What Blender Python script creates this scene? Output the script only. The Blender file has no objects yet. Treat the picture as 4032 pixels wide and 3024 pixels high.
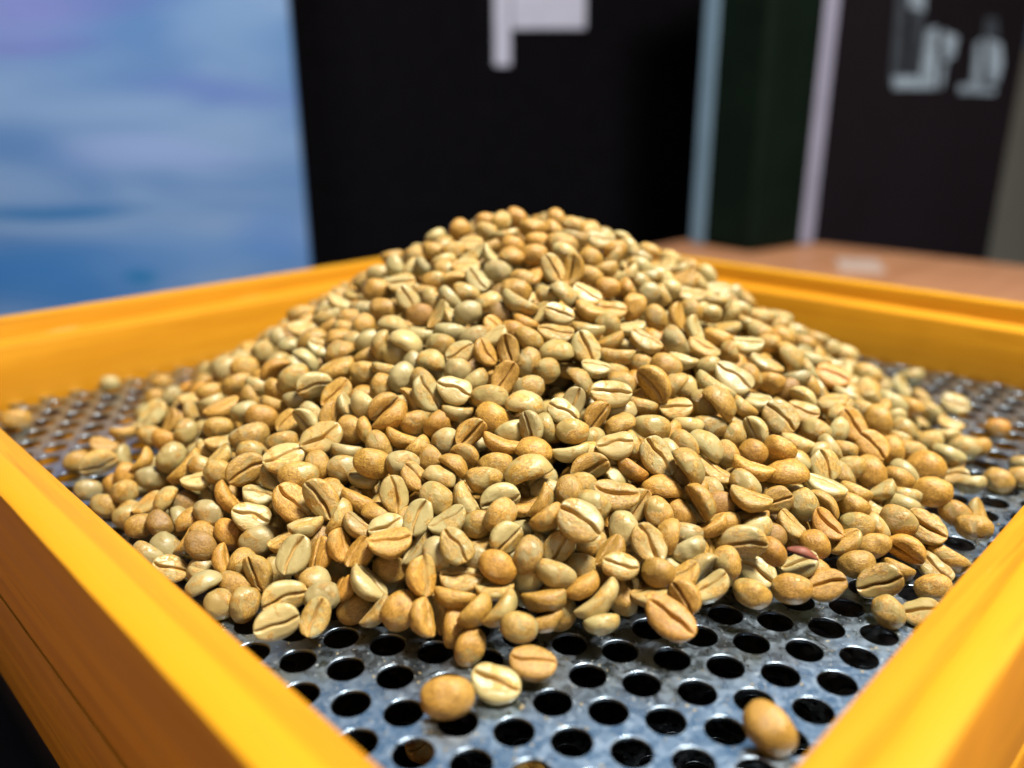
import bpy, bmesh, math, random
import numpy as np
from mathutils import Vector, Matrix, Quaternion

scene = bpy.context.scene
col = scene.collection

# ------------------------------------------------------------------ camera
# metres; the perforated plate is z = 0, the camera hangs about 10 cm above it over the near corner
CAM = Vector((0.0, 0.0, 0.1007))
PITCH, ROLL = math.radians(18.65), -0.0055
cam_data = bpy.data.cameras.new("camera")
cam_data.sensor_width = 36.0
cam_data.lens = 28.73
cam_data.clip_start = 0.01
cam_data.clip_end = 30.0
cam_data.dof.use_dof = True
cam_data.dof.focus_distance = 0.178
cam_data.dof.aperture_fstop = 6.7
cam = bpy.data.objects.new("camera", cam_data)
col.objects.link(cam)
cam.matrix_world = Matrix.Translation(CAM) @ Matrix.Rotation(math.pi / 2 - PITCH, 4, 'X') @ Matrix.Rotation(ROLL, 4, 'Z')
scene.camera = cam

# ------------------------------------------------------------------ light: an exhibition hall, a bright lamp panel above and to the right
world = bpy.data.worlds.new("World")
scene.world = world
world.use_nodes = True
bg = world.node_tree.nodes["Background"]
bg.inputs[0].default_value = (0.50, 0.66, 0.92, 1)
bg.inputs[1].default_value = 0.08

def area_light(name, loc, target, size, size_y, power, color):
    d = bpy.data.lights.new(name, 'AREA')
    d.shape = 'RECTANGLE'
    d.size, d.size_y = size, size_y
    d.energy = power
    d.color = color
    o = bpy.data.objects.new(name, d)
    col.objects.link(o)
    o.location = loc
    o.rotation_euler = (Vector(target) - Vector(loc)).to_track_quat('-Z', 'Y').to_euler()
    return o

area_light("hall_lamp", (0.30, 0.08, 0.88), (0.0, 0.22, 0.0), 0.20, 0.20, 28.5, (1.0, 0.95, 0.87))
# weak fill light added low behind the camera, brightens the near rails' outer faces
area_light("near_fill", (0.12, -0.55, 0.22), (-0.02, 0.08, 0.0), 0.5, 0.3, 1.1, (1.0, 0.93, 0.82))
# the bright bluish far side of the hall above the panels: glints on the plate and rims on the beans
area_light("hall_far_side", (0.35, 2.6, 2.1), (0.0, 0.2, 0.0), 2.6, 1.3, 10.0, (0.44, 0.71, 1.0))
# unseen area light added to brighten the banner, narrowed to miss the tray
banner_fill = area_light("banner_fill", (-0.75, 0.80, 1.5), (-0.75, 1.32, 0.1), 0.5, 0.3, 3.9, (0.96, 0.98, 1.0))
banner_fill.data.spread = math.radians(75)

scene.view_settings.view_transform = 'Standard'
scene.view_settings.look = 'None'
scene.view_settings.exposure = 0.0
scene.view_settings.gamma = 1.0
scene.view_settings.use_curve_mapping = False
scene.render.engine = 'CYCLES'
scene.cycles.use_denoising = True
scene.cycles.max_bounces = 8
scene.cycles.diffuse_bounces = 2

# ------------------------------------------------------------------ helpers
def lin(r, g, b, a=1.0):
    f = lambda c: (c / 255 / 12.92) if c / 255 <= 0.04045 else ((c / 255 + 0.055) / 1.055) ** 2.4
    return (f(r), f(g), f(b), a)

def tag(o, label=None, category=None, group=None, kind=None):
    if label: o["label"] = label
    if category: o["category"] = category
    if group: o["group"] = group
    if kind: o["kind"] = kind
    return o

def empty(name, loc=(0, 0, 0), rz=0.0):
    o = bpy.data.objects.new(name, None)
    o.empty_display_size = 0.02
    o.location = loc
    o.rotation_euler = (0, 0, rz)
    col.objects.link(o)
    return o

def link(name, mesh, material=None, parent=None, smooth=False):
    o = bpy.data.objects.new(name, mesh)
    if material and not mesh.materials:
        mesh.materials.append(material)
    col.objects.link(o)
    if parent: o.parent = parent
    if smooth:
        for p in mesh.polygons: p.use_smooth = True
    return o

def mesh_from(name, verts, faces):
    m = bpy.data.meshes.new(name)
    m.from_pydata([tuple(v) for v in verts], [], [tuple(f) for f in faces])
    m.update()
    return m

def box_mesh(name, lo, hi, bevel=0.0, seg=2):
    bm = bmesh.new()
    bmesh.ops.create_cube(bm, size=1.0)
    for v in bm.verts:
        v.co = Vector([lo[i] + (v.co[i] + 0.5) * (hi[i] - lo[i]) for i in range(3)])
    if bevel:
        bmesh.ops.bevel(bm, geom=list(bm.edges), offset=bevel, segments=seg, affect='EDGES', profile=0.6)
    m = bpy.data.meshes.new(name)
    bm.to_mesh(m); bm.free()
    return m

class Nodes:
    def __init__(self, name):
        self.m = bpy.data.materials.new(name)
        self.m.use_nodes = True
        self.t = self.m.node_tree
        self.n = self.t.nodes
        self.b = self.n["Principled BSDF"]
    def add(self, kind, **kw):
        n = self.n.new(kind)
        for k, v in kw.items(): setattr(n, k, v)
        return n
    def put(self, sock, v):
        if hasattr(v, "is_output") or isinstance(v, bpy.types.NodeSocket): self.t.links.new(v, sock)
        else: sock.default_value = v
    def math(self, op, a, b=0.0, clamp=False):
        n = self.add("ShaderNodeMath", operation=op, use_clamp=clamp)
        self.put(n.inputs[0], a); self.put(n.inputs[1], b)
        return n.outputs[0]
    def vmath(self, op, a, b):
        n = self.add("ShaderNodeVectorMath", operation=op)
        self.put(n.inputs[0], a); self.put(n.inputs[1], b)
        return n.outputs[0]
    def mix(self, fac, a, b, blend='MIX'):
        n = self.add("ShaderNodeMix", data_type='RGBA', blend_type=blend)
        self.put(n.inputs[0], fac); self.put(n.inputs[6], a); self.put(n.inputs[7], b)
        return n.outputs[2]
    def noise(self, vec, scale, detail=3.0, rough=0.55, dist=0.0):
        n = self.add("ShaderNodeTexNoise")
        self.put(n.inputs["Vector"], vec)
        n.inputs["Scale"].default_value = scale
        n.inputs["Detail"].default_value = detail
        n.inputs["Roughness"].default_value = rough
        n.inputs["Distortion"].default_value = dist
        return n.outputs[0]
    def ramp(self, fac, lo, hi, a=0.0, b=1.0):
        n = self.add("ShaderNodeMapRange", clamp=True)
        n.interpolation_type = 'SMOOTHSTEP'
        self.put(n.inputs[0], fac)
        for i, v in zip((1, 2, 3, 4), (lo, hi, a, b)): self.put(n.inputs[i], v)
        return n.outputs[0]
    def bump(self, height, dist, strength=1.0, normal=None):
        n = self.add("ShaderNodeBump")
        n.inputs["Strength"].default_value = strength
        n.inputs["Distance"].default_value = dist
        self.put(n.inputs["Height"], height)
        if normal is not None: self.put(n.inputs["Normal"], normal)
        return n.outputs[0]
    def set(self, **kw):
        for k, v in kw.items(): self.put(self.b.inputs[k.replace("_", " ")], v)

# ------------------------------------------------------------------ materials
def plain(name, rgb, rough=0.6, var=0.12, scale=30.0, spec=0.4, metal=0.0, bump=0.0):
    N = Nodes(name)
    tc = N.add("ShaderNodeTexCoord").outputs["Object"]
    n = N.noise(tc, scale, 4.0)
    dark = tuple(c * (1 - var) for c in rgb[:3]) + (1,)
    lite = tuple(min(1, c * (1 + var)) for c in rgb[:3]) + (1,)
    N.set(Base_Color=N.mix(N.ramp(n, .3, .7), dark, lite), Roughness=rough, Metallic=metal)
    N.b.inputs["Specular IOR Level"].default_value = spec
    if bump: N.set(Normal=N.bump(n, bump, 0.6))
    return N.m

def bean_material(name, instanced):
    """green coffee: waxy pale seed, patches of fibrous golden silverskin, ochre skin in the crease"""
    N = Nodes(name)
    vec = N.add("ShaderNodeAttribute", attribute_name="bean_co").outputs["Vector"]
    if instanced:
        oi = N.add("ShaderNodeObjectInfo")
        base, cover = oi.outputs["Color"], oi.outputs["Alpha"]
        comb = N.add("ShaderNodeCombineXYZ")
        for i in range(3): N.put(comb.inputs[i], N.math('MULTIPLY', oi.outputs["Random"], (91.0, 53.0, 137.0)[i]))
        vec = N.vmath('ADD', vec, comb.outputs[0])
    else:
        at = N.add("ShaderNodeAttribute", attribute_name="bean_tint")
        base, cover = at.outputs["Color"], at.outputs["Alpha"]
    crease = N.add("ShaderNodeAttribute", attribute_name="crease").outputs["Fac"]
    big = N.noise(vec, 0.26, 3.0, 0.5, 0.6)
    fine = N.noise(N.vmath('MULTIPLY', vec, (1.0, 2.3, 2.3)), 1.5, 5.0, 0.68, 1.2)
    speck = N.noise(vec, 3.2, 2.0, 0.6)
    edge = N.math('ADD', big, N.math('MULTIPLY', N.math('SUBTRACT', fine, 0.5), 0.30))
    thr = N.math('SUBTRACT', 0.80, N.math('MULTIPLY', cover, 0.60))
    skin = N.ramp(edge, N.math('SUBTRACT', thr, 0.035), N.math('ADD', thr, 0.05))
    warm = N.mix(1.0, base, (1.05, 0.91, 0.60, 1), 'MULTIPLY')
    warm = N.mix(N.ramp(fine, .38, .66), N.mix(1.0, warm, (0.54, 0.43, 0.32, 1), 'MULTIPLY'), N.mix(1.0, warm, (1.42, 1.34, 1.20, 1), 'MULTIPLY'))
    seed = N.mix(N.ramp(big, .35, .7), N.mix(1.0, base, (0.86, 0.87, 0.86, 1), 'MULTIPLY'), base)
    seed = N.mix(N.math('MULTIPLY', N.ramp(speck, .62, .74), .35), seed, N.mix(1.0, base, (1.25, 1.2, 1.1, 1), 'MULTIPLY'))
    c = N.mix(skin, seed, warm)
    c = N.mix(N.math('MULTIPLY', crease, 0.80, True), c, (0.46, 0.245, 0.050, 1))
    N.set(Base_Color=c)
    N.set(Roughness=N.ramp(fine, .3, .7, .27, .47))
    N.b.inputs["Specular IOR Level"].default_value = 0.6
    wrk = N.noise(N.vmath('MULTIPLY', vec, (.8, 1.6, 1.6)), .75, 3.0, 0.6, 1.5)
    h = N.math('ADD', N.math('MULTIPLY', fine, N.math('ADD', N.math('MULTIPLY', skin, 0.9), 0.25)), N.math('MULTIPLY', skin, 0.25))
    N.set(Normal=N.bump(h, 0.00020, 0.65, N.bump(wrk, 0.0006, 0.28)))
    return N.m

def paint_material():
    """translucent yellow stain on planed softwood, chipped in places"""
    N = Nodes("yellow_stained_wood")
    tc = N.add("ShaderNodeTexCoord").outputs["Object"]
    st = N.vmath('MULTIPLY', tc, (3.2, 95.0, 95.0))
    grain = N.noise(st, 1.0, 5.0, 0.62, 0.8)
    st2 = N.vmath('MULTIPLY', tc, (18.0, 420.0, 420.0))
    fine = N.noise(st2, 1.0, 3.0, 0.6)
    blot = N.noise(tc, 22.0, 3.0)
    c = N.mix(N.ramp(grain, .36, .64), (0.41, 0.168, 0.005, 1), (0.51, 0.228, 0.008, 1))
    band_mask = N.add("ShaderNodeAttribute", attribute_name="top_band").outputs["Fac"]  # yellower tone along the raised top band of each rail
    c = N.mix(N.math('MULTIPLY', band_mask, N.ramp(N.math('ADD', blot, N.math('MULTIPLY', grain, .3)), .45, .75, .65, 1.0)), c, (0.455, 0.222, 0.004, 1))
    c = N.mix(N.ramp(fine, .52, .72, 0.0, .38), c, (0.27, 0.10, 0.004, 1))
    worn = N.add("ShaderNodeAttribute", attribute_name="worn").outputs["Fac"]
    chip = N.noise(N.vmath('MULTIPLY', tc, (160.0, 420.0, 420.0)), 1.0, 4.0, 0.7, 0.5)
    wm = N.ramp(N.math('ADD', chip, N.math('MULTIPLY', worn, .42)), .72, .86)
    c = N.mix(wm, c, (0.62, 0.36, 0.17, 1))
    N.set(Base_Color=c, Roughness=N.ramp(grain, .3, .7, .42, .56))
    N.b.inputs["Specular IOR Level"].default_value = 0.22
    N.set(Normal=N.bump(N.math('ADD', grain, N.math('MULTIPLY', fine, .5)), 0.00025, 0.5))
    return N.m

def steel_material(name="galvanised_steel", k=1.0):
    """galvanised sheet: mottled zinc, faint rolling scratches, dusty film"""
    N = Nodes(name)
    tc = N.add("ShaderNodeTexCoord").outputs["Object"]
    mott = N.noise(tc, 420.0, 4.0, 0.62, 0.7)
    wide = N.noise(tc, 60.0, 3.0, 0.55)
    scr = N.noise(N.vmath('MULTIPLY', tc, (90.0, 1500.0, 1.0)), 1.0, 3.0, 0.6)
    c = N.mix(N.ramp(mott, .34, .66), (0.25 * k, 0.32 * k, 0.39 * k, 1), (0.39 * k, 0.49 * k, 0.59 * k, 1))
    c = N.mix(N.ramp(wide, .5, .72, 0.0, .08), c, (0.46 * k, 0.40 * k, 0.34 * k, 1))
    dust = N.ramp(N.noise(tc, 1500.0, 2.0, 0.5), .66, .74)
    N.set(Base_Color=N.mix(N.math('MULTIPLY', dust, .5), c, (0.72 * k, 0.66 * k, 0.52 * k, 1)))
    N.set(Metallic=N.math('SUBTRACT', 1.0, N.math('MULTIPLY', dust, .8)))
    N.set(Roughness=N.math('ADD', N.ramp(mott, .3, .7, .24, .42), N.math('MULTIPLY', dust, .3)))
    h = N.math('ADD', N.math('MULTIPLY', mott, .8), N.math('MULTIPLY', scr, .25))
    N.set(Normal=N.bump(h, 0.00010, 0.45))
    return N.m

def wood_table_material():
    N = Nodes("pale_pink_wood")
    tc = N.add("ShaderNodeTexCoord").outputs["Object"]
    g = N.noise(N.vmath('MULTIPLY', tc, (3.0, 45.0, 3.0)), 1.0, 4.0, 0.6, 0.6)
    N.set(Base_Color=N.mix(N.ramp(g, .3, .7), (0.42, 0.185, 0.088, 1), (0.54, 0.26, 0.130, 1)), Roughness=0.45)
    return N.m

def banner_material():
    """soft watercolour print in lavender, sky blue and teal; the motifs stand at fixed places on the cloth (metres)"""
    N = Nodes("printed_banner_fabric")
    tc = N.add("ShaderNodeTexCoord").outputs["Object"]
    wav = N.noise(N.vmath('MULTIPLY', tc, (2.0, 1.0, 4.0)), 1.0, 2.0, 0.5, 0.4)
    sep = N.add("ShaderNodeSeparateXYZ"); N.put(sep.inputs[0], tc)
    a = N.noise(N.vmath('MULTIPLY', tc, (2.4, 1.0, 8.0)), 1.0, 2.0, 0.45, 0.6)
    c = N.mix(N.ramp(a, .34, .66), lin(100, 140, 194), lin(138, 168, 210))
    def motif(c, px, pz, rx, rz, colour, k):
        dx = N.math('MULTIPLY', N.math('SUBTRACT', sep.outputs[0], px), 1 / rx)
        dz = N.math('MULTIPLY', N.math('ADD', N.math('SUBTRACT', sep.outputs[2], pz), N.math('MULTIPLY', N.math('SUBTRACT', wav, .5), .10)), 1 / rz)
        d = N.math('SQRT', N.math('ADD', N.math('MULTIPLY', dx, dx), N.math('MULTIPLY', dz, dz)))
        return N.mix(N.ramp(d, 1.0, 0.15, 0.0, k), c, colour)
    def at(px, py):
        p = px_on_y(px * D, py * D, BY)
        return p.x - bx, p.z - FLOOR_Z
    for px, py, rx, rz, colour, k in MOTIFS:
        x, z = at(px, py)
        c = motif(c, x, z, rx, rz, colour, k)
    N.set(Base_Color=c, Roughness=0.8)
    N.b.inputs["Specular IOR Level"].default_value = 0.1
    return N.m
MOTIFS = (
    (130, 10, .26, .045, lin(112, 110, 186), .4), (60, 115, .16, .020, lin(104, 108, 188), .5), (20, 40, .20, .10, lin(150, 152, 216), .5),
    (470, 195, .20, .026, lin(100, 124, 198), .55), (520, 345, .16, .016, lin(104, 140, 190), .6), (520, 60, .16, .08, lin(120, 158, 204), .6),
    (110, 470, .24, .026, lin(24, 112, 176), .85), (60, 610, .34, .08, lin(50, 124, 196), .8), (305, 598, .045, .018, lin(10, 120, 176), .85),
    (590, 520, .10, .07, lin(92, 138, 208), .6), (330, 330, .22, .04, lin(156, 176, 226), .6), (420, 560, .30, .05, lin(82, 140, 206), .5),
)

M = dict(
    bean=bean_material("green_coffee_bean", True),
    bean_mass=bean_material("green_coffee_bean_mass", False),
    paint=paint_material(),
    steel=steel_material(),
    steel_shaded=steel_material("shaded_steel", 0.12),  # same steel, with the dimness under the upper plate put into its colour
    table=wood_table_material(),
    black=plain("black_panel_cloth", (0.0040, 0.0036, 0.0048), .9, .15, 40, .04),
    dusk=plain("dark_purple_panel", (0.012, 0.009, 0.012), .8, .2, 3, .08),
    pan=plain("black_steel_pan", (0.010, 0.008, 0.008), .5, .2, 60, .4),
    white=plain("white_print", (0.50, 0.52, 0.66), .6, .05, 30, .3),
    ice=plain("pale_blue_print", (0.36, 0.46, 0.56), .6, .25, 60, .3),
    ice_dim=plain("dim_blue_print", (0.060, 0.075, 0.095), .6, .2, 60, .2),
    green=plain("dark_green_tin", (0.0035, 0.0085, 0.0055), .7, .15, 20, .06),
    band_b=plain("pale_blue_tin_band", (0.15, 0.25, 0.34), .5, .06, 20, .5),
    band_l=plain("pale_lavender_tin_band", (0.30, 0.31, 0.43), .5, .06, 20, .5),
    beige=plain("grey_beige_board", (0.26, 0.25, 0.21), .8, .08, 6, .2),
    paper=plain("white_paper", (0.50, 0.38, 0.32), .8, .04, 40, .2),
    floor=plain("dark_carpet", (0.05, 0.045, 0.045), .9, .2, 30, .1),
    husk=plain("red_husk", (0.20, 0.060, 0.032), .6, .3, 500, .4),
    chaff=plain("chaff", (0.42, 0.32, 0.15), .6, .3, 900, .3),
)

# ------------------------------------------------------------------ the setting: floor, table, what stands behind
R2 = math.sqrt(0.5)
def st(s, t, z=0.0):            # tray axes: s runs right and back, t runs left and back
    return Vector(((s - t) * R2, (s + t) * R2, z))

TABLE_Z, FLOOR_Z = -0.0615, -0.81
fl = link("floor", mesh_from("floor", [(-4, -3, FLOOR_Z), (5, -3, FLOOR_Z), (5, 5, FLOOR_Z), (-4, 5, FLOOR_Z)], [(0, 1, 2, 3)]), M['floor'])
tag(fl, kind="structure")

table = empty("display_table", st(0.25, 0.0, FLOOR_Z), math.radians(45))
tag(table, "pale pinkish wooden table carrying the sieve stack", "table")
link("table_top", box_mesh("table_top", (-0.75, -0.62, TABLE_Z - FLOOR_Z - 0.03), (0.75, 0.59, TABLE_Z - FLOOR_Z), 0.004), M['table'], table)
leg_mesh = box_mesh("leg", (-0.025, -0.025, 0.0), (0.025, 0.025, TABLE_Z - FLOOR_Z - 0.032), 0.003)
for lx, ly in ((-.68, -.55), (.68, -.55), (-.68, .52), (.68, .52)):
    l = link("leg", leg_mesh, M['table'], table)
    l.location = (lx, ly, 0)

def px_on_y(px, py, depth_y):      # where the sight line of a photo pixel meets the plane y = depth_y
    u, v = (px - 2016) / 3218.1, (py - 1512) / 3218.1
    cr, sr = math.cos(-ROLL), math.sin(-ROLL)
    u, v = cr * u - sr * v, sr * u + cr * v
    d = Vector((u, math.cos(PITCH) - v * math.sin(PITCH), -math.sin(PITCH) - v * math.cos(PITCH)))
    return CAM + d * (depth_y / d.y)

D = 1.8228                         # the photo measured at 2212 px wide
# blue banner
BY = 1.32
bx = px_on_y(646 * D, 300 * D, BY).x
M['banner'] = banner_material()
banner = empty("printed_banner", (bx, BY, FLOOR_Z))
tag(banner, "blue and lavender printed fabric banner standing behind the tray", "banner")
link("printed_cloth", box_mesh("printed_cloth", (-1.3, 0, 0.03), (0, 0.012, 1.62), 0.003), M['banner'], banner)
link("foot", box_mesh("foot", (-1.25, -0.12, 0.0), (-0.05, 0.14, 0.028), 0.004), M['pan'], banner)

# black panel with a white emblem
KY = 1.40
k0 = px_on_y(560 * D, 300 * D, KY).x
k1 = px_on_y(1570 * D, 300 * D, KY).x
panel = empty("black_display_panel", ((k0 + k1) / 2, KY, FLOOR_Z))
tag(panel, "tall black display panel with a white flag-like emblem", "panel")
kw = (k1 - k0) / 2
link("panel_board", box_mesh("panel_board", (-kw, 0, 0.0), (kw, 0.03, 1.60), 0.004), M['black'], panel)
def emblem(x0, y0, x1, y1, parent, base_x, base_y, name, mat, proud=0.0022):
    a, b = px_on_y(x0 * D, y0 * D, base_y), px_on_y(x1 * D, y1 * D, base_y)
    m = box_mesh(name, (min(a.x, b.x) - base_x, -proud, min(a.z, b.z) - FLOOR_Z), (max(a.x, b.x) - base_x, 0.001, max(a.z, b.z) - FLOOR_Z), 0.0006, 1)
    return link(name, m, mat, parent)
pcx = (k0 + k1) / 2
emblem(1066, -60, 1103, 142, panel, pcx, KY, "emblem_bar", M['white'])
emblem(1105, -60, 1264, 62, panel, pcx, KY, "emblem_flag", M['white'])

# dark purple panel at the far side of the table
RA = math.radians(-10)
QY = 1.34
q0, q1 = px_on_y(1690 * D, 400 * D, QY), px_on_y(2163 * D, 400 * D, QY)
panel2 = empty("dark_display_panel", (q0.x, QY, FLOOR_Z))
tag(panel2, "dark purplish display panel with pale blue lettering at its top", "panel")
link("panel_board", box_mesh("panel_board", (0, 0, 0.0), (q1.x - q0.x, 0.03, 1.60), 0.004), M['dusk'], panel2)
def print_shape(poly, mat, proud):
    pts = [px_on_y(x, y, QY) for x, y in poly]
    n = len(pts)
    vs = [(p.x - q0.x, -proud, p.z - FLOOR_Z) for p in pts] + [(p.x - q0.x, 0.001, p.z - FLOOR_Z) for p in pts]
    fs = [tuple(range(n)), tuple(reversed(range(n, 2 * n)))] + [(i, i + n, (i + 1) % n + n, (i + 1) % n) for i in range(n)]
    m = mesh_from("printed_letter", vs, fs)
    bm = bmesh.new(); bm.from_mesh(m); bmesh.ops.recalc_face_normals(bm, faces=bm.faces); bm.to_mesh(m); bm.free()
    return link("printed_letter", m, mat, panel2)
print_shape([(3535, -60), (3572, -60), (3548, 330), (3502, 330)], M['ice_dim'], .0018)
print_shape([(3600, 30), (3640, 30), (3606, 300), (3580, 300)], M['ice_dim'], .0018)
print_shape([(3575, -60), (3640, -60), (3640, 42), (3580, 32)], M['ice'], .0024)
print_shape([(3515, 300), (3612, 300), (3612, 350), (3515, 350)], M['ice'], .0024)
for poly in ([(3648, 118), (3690, 105), (3682, 350), (3614, 350)], [(3712, 120), (3770, 145), (3752, 225), (3714, 250)], [(3700, 262), (3724, 256), (3708, 345), (3694, 345)],
             [(3840, 170), (3868, 155), (3858, 368), (3822, 368)], [(3885, 150), (3940, 172), (3945, 255), (3925, 330), (3890, 330)],
             [(3775, 335), (3818, 332), (3816, 368), (3775, 368)], [(3864, 345), (3918, 345), (3915, 370), (3862, 370)]):
    print_shape(poly, M['ice'], .0024)
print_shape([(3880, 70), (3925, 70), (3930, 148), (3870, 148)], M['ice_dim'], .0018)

# grey-beige board at the edge of the picture
g0 = px_on_y(2120 * D, 480 * D, 1.75)
board = link("back_board", box_mesh("back_board", (0, 0, 0), (1.2, 0.03, 1.02), 0.004), M['beige'])
board.location = (g0.x, 1.75, FLOOR_Z)
tag(board, "grey-beige board standing beyond the dark purplish panel", "board")

# dark green box standing corner-on at the far corner of the table
BXR = math.radians(35)
box = empty("display_box", (0.279, 0.952, TABLE_Z), BXR)
tag(box, "dark green upright box with pale edge strips at the table corner", "box")
BL, BW, BH = 0.115, 0.092, 0.46
link("box_body", box_mesh("box_body", (0, 0, 0), (BL, BW, BH), 0.010, 4), M['green'], box)
link("edge_strip", box_mesh("edge_strip", (-0.0014, BW - 0.020, 0.002), (0.001, BW + 0.0015, BH - .004), 0.0006, 1), M['band_b'], box)
link("edge_strip", box_mesh("edge_strip", (BL - 0.024, -0.0014, 0.002), (BL + 0.0015, 0.001, BH - .004), 0.0006, 1), M['band_l'], box)

card = link("paper_card", box_mesh("paper_card", (-0.022, -0.040, 0), (0.022, 0.040, 0.0006)), M['paper'])
card.location = (0.374, 0.872, TABLE_Z + 0.0002)
card.rotation_euler = (0, 0, math.radians(-18))
tag(card, "small white paper card lying on the pinkish table", "card")

# ------------------------------------------------------------------ the sieves: yellow frame, perforated plate
S0, S1, T0, T1 = 0.0469, 0.3390, 0.0335, 0.3250       # inner walls of the frame
W, LIP, LIP_Z, TOP_Z, BOT_Z = 0.0155, 0.0085, 0.0215, 0.0292, -0.0041
PITCH_Z = 0.0337
def rail_mesh(name, half, worn_at=None):
    prof = [(0.0, BOT_Z), (0.0, LIP_Z - .0011), (.0003, LIP_Z - .0004), (.0011, LIP_Z), (LIP - .0009, LIP_Z - .0001), (LIP - .0002, LIP_Z + .0004),
            (LIP, LIP_Z + .0012), (LIP + .0002, TOP_Z - .0010), (LIP + .0005, TOP_Z - .0003), (LIP + .0011, TOP_Z), (W - .0011, TOP_Z),
            (W - .0003, TOP_Z - .0003), (W, TOP_Z - .0011), (W, BOT_Z + .0006), (W - .0006, BOT_Z)]
    n, k = 60, len(prof)
    rnd = random.Random(len(name) * 7 + int(half * 1e4))
    vs, fs, wear = [], [], []
    for i in range(n + 1):
        f = -1 + 2 * i / n
        for j, (d, z) in enumerate(prof):
            x = f * (half + d - .00008)
            wob = 0.00007 * math.sin(i * 1.7 + j) * math.sin(i * .43 + j * 2.1)
            vs.append((x, d + (wob if 0 < j < 13 else 0), z + wob))
            w = 0.0
            if worn_at is not None and 6 <= j <= 9:
                w = max(0.0, 1.0 - abs(x - worn_at) / 0.030)
            if 7 <= j <= 8: w = max(w, .18 * max(0, math.sin(i * .9 + half * 50)))
            wear.append(w)
    for i in range(n):
        for j in range(k):
            a, b = i * k + j, i * k + (j + 1) % k
            fs.append((a, b, b + k, a + k))
    fs.append(tuple(range(k)))
    fs.append(tuple(reversed([n * k + j for j in range(k)])))
    m = mesh_from(name, vs, fs)
    bm = bmesh.new(); bm.from_mesh(m); bmesh.ops.recalc_face_normals(bm, faces=bm.faces); bm.to_mesh(m); bm.free()
    m.attributes.new("top_band", 'FLOAT', 'POINT').data.foreach_set("value", [1.0 if 9 <= j <= 10 else .35 if j in (8, 11) else 0.0 for i in range(n + 1) for j in range(k)])
    at = m.attributes.new("worn", 'FLOAT', 'POINT')
    at.data.foreach_set("value", wear)
    m.materials.append(M['paint'])
    for p in m.polygons: p.use_smooth = len(p.vertices) == 4
    m.set_sharp_from_angle(angle=math.radians(38))
    return m

HOLE_A = -0.24299
HOLE_T = Vector((-0.03465, 0.13947))
def plate_mesh(name, rot, off, mat='steel', pitch=0.010, rad=0.00357, thick=0.0007, seg=24):
    """sheet with real round holes on a 60 degree stagger, each hole with a rolled rim"""
    vs, fs = [], []
    cr, sr = math.cos(rot), math.sin(rot)
    R6 = pitch / math.sqrt(3)
    # hexagon boundary sampled at the same angles as the circle
    cell = []
    for k in range(seg):
        a = 2 * math.pi * k / seg
        sect = (a + math.pi / 6) % (math.pi / 3) - math.pi / 6     # flats face the six neighbours
        h = (pitch / 2) / math.cos(sect)
        cell.append((a, h))
    for i in range(-60, 61):
        for j in range(-60, 61):
            lx, ly = (i + .5 * j) * pitch, -j * math.sqrt(3) / 2 * pitch
            x, y = cr * lx - sr * ly + off[0], sr * lx + cr * ly + off[1]
            s, t = (x + y) * R2, (y - x) * R2
            if not (S0 - .006 < s < S1 + .006 and T0 - .006 < t < T1 + .006): continue
            b = len(vs)
            rings = ((None, 0.0), (rad + .00014, 0.0), (rad + .00004, -.00005), (rad, -.00016), (rad, -thick), (None, -thick))
            for r, z in rings:
                for a, h in cell:
                    rr = h if r is None else r
                    vs.append((x + rr * math.cos(a + rot), y + rr * math.sin(a + rot), z))
            for q in range(5):
                for k in range(seg):
                    k2 = (k + 1) % seg
                    fs.append((b + q * seg + k, b + q * seg + k2, b + (q + 1) * seg + k2, b + (q + 1) * seg + k))
    m = mesh_from(name, vs, fs)
    m.materials.append(M[mat])
    sm = np.zeros(len(m.polygons), dtype=bool)
    idx = np.arange(len(m.polygons)) // seg % 5
    sm[(idx >= 1) & (idx <= 3)] = True
    m.polygons.foreach_set("use_smooth", sm)
    return m

plate_top = plate_mesh("perforated_plate", HOLE_A, HOLE_T)
plate_low = plate_mesh("perforated_plate_lower", HOLE_A + 0.05, HOLE_T + Vector((.0037, .0046)), 'steel_shaded', 0.0093, 0.0030, 0.0010, 18)
HS, HT = (S1 - S0) / 2, (T1 - T0) / 2
SM, TM = (S0 + S1) / 2, (T0 + T1) / 2
# rail local frame: x along, y outward
rails = [("NL", st(S0, TM), math.radians(135), HT), ("FR", st(S1, TM), math.radians(-45), HT), ("NR", st(SM, T0), math.radians(225), HS), ("FL", st(SM, T1), math.radians(45), HS)]
worn_nl = 0.058
rail_data = {}
for key, p, a, half in rails:
    rail_data[key] = rail_mesh("rail", half, worn_nl if key == "NL" else None)
def sieve(label, dz, plate, grow=0.0):
    e = empty("coffee_sieve", st(SM, TM, dz), 0.0)
    tag(e, label, "sieve", "stacked sieves")
    base = st(SM, TM, 0)
    for key, p, a, half in rails:
        r = link("rail", rail_data[key], None, e)
        d = (p - base)
        r.location = d + d.normalized() * grow
        r.rotation_euler = (0, 0, a - math.pi / 2 - math.pi / 2 if False else math.atan2(d.y, d.x) - math.pi / 2)
    pl = link("perforated_plate", plate, None, e)
    pl.location = -base
    pl["label"] = "grey galvanised sheet with staggered round holes"
    return e
sieve("yellow wooden sieve with perforated plate holding the heap of beans", 0.0, plate_top)
sieve("lower yellow wooden sieve under the one holding the beans", -PITCH_Z, plate_low, 0.0003)

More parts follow.
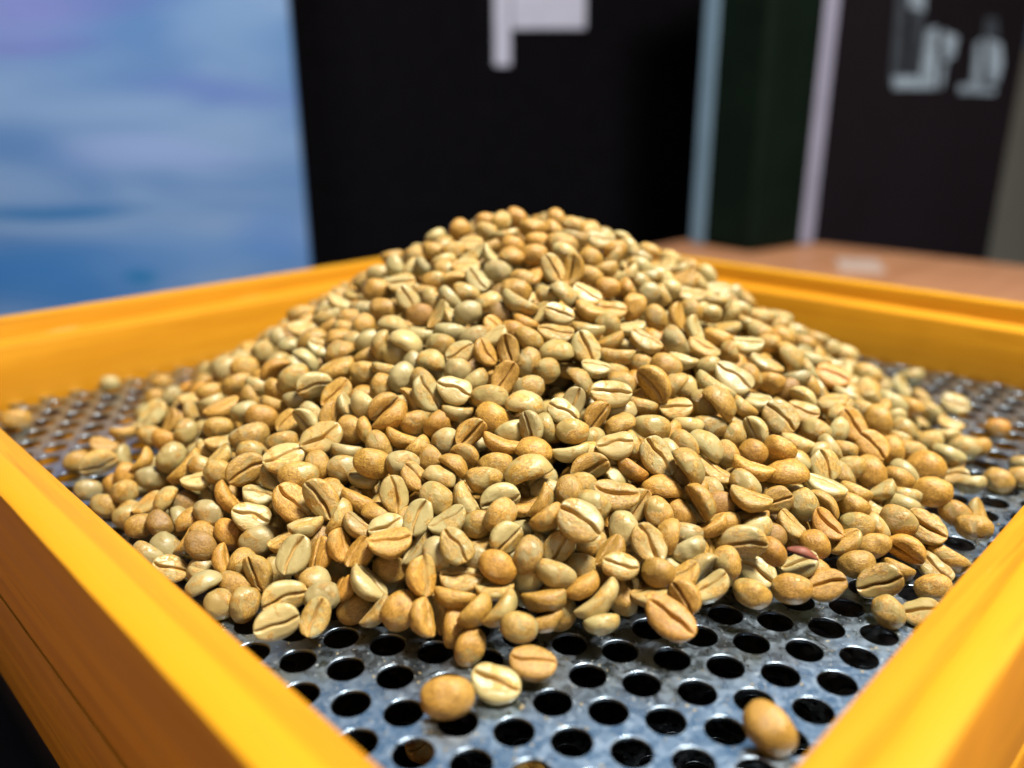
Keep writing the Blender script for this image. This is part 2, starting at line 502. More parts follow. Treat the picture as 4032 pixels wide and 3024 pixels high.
pan_z = -PITCH_Z + BOT_Z - 0.0003
bm = bmesh.new()
def pan_box(lo, hi):
    r = bmesh.ops.create_cube(bm, size=1.0)
    for v in r['verts']: v.co = Vector([lo[i] + (v.co[i] + .5) * (hi[i] - lo[i]) for i in range(3)])
ax, ay = HS + W - .001, HT + W - .001
hgt = pan_z - TABLE_Z
pan_box((-ax - .06, -ay - .06, 0), (ax + .06, ay + .06, .002))
pan_box((-ax, -ay, .002), (ax, -ay + .012, hgt)); pan_box((-ax, ay - .012, .002), (ax, ay, hgt))
pan_box((-ax, -ay + .012, .002), (-ax + .012, ay - .012, hgt)); pan_box((ax - .012, -ay + .012, .002), (ax, ay - .012, hgt))
pm = bpy.data.meshes.new("catch_pan"); bm.to_mesh(pm); bm.free()
pan = link("catch_pan", pm, M['pan'])
pan.location = st(SM, TM, TABLE_Z + .0001)
pan.rotation_euler = (0, 0, math.radians(45))
tag(pan, "black flat-rimmed pan at the bottom of the sieve stack", "pan")

# ------------------------------------------------------------------ beans
def bean_shape(seed, a=4.7, b=3.62, c1=1.35, c2=3.0, bend=.6, depth=.95, sig=.25, amp=.55, hook=0.0, lump=.13, skew=0.0, res=1.0, flat=2.7, lip=1.0, cut=0.0, hollow=0.0, facets=1):
    """one coffee bean in millimetres: flat creased face up (+z), domed back down; returns verts, faces, crease mask"""
    rnd = random.Random(seed)
    ph = [rnd.uniform(0, 6.28) for _ in range(10)]
    nx = int(26 * res)
    offs = (-.95, -.62, -.42, -.28, -.16, -.06, .06, .16, .28, .42, .62, .95) if res > .7 else (-.8, -.4, -.15, .15, .4, .8)
    edge_l = (-1.0, -.975, -.92, -.83, -.70, -.55) if res > .7 else (-1.0, -.94, -.78, -.55)
    nb = 15 if res > .7 else 8
    vs, fs, cm = [], [], []
    loop = None
    for i in range(1, nx):
        f = -math.cos(math.pi * i / nx)
        x = a * f
        e = math.sqrt(max(0, 1 - f * f))
        wy = b * e ** .88 * (1 + skew * f)
        zt, zb = c1 * e ** .55, -c2 * e ** .80
        yc = amp * math.sin(2.4 * f + ph[0]) * .75 + .10 * math.sin(6.5 * f + ph[7]) + hook * (f + .2) ** 2 * 1.3 - hook * .4
        yc = max(-.6 * wy, min(.6 * wy, yc))
        endf = max(0.0, 1 - abs(f) ** 7)
        lim = .80 * wy
        ys = [wy * t for t in edge_l]
        lo = yc - .95; 
        inner = [max(-lim * 1.0, min(lim, yc + o * min(1.0, wy / 1.9))) for o in offs]
        ys = [y for y in ys if y < inner[0] - .02] + [None] * 0
        left = ys
        n_l, n_r = len(edge_l), len(edge_l)
        # keep the point count fixed: spread edge samples between the rim and the crease zone
        left = [-wy + (inner[0] + wy) * ((t + 1) / .52) ** 1.0 for t in edge_l[:-1]] if inner[0] > -wy else [-wy] * (n_l - 1)
        right = [wy - (wy - inner[-1]) * ((t + 1) / .52) ** 1.0 for t in edge_l[:-1]]
        left = sorted(left); right = sorted(right)
        top = left + inner + right
        pts = []
        for y in top:
            u = min(1.0, abs(y) / wy) if wy > 1e-6 else 1
            z = zt * (1 - u ** flat) ** .62
            g = math.exp(-((y - yc) / sig) ** 2)
            broad = math.exp(-((y - yc) / 1.15) ** 2)
            z -= endf * (depth * (.8 + .35 * math.sin(3.1 * f + ph[8])) * g + .46 * broad) - lip * .24 * endf * math.exp(-((abs(y - yc) - .55) / .30) ** 2)
            z -= hollow * (1 - u * u) * endf
            pts.append((y, z, g * endf * .9 + broad * .10 * endf))
        for k in range(1, nb):
            ang = math.pi * k / nb
            y = wy * math.copysign(abs(math.cos(ang)) ** .92, math.cos(ang))
            pts.append((y, zb * math.sin(ang) ** .85, 0.0))
        loop = len(pts)
        for y, z, c in pts:
            s = lump * (math.sin(.9 * x + ph[1]) * math.sin(1.1 * y + ph[2]) + .7 * math.sin(.7 * x + 1.3 * z + ph[3]) + .5 * math.sin(1.9 * x + ph[4]) * math.sin(1.7 * z + 1.2 * y + ph[5]))
            zz = z + bend * (f * f - .3) + s * (.6 if z > 0 else 1.0)
            yy = y + s * .6 + skew * .3 * math.sin(1.4 * f + ph[6])
            vs.append((x + .25 * s, yy, zz)); cm.append(min(1.0, c))
    n = nx - 1
    for i in range(n - 1):
        for k in range(loop):
            p, q = i * loop + k, i * loop + (k + 1) % loop
            fs.append((p, p + loop, q + loop, q))
    for end, sgn in ((0, -1), (n - 1, 1)):
        ring = [end * loop + k for k in range(loop)]
        c = np.mean([vs[r] for r in ring], axis=0)
        ci = len(vs)
        vs.append((sgn * a * .992, c[1], c[2])); cm.append(0.1)
        for k in range(loop):
            t = (ring[k], ring[(k + 1) % loop], ci)
            fs.append(t if sgn < 0 else t[::-1])
    vs = np.array(vs)
    for _ in range(facets):                      # flats where neighbours pressed in the cherry
        d = np.array([rnd.gauss(0, 1), rnd.gauss(0, 1), -abs(rnd.gauss(0, .8))]); d /= np.linalg.norm(d)
        h = vs @ d
        lim = h.max() * rnd.uniform(.84, .96)
        vs -= np.outer(np.maximum(h - lim, 0) * .6, d)
    if cut:                                      # broken end
        d = np.array([math.cos(cut), .5 * math.sin(cut), .35]); d /= np.linalg.norm(d)
        h = vs @ d
        lim = 1.6 + .25 * np.sin(vs[:, 1] * 2.3 + ph[9]) + .2 * np.sin(vs[:, 2] * 3.1)
        vs -= np.outer(np.maximum(h - lim, 0) * .94, d)
    return vs, fs, np.array(cm)

VARIANTS = [
    dict(seed=1), dict(seed=2, amp=.6, bend=.45, c2=3.15), dict(seed=3, a=4.8, b=3.4, amp=.45, bend=.9), dict(seed=4, a=4.4, b=3.7, amp=.3, depth=1.2, sig=.26),
    dict(seed=5, bend=1.0, c2=2.8, amp=.5, skew=.08), dict(seed=6, a=4.6, b=3.5, hook=.55, amp=.2, depth=1.2, sig=.25, lump=.17), dict(seed=7, a=4.3, b=3.5, c1=1.7, c2=3.0, bend=.2, amp=.3),
    dict(seed=8, a=4.8, b=3.5, skew=-.10, amp=.7, lump=.2, bend=.7), dict(seed=9, a=4.7, b=3.7, amp=.35, depth=1.3, sig=.34, bend=.55), dict(seed=10, a=4.5, b=3.35, c1=1.5, c2=2.9, amp=.55, lump=.22, bend=.8),
    dict(seed=11, a=5.2, b=3.3, c2=2.7, bend=1.1, amp=.55, skew=.12), dict(seed=12, a=4.1, b=3.85, c2=3.2, amp=.5, bend=.35, facets=2), dict(seed=13, a=4.6, b=3.6, skew=.13, lump=.18, amp=.4, bend=.5, facets=2),
    dict(seed=14, a=4.8, b=3.4, bend=1.5, hook=.7, depth=1.3, sig=.36, amp=.3, c2=2.6, lump=.18), dict(seed=15, a=4.7, b=3.6, cut=.5, amp=.4, lump=.14, bend=.6), dict(seed=16, a=4.6, b=3.5, hollow=.25, depth=.9, sig=.4, bend=.9, amp=.5, lump=.16),
]
def outward(vs, fs):
    f = fs[len(fs) // 2]
    p = [vs[k] for k in f[:3]]
    n = np.cross(p[1] - p[0], p[2] - p[0])
    c = np.mean(vs, axis=0)
    return fs if np.dot(n, (p[0] - c)) > 0 else [tuple(reversed(q)) for q in fs]
HI, LO = [], []
for v in VARIANTS:
    vs, fs, cm = bean_shape(**v); fs = outward(vs, fs)
    m = mesh_from("coffee_bean", vs * .001, fs)
    m.attributes.new("bean_co", 'FLOAT_VECTOR', 'POINT').data.foreach_set("vector", vs.astype(np.float32).ravel())
    m.attributes.new("crease", 'FLOAT', 'POINT').data.foreach_set("value", cm.astype(np.float32))
    m.polygons.foreach_set("use_smooth", np.ones(len(m.polygons), dtype=bool))
    m.materials.append(M['bean'])
    HI.append(m)
    vs, fs, cm = bean_shape(**dict(v, res=.62)); LO.append((vs * .001, outward(vs, fs), cm))

TINT = {  # seed colour and how much golden silverskin clings to it
    'p': ((0.425, 0.333, 0.134), .44), 'g': ((0.355, 0.280, 0.120), .40), 't': ((0.392, 0.289, 0.100), .60),
    'o': ((0.405, 0.282, 0.084), .80), 'O': ((0.415, 0.262, 0.066), .86), 'd': ((0.260, 0.182, 0.070), .8),
}
# per bean: x y z (1/100 mm), rotation quaternion x y z (1/1000, w >= 0), size %, tint, shape
BEANS = """
4233 10983 325 -755 437 18 99 o 1
-1160 11803 307 -840 -53 23 100 o 1
2969 13176 952 313 140 -322 105 O 2
-322 12176 308 196 118 -127 96 p 8
1341 14599 2263 352 168 -252 110 p 3
363 12590 433 171 63 -84 91 t 1
-4591 13539 636 580 60 223 92 p 4
7611 14757 698 548 -243 70 98 t 4
-4545 14919 1328 350 -243 463 92 p 0
4757 14884 1572 671 -128 -41 98 p 0
-2216 13801 727 -759 -376 -92 95 o 3
-4138 15917 2104 577 246 -400 100 t 2
-4840 16185 1895 317 356 -251 100 t 1
-2490 14666 1768 182 -7 101 93 o 4
3200 16511 2787 381 274 -405 99 p 7
5682 14454 757 -846 69 -142 86 o 0
-1762 14041 1364 49 553 -388 92 o 3
2745 14567 1748 370 248 -438 92 p 15
336 15923 2720 -985 -65 -161 107 t 2
-4465 17712 2796 376 -97 246 110 t 5
6520 18544 2934 468 144 -378 105 p 3
-297 14218 1447 -799 233 114 84 O 0
-1137 14381 1825 326 305 -347 86 p 12
6364 14450 839 336 -203 -21 88 o 0
-836 13229 292 -648 -554 -148 80 o 0
3368 18444 3817 752 51 -463 105 o 0
-6239 17504 2079 648 39 273 100 t 0
-4556 14060 864 624 70 204 94 p 7
107 13091 829 -817 83 27 81 p 6
-3870 13681 666 375 -230 530 80 p 2
2175 15486 2391 294 53 -134 99 t 13
-2914 14392 999 -50 367 -130 94 p 8
-5597 14660 310 -580 -630 -141 83 t 12
7663 14312 289 -632 521 2 80 t 3
10296 18171 1085 -778 105 -207 102 o 0
4768 14119 861 -766 248 -49 80 o 13
1647 13816 960 -246 -353 74 100 p 10
295 14332 1630 -655 -528 -223 83 g 13
-1044 14236 1183 198 53 -8 87 p 7
5523 19368 3662 297 197 -284 115 g 12
832 14154 1326 -697 216 29 83 p 10
9402 16572 987 433 64 -424 99 t 13
-2522 15776 2277 268 456 -472 85 t 0
-3122 16751 2568 -759 82 131 95 o 5
2298 17894 3793 389 -8 -74 98 p 2
8775 16590 1145 -675 387 -54 89 t 4
615 13802 1028 -288 -47 -6 98 o 12
-1981 18208 3699 232 454 -290 97 p 1
-1966 15228 2013 364 -297 449 83 p 0
8780 16093 673 758 -163 -285 95 o 9
-5882 16450 1404 329 215 -17 94 p 12
2870 14101 1374 -695 188 -40 80 o 11
2119 14095 1526 336 6 -108 80 t 9
6196 16864 2155 986 -148 61 108 o 1
2280 16653 3017 271 -93 -5 91 p 12
10970 17297 569 -745 176 -197 90 t 9
-11440 20710 822 764 179 207 107 p 5
-121 14682 1804 673 -90 413 88 p 11
-5275 17333 2476 284 -28 196 100 p 1
10705 19327 1191 -708 327 -81 116 o 11
-1704 13497 765 -64 536 -289 84 o 9
-5403 15085 804 599 206 -468 87 t 9
9022 15211 275 -796 3 -243 80 t 1
-5632 16080 1019 -727 -212 77 93 g 0
-1370 18192 3793 416 160 -109 92 p 12
-759 13582 869 -413 -377 69 90 o 3
5102 15815 2138 -30 119 -201 95 t 4
3307 13624 1113 623 35 -518 80 o 3
3751 16047 2762 869 -230 -433 103 t 3
-6874 15930 980 -792 234 294 80 d 8
3872 13941 1122 108 -297 115 80 p 10
-4820 16786 2264 -760 -54 115 94 t 2
7331 15288 817 -792 -7 -211 83 t 15
8991 18828 2040 466 130 -434 96 o 3
-1596 15698 2197 -737 294 179 92 t 5
-3265 14482 316 -757 -311 -22 80 t 1
-263 15113 2109 -706 -390 -163 82 t 4
3931 15480 2206 812 -126 -490 89 o 8
4916 18202 3407 -899 249 355 100 t 2
7342 17532 2097 377 296 -502 93 p 11
5088 14807 930 425 55 -322 84 p 15
-6122 14683 306 -742 410 309 80 t 11
942 14667 1626 543 -185 381 80 t 1
5929 14794 1128 127 -247 1 80 p 8
6492 16415 1666 -590 542 85 87 p 3
-8806 19383 1582 -580 -515 -59 96 t 6
-613 16066 2487 -677 -5 16 85 t 7
-2545 14917 972 -824 50 101 81 t 7
1833 19340 4477 409 349 -380 93 p 8
-1347 15140 1989 110 -193 176 88 p 4
3179 17361 3166 -765 117 -31 84 t 10
1667 16233 2654 720 -101 168 92 t 13
-4981 19484 3490 744 57 165 94 p 7
3223 15984 2238 991 -116 -45 95 o 5
1363 17172 3140 -777 18 -32 80 t 0
-6476 18696 2426 -620 -212 88 108 g 9
-7506 15686 558 330 253 -23 80 p 1
289 17801 3558 -995 25 36 94 p 8
9828 20435 2101 -517 578 101 91 o 8
4383 14651 1249 -536 633 123 80 t 6
6815 15803 1485 316 214 -432 80 O 13
-438 17708 3255 -749 254 162 95 o 5
6413 15328 1261 -598 514 29 80 o 11
4421 17239 2713 -919 239 314 97 p 0
1362 14083 1113 -199 -255 57 88 o 6
2300 15082 1807 -596 600 233 87 p 12
-6474 14877 650 950 263 154 82 g 0
-259 13470 995 -262 -402 130 90 t 4
8733 18177 1600 -588 546 90 95 o 8
3071 15431 1979 -629 544 188 80 t 12
-263 15439 2320 717 -43 168 94 p 9
-1149 13900 981 -449 108 22 80 o 10
13358 20414 299 -702 338 -112 91 t 3
8337 14338 275 196 -220 -88 80 t 8
9106 22029 2837 302 74 -270 102 O 0
9840 16232 413 -407 291 -227 96 t 2
-528 18124 3607 -705 34 31 93 t 4
-940 17031 3166 687 -103 327 83 o 13
6234 17512 2552 -461 291 -110 93 o 11
-6426 16483 957 -756 288 287 82 O 13
1696 13415 704 -385 -96 -31 80 p 6
-181 18453 3950 581 -251 475 90 t 10
-3854 14204 793 -821 -123 67 80 g 12
-2863 17849 3284 -222 -349 103 100 o 1
7170 16983 1844 -11 127 -245 102 p 8
-3588 15075 1444 47 515 -289 80 o 9
3603 14840 1449 -575 -248 -119 80 g 7
-3191 14846 1417 119 -362 351 80 o 3
684 15002 2140 -391 -301 2 88 o 3
-10863 23111 1405 381 -195 410 99 p 1
-9311 19261 1083 -715 -118 173 90 g 9
4221 20314 4330 -490 493 108 94 g 13
7168 15670 1164 46 -279 -29 83 o 1
-1148 13655 451 -550 -633 -114 80 o 10
8118 16255 707 -758 -11 -219 80 t 7
-7024 16970 1245 -794 154 264 80 g 12
-2716 19096 3823 -604 -466 -186 83 g 8
3370 19786 4530 141 207 -172 91 g 7
7835 16583 1050 -757 156 -146 80 t 4
-5728 20395 3389 -630 -322 -19 94 t 8
470 16552 2915 994 -51 -92 94 o 3
208 20711 5308 -273 259 11 98 p 10
401 17037 3292 605 176 -618 80 p 0
3883 18137 3325 291 -95 -52 80 t 8
2162 14116 770 -624 462 51 80 t 7
1103 19279 4382 -993 25 -11 90 t 8
5847 16242 1848 582 -225 134 80 o 11
-1133 20574 5082 -715 -160 -73 80 g 8
-694 15277 1840 -744 -169 -44 80 t 8
5389 16720 2441 -96 139 -189 96 o 2
-6342 19347 2685 -740 10 171 93 o 6
1172 17537 3470 411 160 -205 80 p 7
-16546 25462 332 -679 -149 227 97 o 1
5599 17467 2468 -700 291 -13 80 o 11
1215 15637 2361 -599 566 226 80 t 0
-8246 17084 881 -770 295 342 80 d 9
1427 14620 1186 -789 137 10 80 g 13
-3880 17165 2273 -759 -43 92 80 g 8
7701 21753 3472 -852 290 423 100 t 1
1948 17501 3378 730 -141 441 80 t 8
-2113 16163 2512 171 367 -215 80 t 3
-2685 20007 4433 -966 26 248 94 p 8
1114 21881 5970 491 343 -365 86 p 2
1215 20385 5090 469 110 -137 81 p 2
1647 22031 5889 355 -471 328 92 o 13
6065 15796 1471 78 291 -333 80 t 7
-9866 18838 880 -689 -238 136 80 t 11
-2434 16609 2626 -787 -31 59 80 g 7
-4431 15612 1670 -99 -76 160 82 p 5
-3035 18180 3369 791 -5 309 87 t 1
3230 14874 1729 790 237 563 80 t 1
5416 15095 1236 -591 439 -25 80 O 11
9370 15952 328 308 108 -415 86 t 10
-8790 20428 1863 -530 -573 -113 80 t 8
-1584 16124 2489 985 -20 -161 82 p 12
13409 22365 441 -744 32 -260 100 p 0
-4356 19103 3400 356 -263 342 98 t 9
-92 19313 4449 499 351 -562 80 t 13
10788 17827 669 -693 324 -115 84 o 0
1092 19764 4747 259 47 -58 87 t 10
-7628 19763 2252 -644 -56 162 87 t 6
-634 19242 4402 243 426 -262 80 o 5
840 18856 4045 -703 -217 -142 80 t 11
7847 16961 1367 -552 286 -134 89 o 9
-5854 16963 1709 102 168 68 80 p 3
-10330 18702 545 -770 64 272 81 t 0
-219 16848 3016 -110 152 -38 88 o 10
-3216 15344 1768 -15 304 -70 80 g 2
-2299 17841 3128 -632 -183 -2 80 t 6
8717 19450 2343 436 231 -479 95 o 2
-3876 23132 5098 -657 22 104 100 t 11
-4063 15097 1231 101 -460 403 81 o 1
15287 26456 344 377 38 -343 99 p 1
-4504 20089 3781 0 -153 152 105 o 6
11826 20371 1095 -457 241 -204 94 p 0
4975 20353 4167 144 177 -197 95 t 5
2480 17469 3150 -981 -17 -184 80 t 7
-6583 17196 1523 -200 478 -4 91 o 2
-2641 15181 1832 360 -57 180 80 p 5
-1519 17211 2894 -719 -249 -79 80 g 11
3843 21104 4775 -574 468 187 80 t 0
-932 15675 2162 -139 482 -136 94 p 1
-1986 19389 4130 -972 20 138 80 t 0
3254 21313 5027 -632 -438 -373 84 t 12
-8797 17234 772 -770 -205 132 80 o 6
7570 18888 2428 -721 306 -21 80 t 15
1683 15240 2277 -719 331 97 80 t 12
-7803 20663 2506 36 -144 229 102 o 1
-378 22164 5849 -707 103 81 81 g 8
3815 19278 3988 -718 231 34 93 t 6
1955 14613 1560 14 -384 183 80 o 1
-1531 14578 1499 -687 505 274 80 g 0
458 19725 4589 -720 287 186 80 t 10
399 19067 4168 -500 -564 -229 84 g 0
5144 16386 2180 -584 400 -10 80 p 1
5768 18019 2796 736 -1 -510 80 p 9
2641 16484 2538 -341 297 -81 80 O 7
-11292 19717 508 -749 -98 214 80 g 6
-359 16415 2653 -789 -43 -12 82 t 13
-7962 16671 483 -894 137 393 88 g 7
-3501 21921 4845 -660 154 168 90 o 12
-371 14072 1053 -22 6 9 80 t 7
12042 19494 677 -470 -75 -253 80 p 1
-5877 15072 512 -815 172 243 80 t 10
-2463 21389 4840 -729 -30 47 80 d 4
2594 19408 4289 -227 40 -66 95 t 2
-7702 21688 2785 -514 -248 94 94 t 8
-7073 17967 1821 -732 14 190 80 t 3
-1274 19395 4361 408 -144 164 80 p 1
616 13625 642 -295 -171 34 80 o 5
407 18347 3775 -750 -144 -97 80 g 8
303 14392 1092 -710 -166 -50 80 p 11
1277 16554 2918 -289 -91 -25 80 p 10
6728 20161 3284 -613 134 -112 80 o 4
-4065 14597 907 978 8 -207 80 g 11
-4546 20730 3986 -962 -178 -158 89 t 5
-1706 17566 3205 -588 -375 -87 80 O 14
-3723 15611 1823 -289 -527 123 89 t 15
-1075 16656 2727 768 86 -246 83 t 11
-3058 17326 2736 -677 417 281 80 t 2
4164 15356 1735 -182 -240 -35 80 o 2
-3832 18156 2823 -686 311 237 80 t 8
4675 18043 2911 -732 130 -66 80 g 10
-1330 19035 4000 -723 -16 29 80 g 11
10240 22236 2230 -524 518 50 97 p 9
-7759 22602 2954 -713 -227 44 95 t 3
3362 14188 1248 43 -264 74 80 t 4
3577 15627 1810 -562 502 55 83 o 4
-6456 21275 3315 890 107 269 92 O 2
-3781 19876 3721 -721 -43 79 80 t 13
-1278 16317 2663 915 -39 -341 80 o 9
6439 21450 3946 212 -27 -144 86 p 2
6787 20779 3592 17 189 -207 98 p 1
117 21247 5483 -673 186 111 94 o 12
-3567 18477 3311 -610 368 220 80 p 4
565 15352 2317 -209 -490 102 80 o 2
4707 18669 3238 -662 352 60 83 t 8
-936 21863 5684 365 354 -231 80 p 4
-2817 21806 5175 399 383 -263 81 p 8
2686 13912 996 -30 -78 -44 80 t 12
2604 21770 5457 -715 69 -24 80 o 6
9469 18267 1407 -613 264 -139 80 o 0
2022 18869 4127 113 59 -81 80 p 3
1990 21265 5394 282 206 -163 86 p 4
2114 20722 5101 -20 177 -86 100 o 0
-8273 17612 1242 854 316 412 83 t 6
1642 18500 3854 -898 180 401 82 t 10
1343 21032 5449 -930 128 336 86 g 12
-1799 19866 4419 -648 61 76 85 t 3
-2739 13946 621 -156 -364 224 80 g 4
15580 24393 263 -750 128 -231 80 O 8
5253 18010 2685 -560 557 156 80 t 3
-1802 16764 2616 -597 462 195 80 t 4
-35 17357 3049 -646 -164 -56 80 p 4
8686 17451 1512 -147 -308 -99 80 p 12
-6248 15578 762 -172 569 -122 80 o 10
-2004 15013 1421 29 -408 293 80 g 10
3919 17128 2818 -564 428 44 80 t 0
11323 24766 1953 -568 269 -110 111 t 6
4551 16773 2308 79 212 -239 83 t 10
2453 20237 4830 -637 255 70 80 t 11
-3339 16106 2006 -243 230 37 90 o 1
-7380 23246 3262 -659 -360 -61 85 t 11
-4483 17224 2310 -665 491 364 80 t 6
-2963 20053 4128 -712 117 145 80 t 8
646 22908 6170 -705 -28 -36 80 o 8
-4991 18437 2907 706 201 -426 80 p 13
-7609 17975 1619 65 -30 219 80 p 4
7339 19330 2776 315 33 -237 85 t 4
-5868 15536 757 -514 -581 -18 83 t 11
979 14030 462 -591 -492 -92 80 t 9
-5550 18214 2475 -698 -173 72 81 t 13
-5548 18829 2781 278 -270 342 80 t 11
1431 17921 3507 518 -307 526 80 g 10
-1488 13984 535 680 15 -574 80 t 10
-8172 18696 1629 -187 -391 221 106 o 2
-2490 17486 2877 -243 181 38 88 o 10
6960 16453 1613 819 -152 -420 80 o 10
-1226 21571 5371 -585 148 95 82 t 7
-1594 25374 6528 -562 -431 -254 85 o 11
3844 14539 1139 808 -39 430 87 p 4
-3230 19113 3557 -565 -535 -212 80 t 12
9833 19457 1650 -527 604 131 80 o 0
5575 21267 4183 -436 194 -82 90 o 9
647 23966 6766 -482 70 13 92 o 5
1438 23256 6394 -692 124 51 98 t 2
-1282 17976 3365 -221 48 27 80 p 15
4461 16032 1869 -799 54 -109 80 d 12
-3138 21017 4610 -988 -29 145 89 p 4
-5546 21160 3635 908 -22 -418 88 p 13
-3112 22846 5394 412 -18 94 84 p 8
8220 19225 2263 -576 -438 -276 80 p 2
4490 21423 4746 170 564 -311 80 o 8
8152 18024 1820 -757 5 -211 80 t 15
4995 19041 3558 -281 300 -113 103 p 10
8508 20424 2619 162 -130 -139 84 p 6
-4047 21579 4469 -576 -469 -184 83 t 3
2617 24071 6420 356 50 -89 87 p 4
3749 22022 5218 -649 -321 -282 80 g 12
10921 21135 1537 -618 425 -17 82 t 0
-3361 16855 2186 43 41 79 80 t 12
1652 15017 1464 -690 -238 -111 80 t 6
4975 17418 2446 -610 495 115 80 t 6
11618 21063 1198 -748 -51 -280 83 t 8
-8541 23425 2669 -645 -336 -3 95 g 8
5808 20741 3924 -252 577 -40 80 t 11
-7957 17858 1033 -734 -308 47 80 d 11
5147 15529 1511 -750 -192 -217 80 p 10
1 22691 6134 -966 0 0 80 o 5
-8222 16272 528 -702 275 271 80 g 10
-8899 17932 1011 96 -202 331 81 t 8
-1579 20307 4641 -608 66 68 80 g 10
-4395 18564 2993 601 -173 586 80 t 1
7481 19806 2949 864 -129 -350 80 p 1
-6344 18253 2199 -751 -28 157 80 t 3
-3351 20352 4289 779 146 606 90 t 3
9161 17284 1183 -488 234 -188 92 p 12
3078 18266 3373 -330 130 -78 83 t 8
-3785 15821 489 -247 821 146 102 t 3
-7507 17044 1006 -948 -279 -136 80 t 12
-9866 19959 1219 -220 -482 199 83 o 13
6820 18081 2483 -118 143 -204 90 p 6
2220 22880 6063 -673 238 111 80 o 3
765 17385 3148 -396 603 81 80 t 3
2676 15668 2045 600 -204 460 80 t 8
5576 22432 4570 -596 46 -109 80 t 6
-1947 21096 4880 218 -428 260 80 t 10
-12881 22179 267 -701 -331 88 80 o 0
-7017 20069 2592 -607 -214 88 80 p 5
3616 15209 1604 -689 111 -77 80 g 2
-5607 22062 3948 -945 -200 -249 97 t 4
-270 20772 4954 -635 416 278 80 d 0
-12122 22431 667 209 204 134 80 o 7
-2862 15671 1838 -982 15 189 80 o 4
-8769 22376 2334 -668 -191 103 80 o 2
5701 18832 3101 -276 338 -130 80 t 5
-9416 17962 652 -720 -157 170 80 t 5
6105 19154 3151 94 -22 -150 80 p 3
4947 21266 4428 170 492 -301 80 p 2
11221 22696 1761 -627 390 -26 92 p 10
-9490 20694 1524 -663 178 264 80 O 4
-11703 22897 917 -258 -20 223 86 t 8
-958 20053 4555 -689 -199 -88 82 g 2
-914 18674 3834 -522 -335 -72 80 t 2
4972 22072 4739 -534 482 153 80 t 3
-3471 14582 834 -34 -462 321 80 O 14
2171 22240 5668 -627 211 66 80 t 8
1932 19929 4817 -168 65 -52 93 t 9
2663 21077 5012 315 5 -75 80 t 8
-10458 20134 736 -531 -583 -75 80 o 12
5002 19930 3776 -628 -119 -170 80 t 3
8597 15961 313 -294 169 -244 88 o 11
-5180 21378 3951 267 206 1 80 p 8
-5580 17343 1985 117 467 -204 80 p 13
-3804 20918 4232 -637 -268 -43 80 p 8
2450 19813 4553 -102 -223 -18 82 o 8
2659 18697 3759 -691 258 65 80 t 12
-702 24383 6608 -553 150 89 80 p 14
972 21337 5334 -566 245 85 80 t 12
-323 24689 6808 -569 -419 -273 80 t 4
1494 22864 6224 -551 209 64 80 p 0
15114 29446 381 -416 -62 -231 109 p 3
-6689 25353 3862 -584 -128 81 98 t 8
5070 22875 5028 245 31 -133 87 p 10
755 15991 2196 -769 88 17 80 g 8
11824 19955 684 371 -180 -165 80 p 7
13420 24497 799 -532 387 -96 80 p 8
-5460 19677 3055 -488 -65 118 83 g 7
7157 22750 3920 -672 221 -40 80 p 2
-6177 23386 3954 212 96 91 88 p 1
-9779 21800 1657 180 -471 398 80 t 4
7288 22326 3710 -673 69 -135 80 t 6
-1634 21397 5265 -416 402 133 80 g 2
8005 17237 1558 -414 218 -184 82 t 9
4115 17866 2980 -505 60 -97 80 p 8
3962 18764 3682 -934 -56 -348 80 p 5
7562 24400 4021 -275 94 -140 107 p 1
-10763 24361 1494 -556 -513 -78 80 g 6
-612 21109 5222 -973 -76 -157 80 p 7
-1574 22085 5592 932 20 92 80 t 8
-6220 20483 3030 -566 291 217 80 o 5
-3473 24443 5544 -504 496 291 83 p 9
-3944 18666 3197 36 418 -98 80 p 2
-10195 21384 1380 -746 62 258 80 t 12
-3836 17489 2561 -373 89 96 80 g 4
-1263 22519 5915 213 -30 42 96 p 11
14180 28062 408 190 364 -377 98 p 7
-5386 23249 4345 -266 -178 99 95 p 5
1841 24591 6728 -598 240 103 80 t 12
-7165 18351 2074 44 -329 299 80 p 3
3260 19652 3971 -698 189 16 80 t 0
230 15677 2057 69 -41 17 80 o 10
12564 24069 1119 -563 311 -120 80 o 0
-1708 23557 6152 -662 -129 -41 80 t 3
-2144 22524 5506 -684 -24 40 80 o 12
-7627 18451 1727 -672 189 243 80 t 5
6162 20118 3461 -574 494 128 80 t 15
-3384 17762 2953 -205 540 -29 80 o 6
-8943 21450 2058 -110 581 -53 80 p 9
-6140 19785 2895 -356 172 139 81 t 3
-2107 21665 5127 -590 419 275 80 t 10
6341 23050 4415 -312 -489 -139 80 p 12
-2307 24297 6060 -637 89 106 80 o 9
1493 15938 2362 -797 19 -37 80 t 11
11518 27079 1946 -573 228 -113 102 p 6
6072 22468 4150 -124 -25 963 90 p 0
13801 23933 594 112 47 -289 80 p 7
-6927 21108 2923 -638 109 199 80 p 9
-439 19715 4692 127 -235 109 80 p 12
7261 20314 3000 -681 -370 -355 80 d 6
-5187 24091 4590 117 276 -1 80 p 2
4488 22753 5191 -586 39 -87 80 p 11
-12960 28684 530 -713 -95 177 81 o 13
4341 19131 3459 -555 544 191 80 t 6
174 25031 6925 -594 352 233 80 O 12
2614 22631 5795 -430 -154 -98 80 t 0
-2176 17072 2821 -317 -380 64 80 t 11
8152 18555 2046 -562 168 -154 80 t 12
29 23171 6363 -659 146 94 81 o 3
-15261 29415 273 -680 -98 204 80 p 3
-7318 19083 2147 79 -2 189 80 p 10
-4976 15819 1186 40 -159 239 80 t 15
4342 19770 4049 -46 102 -130 82 p 5
8764 22783 3128 -196 160 -183 110 p 0
8346 16633 966 -325 491 -174 80 p 6
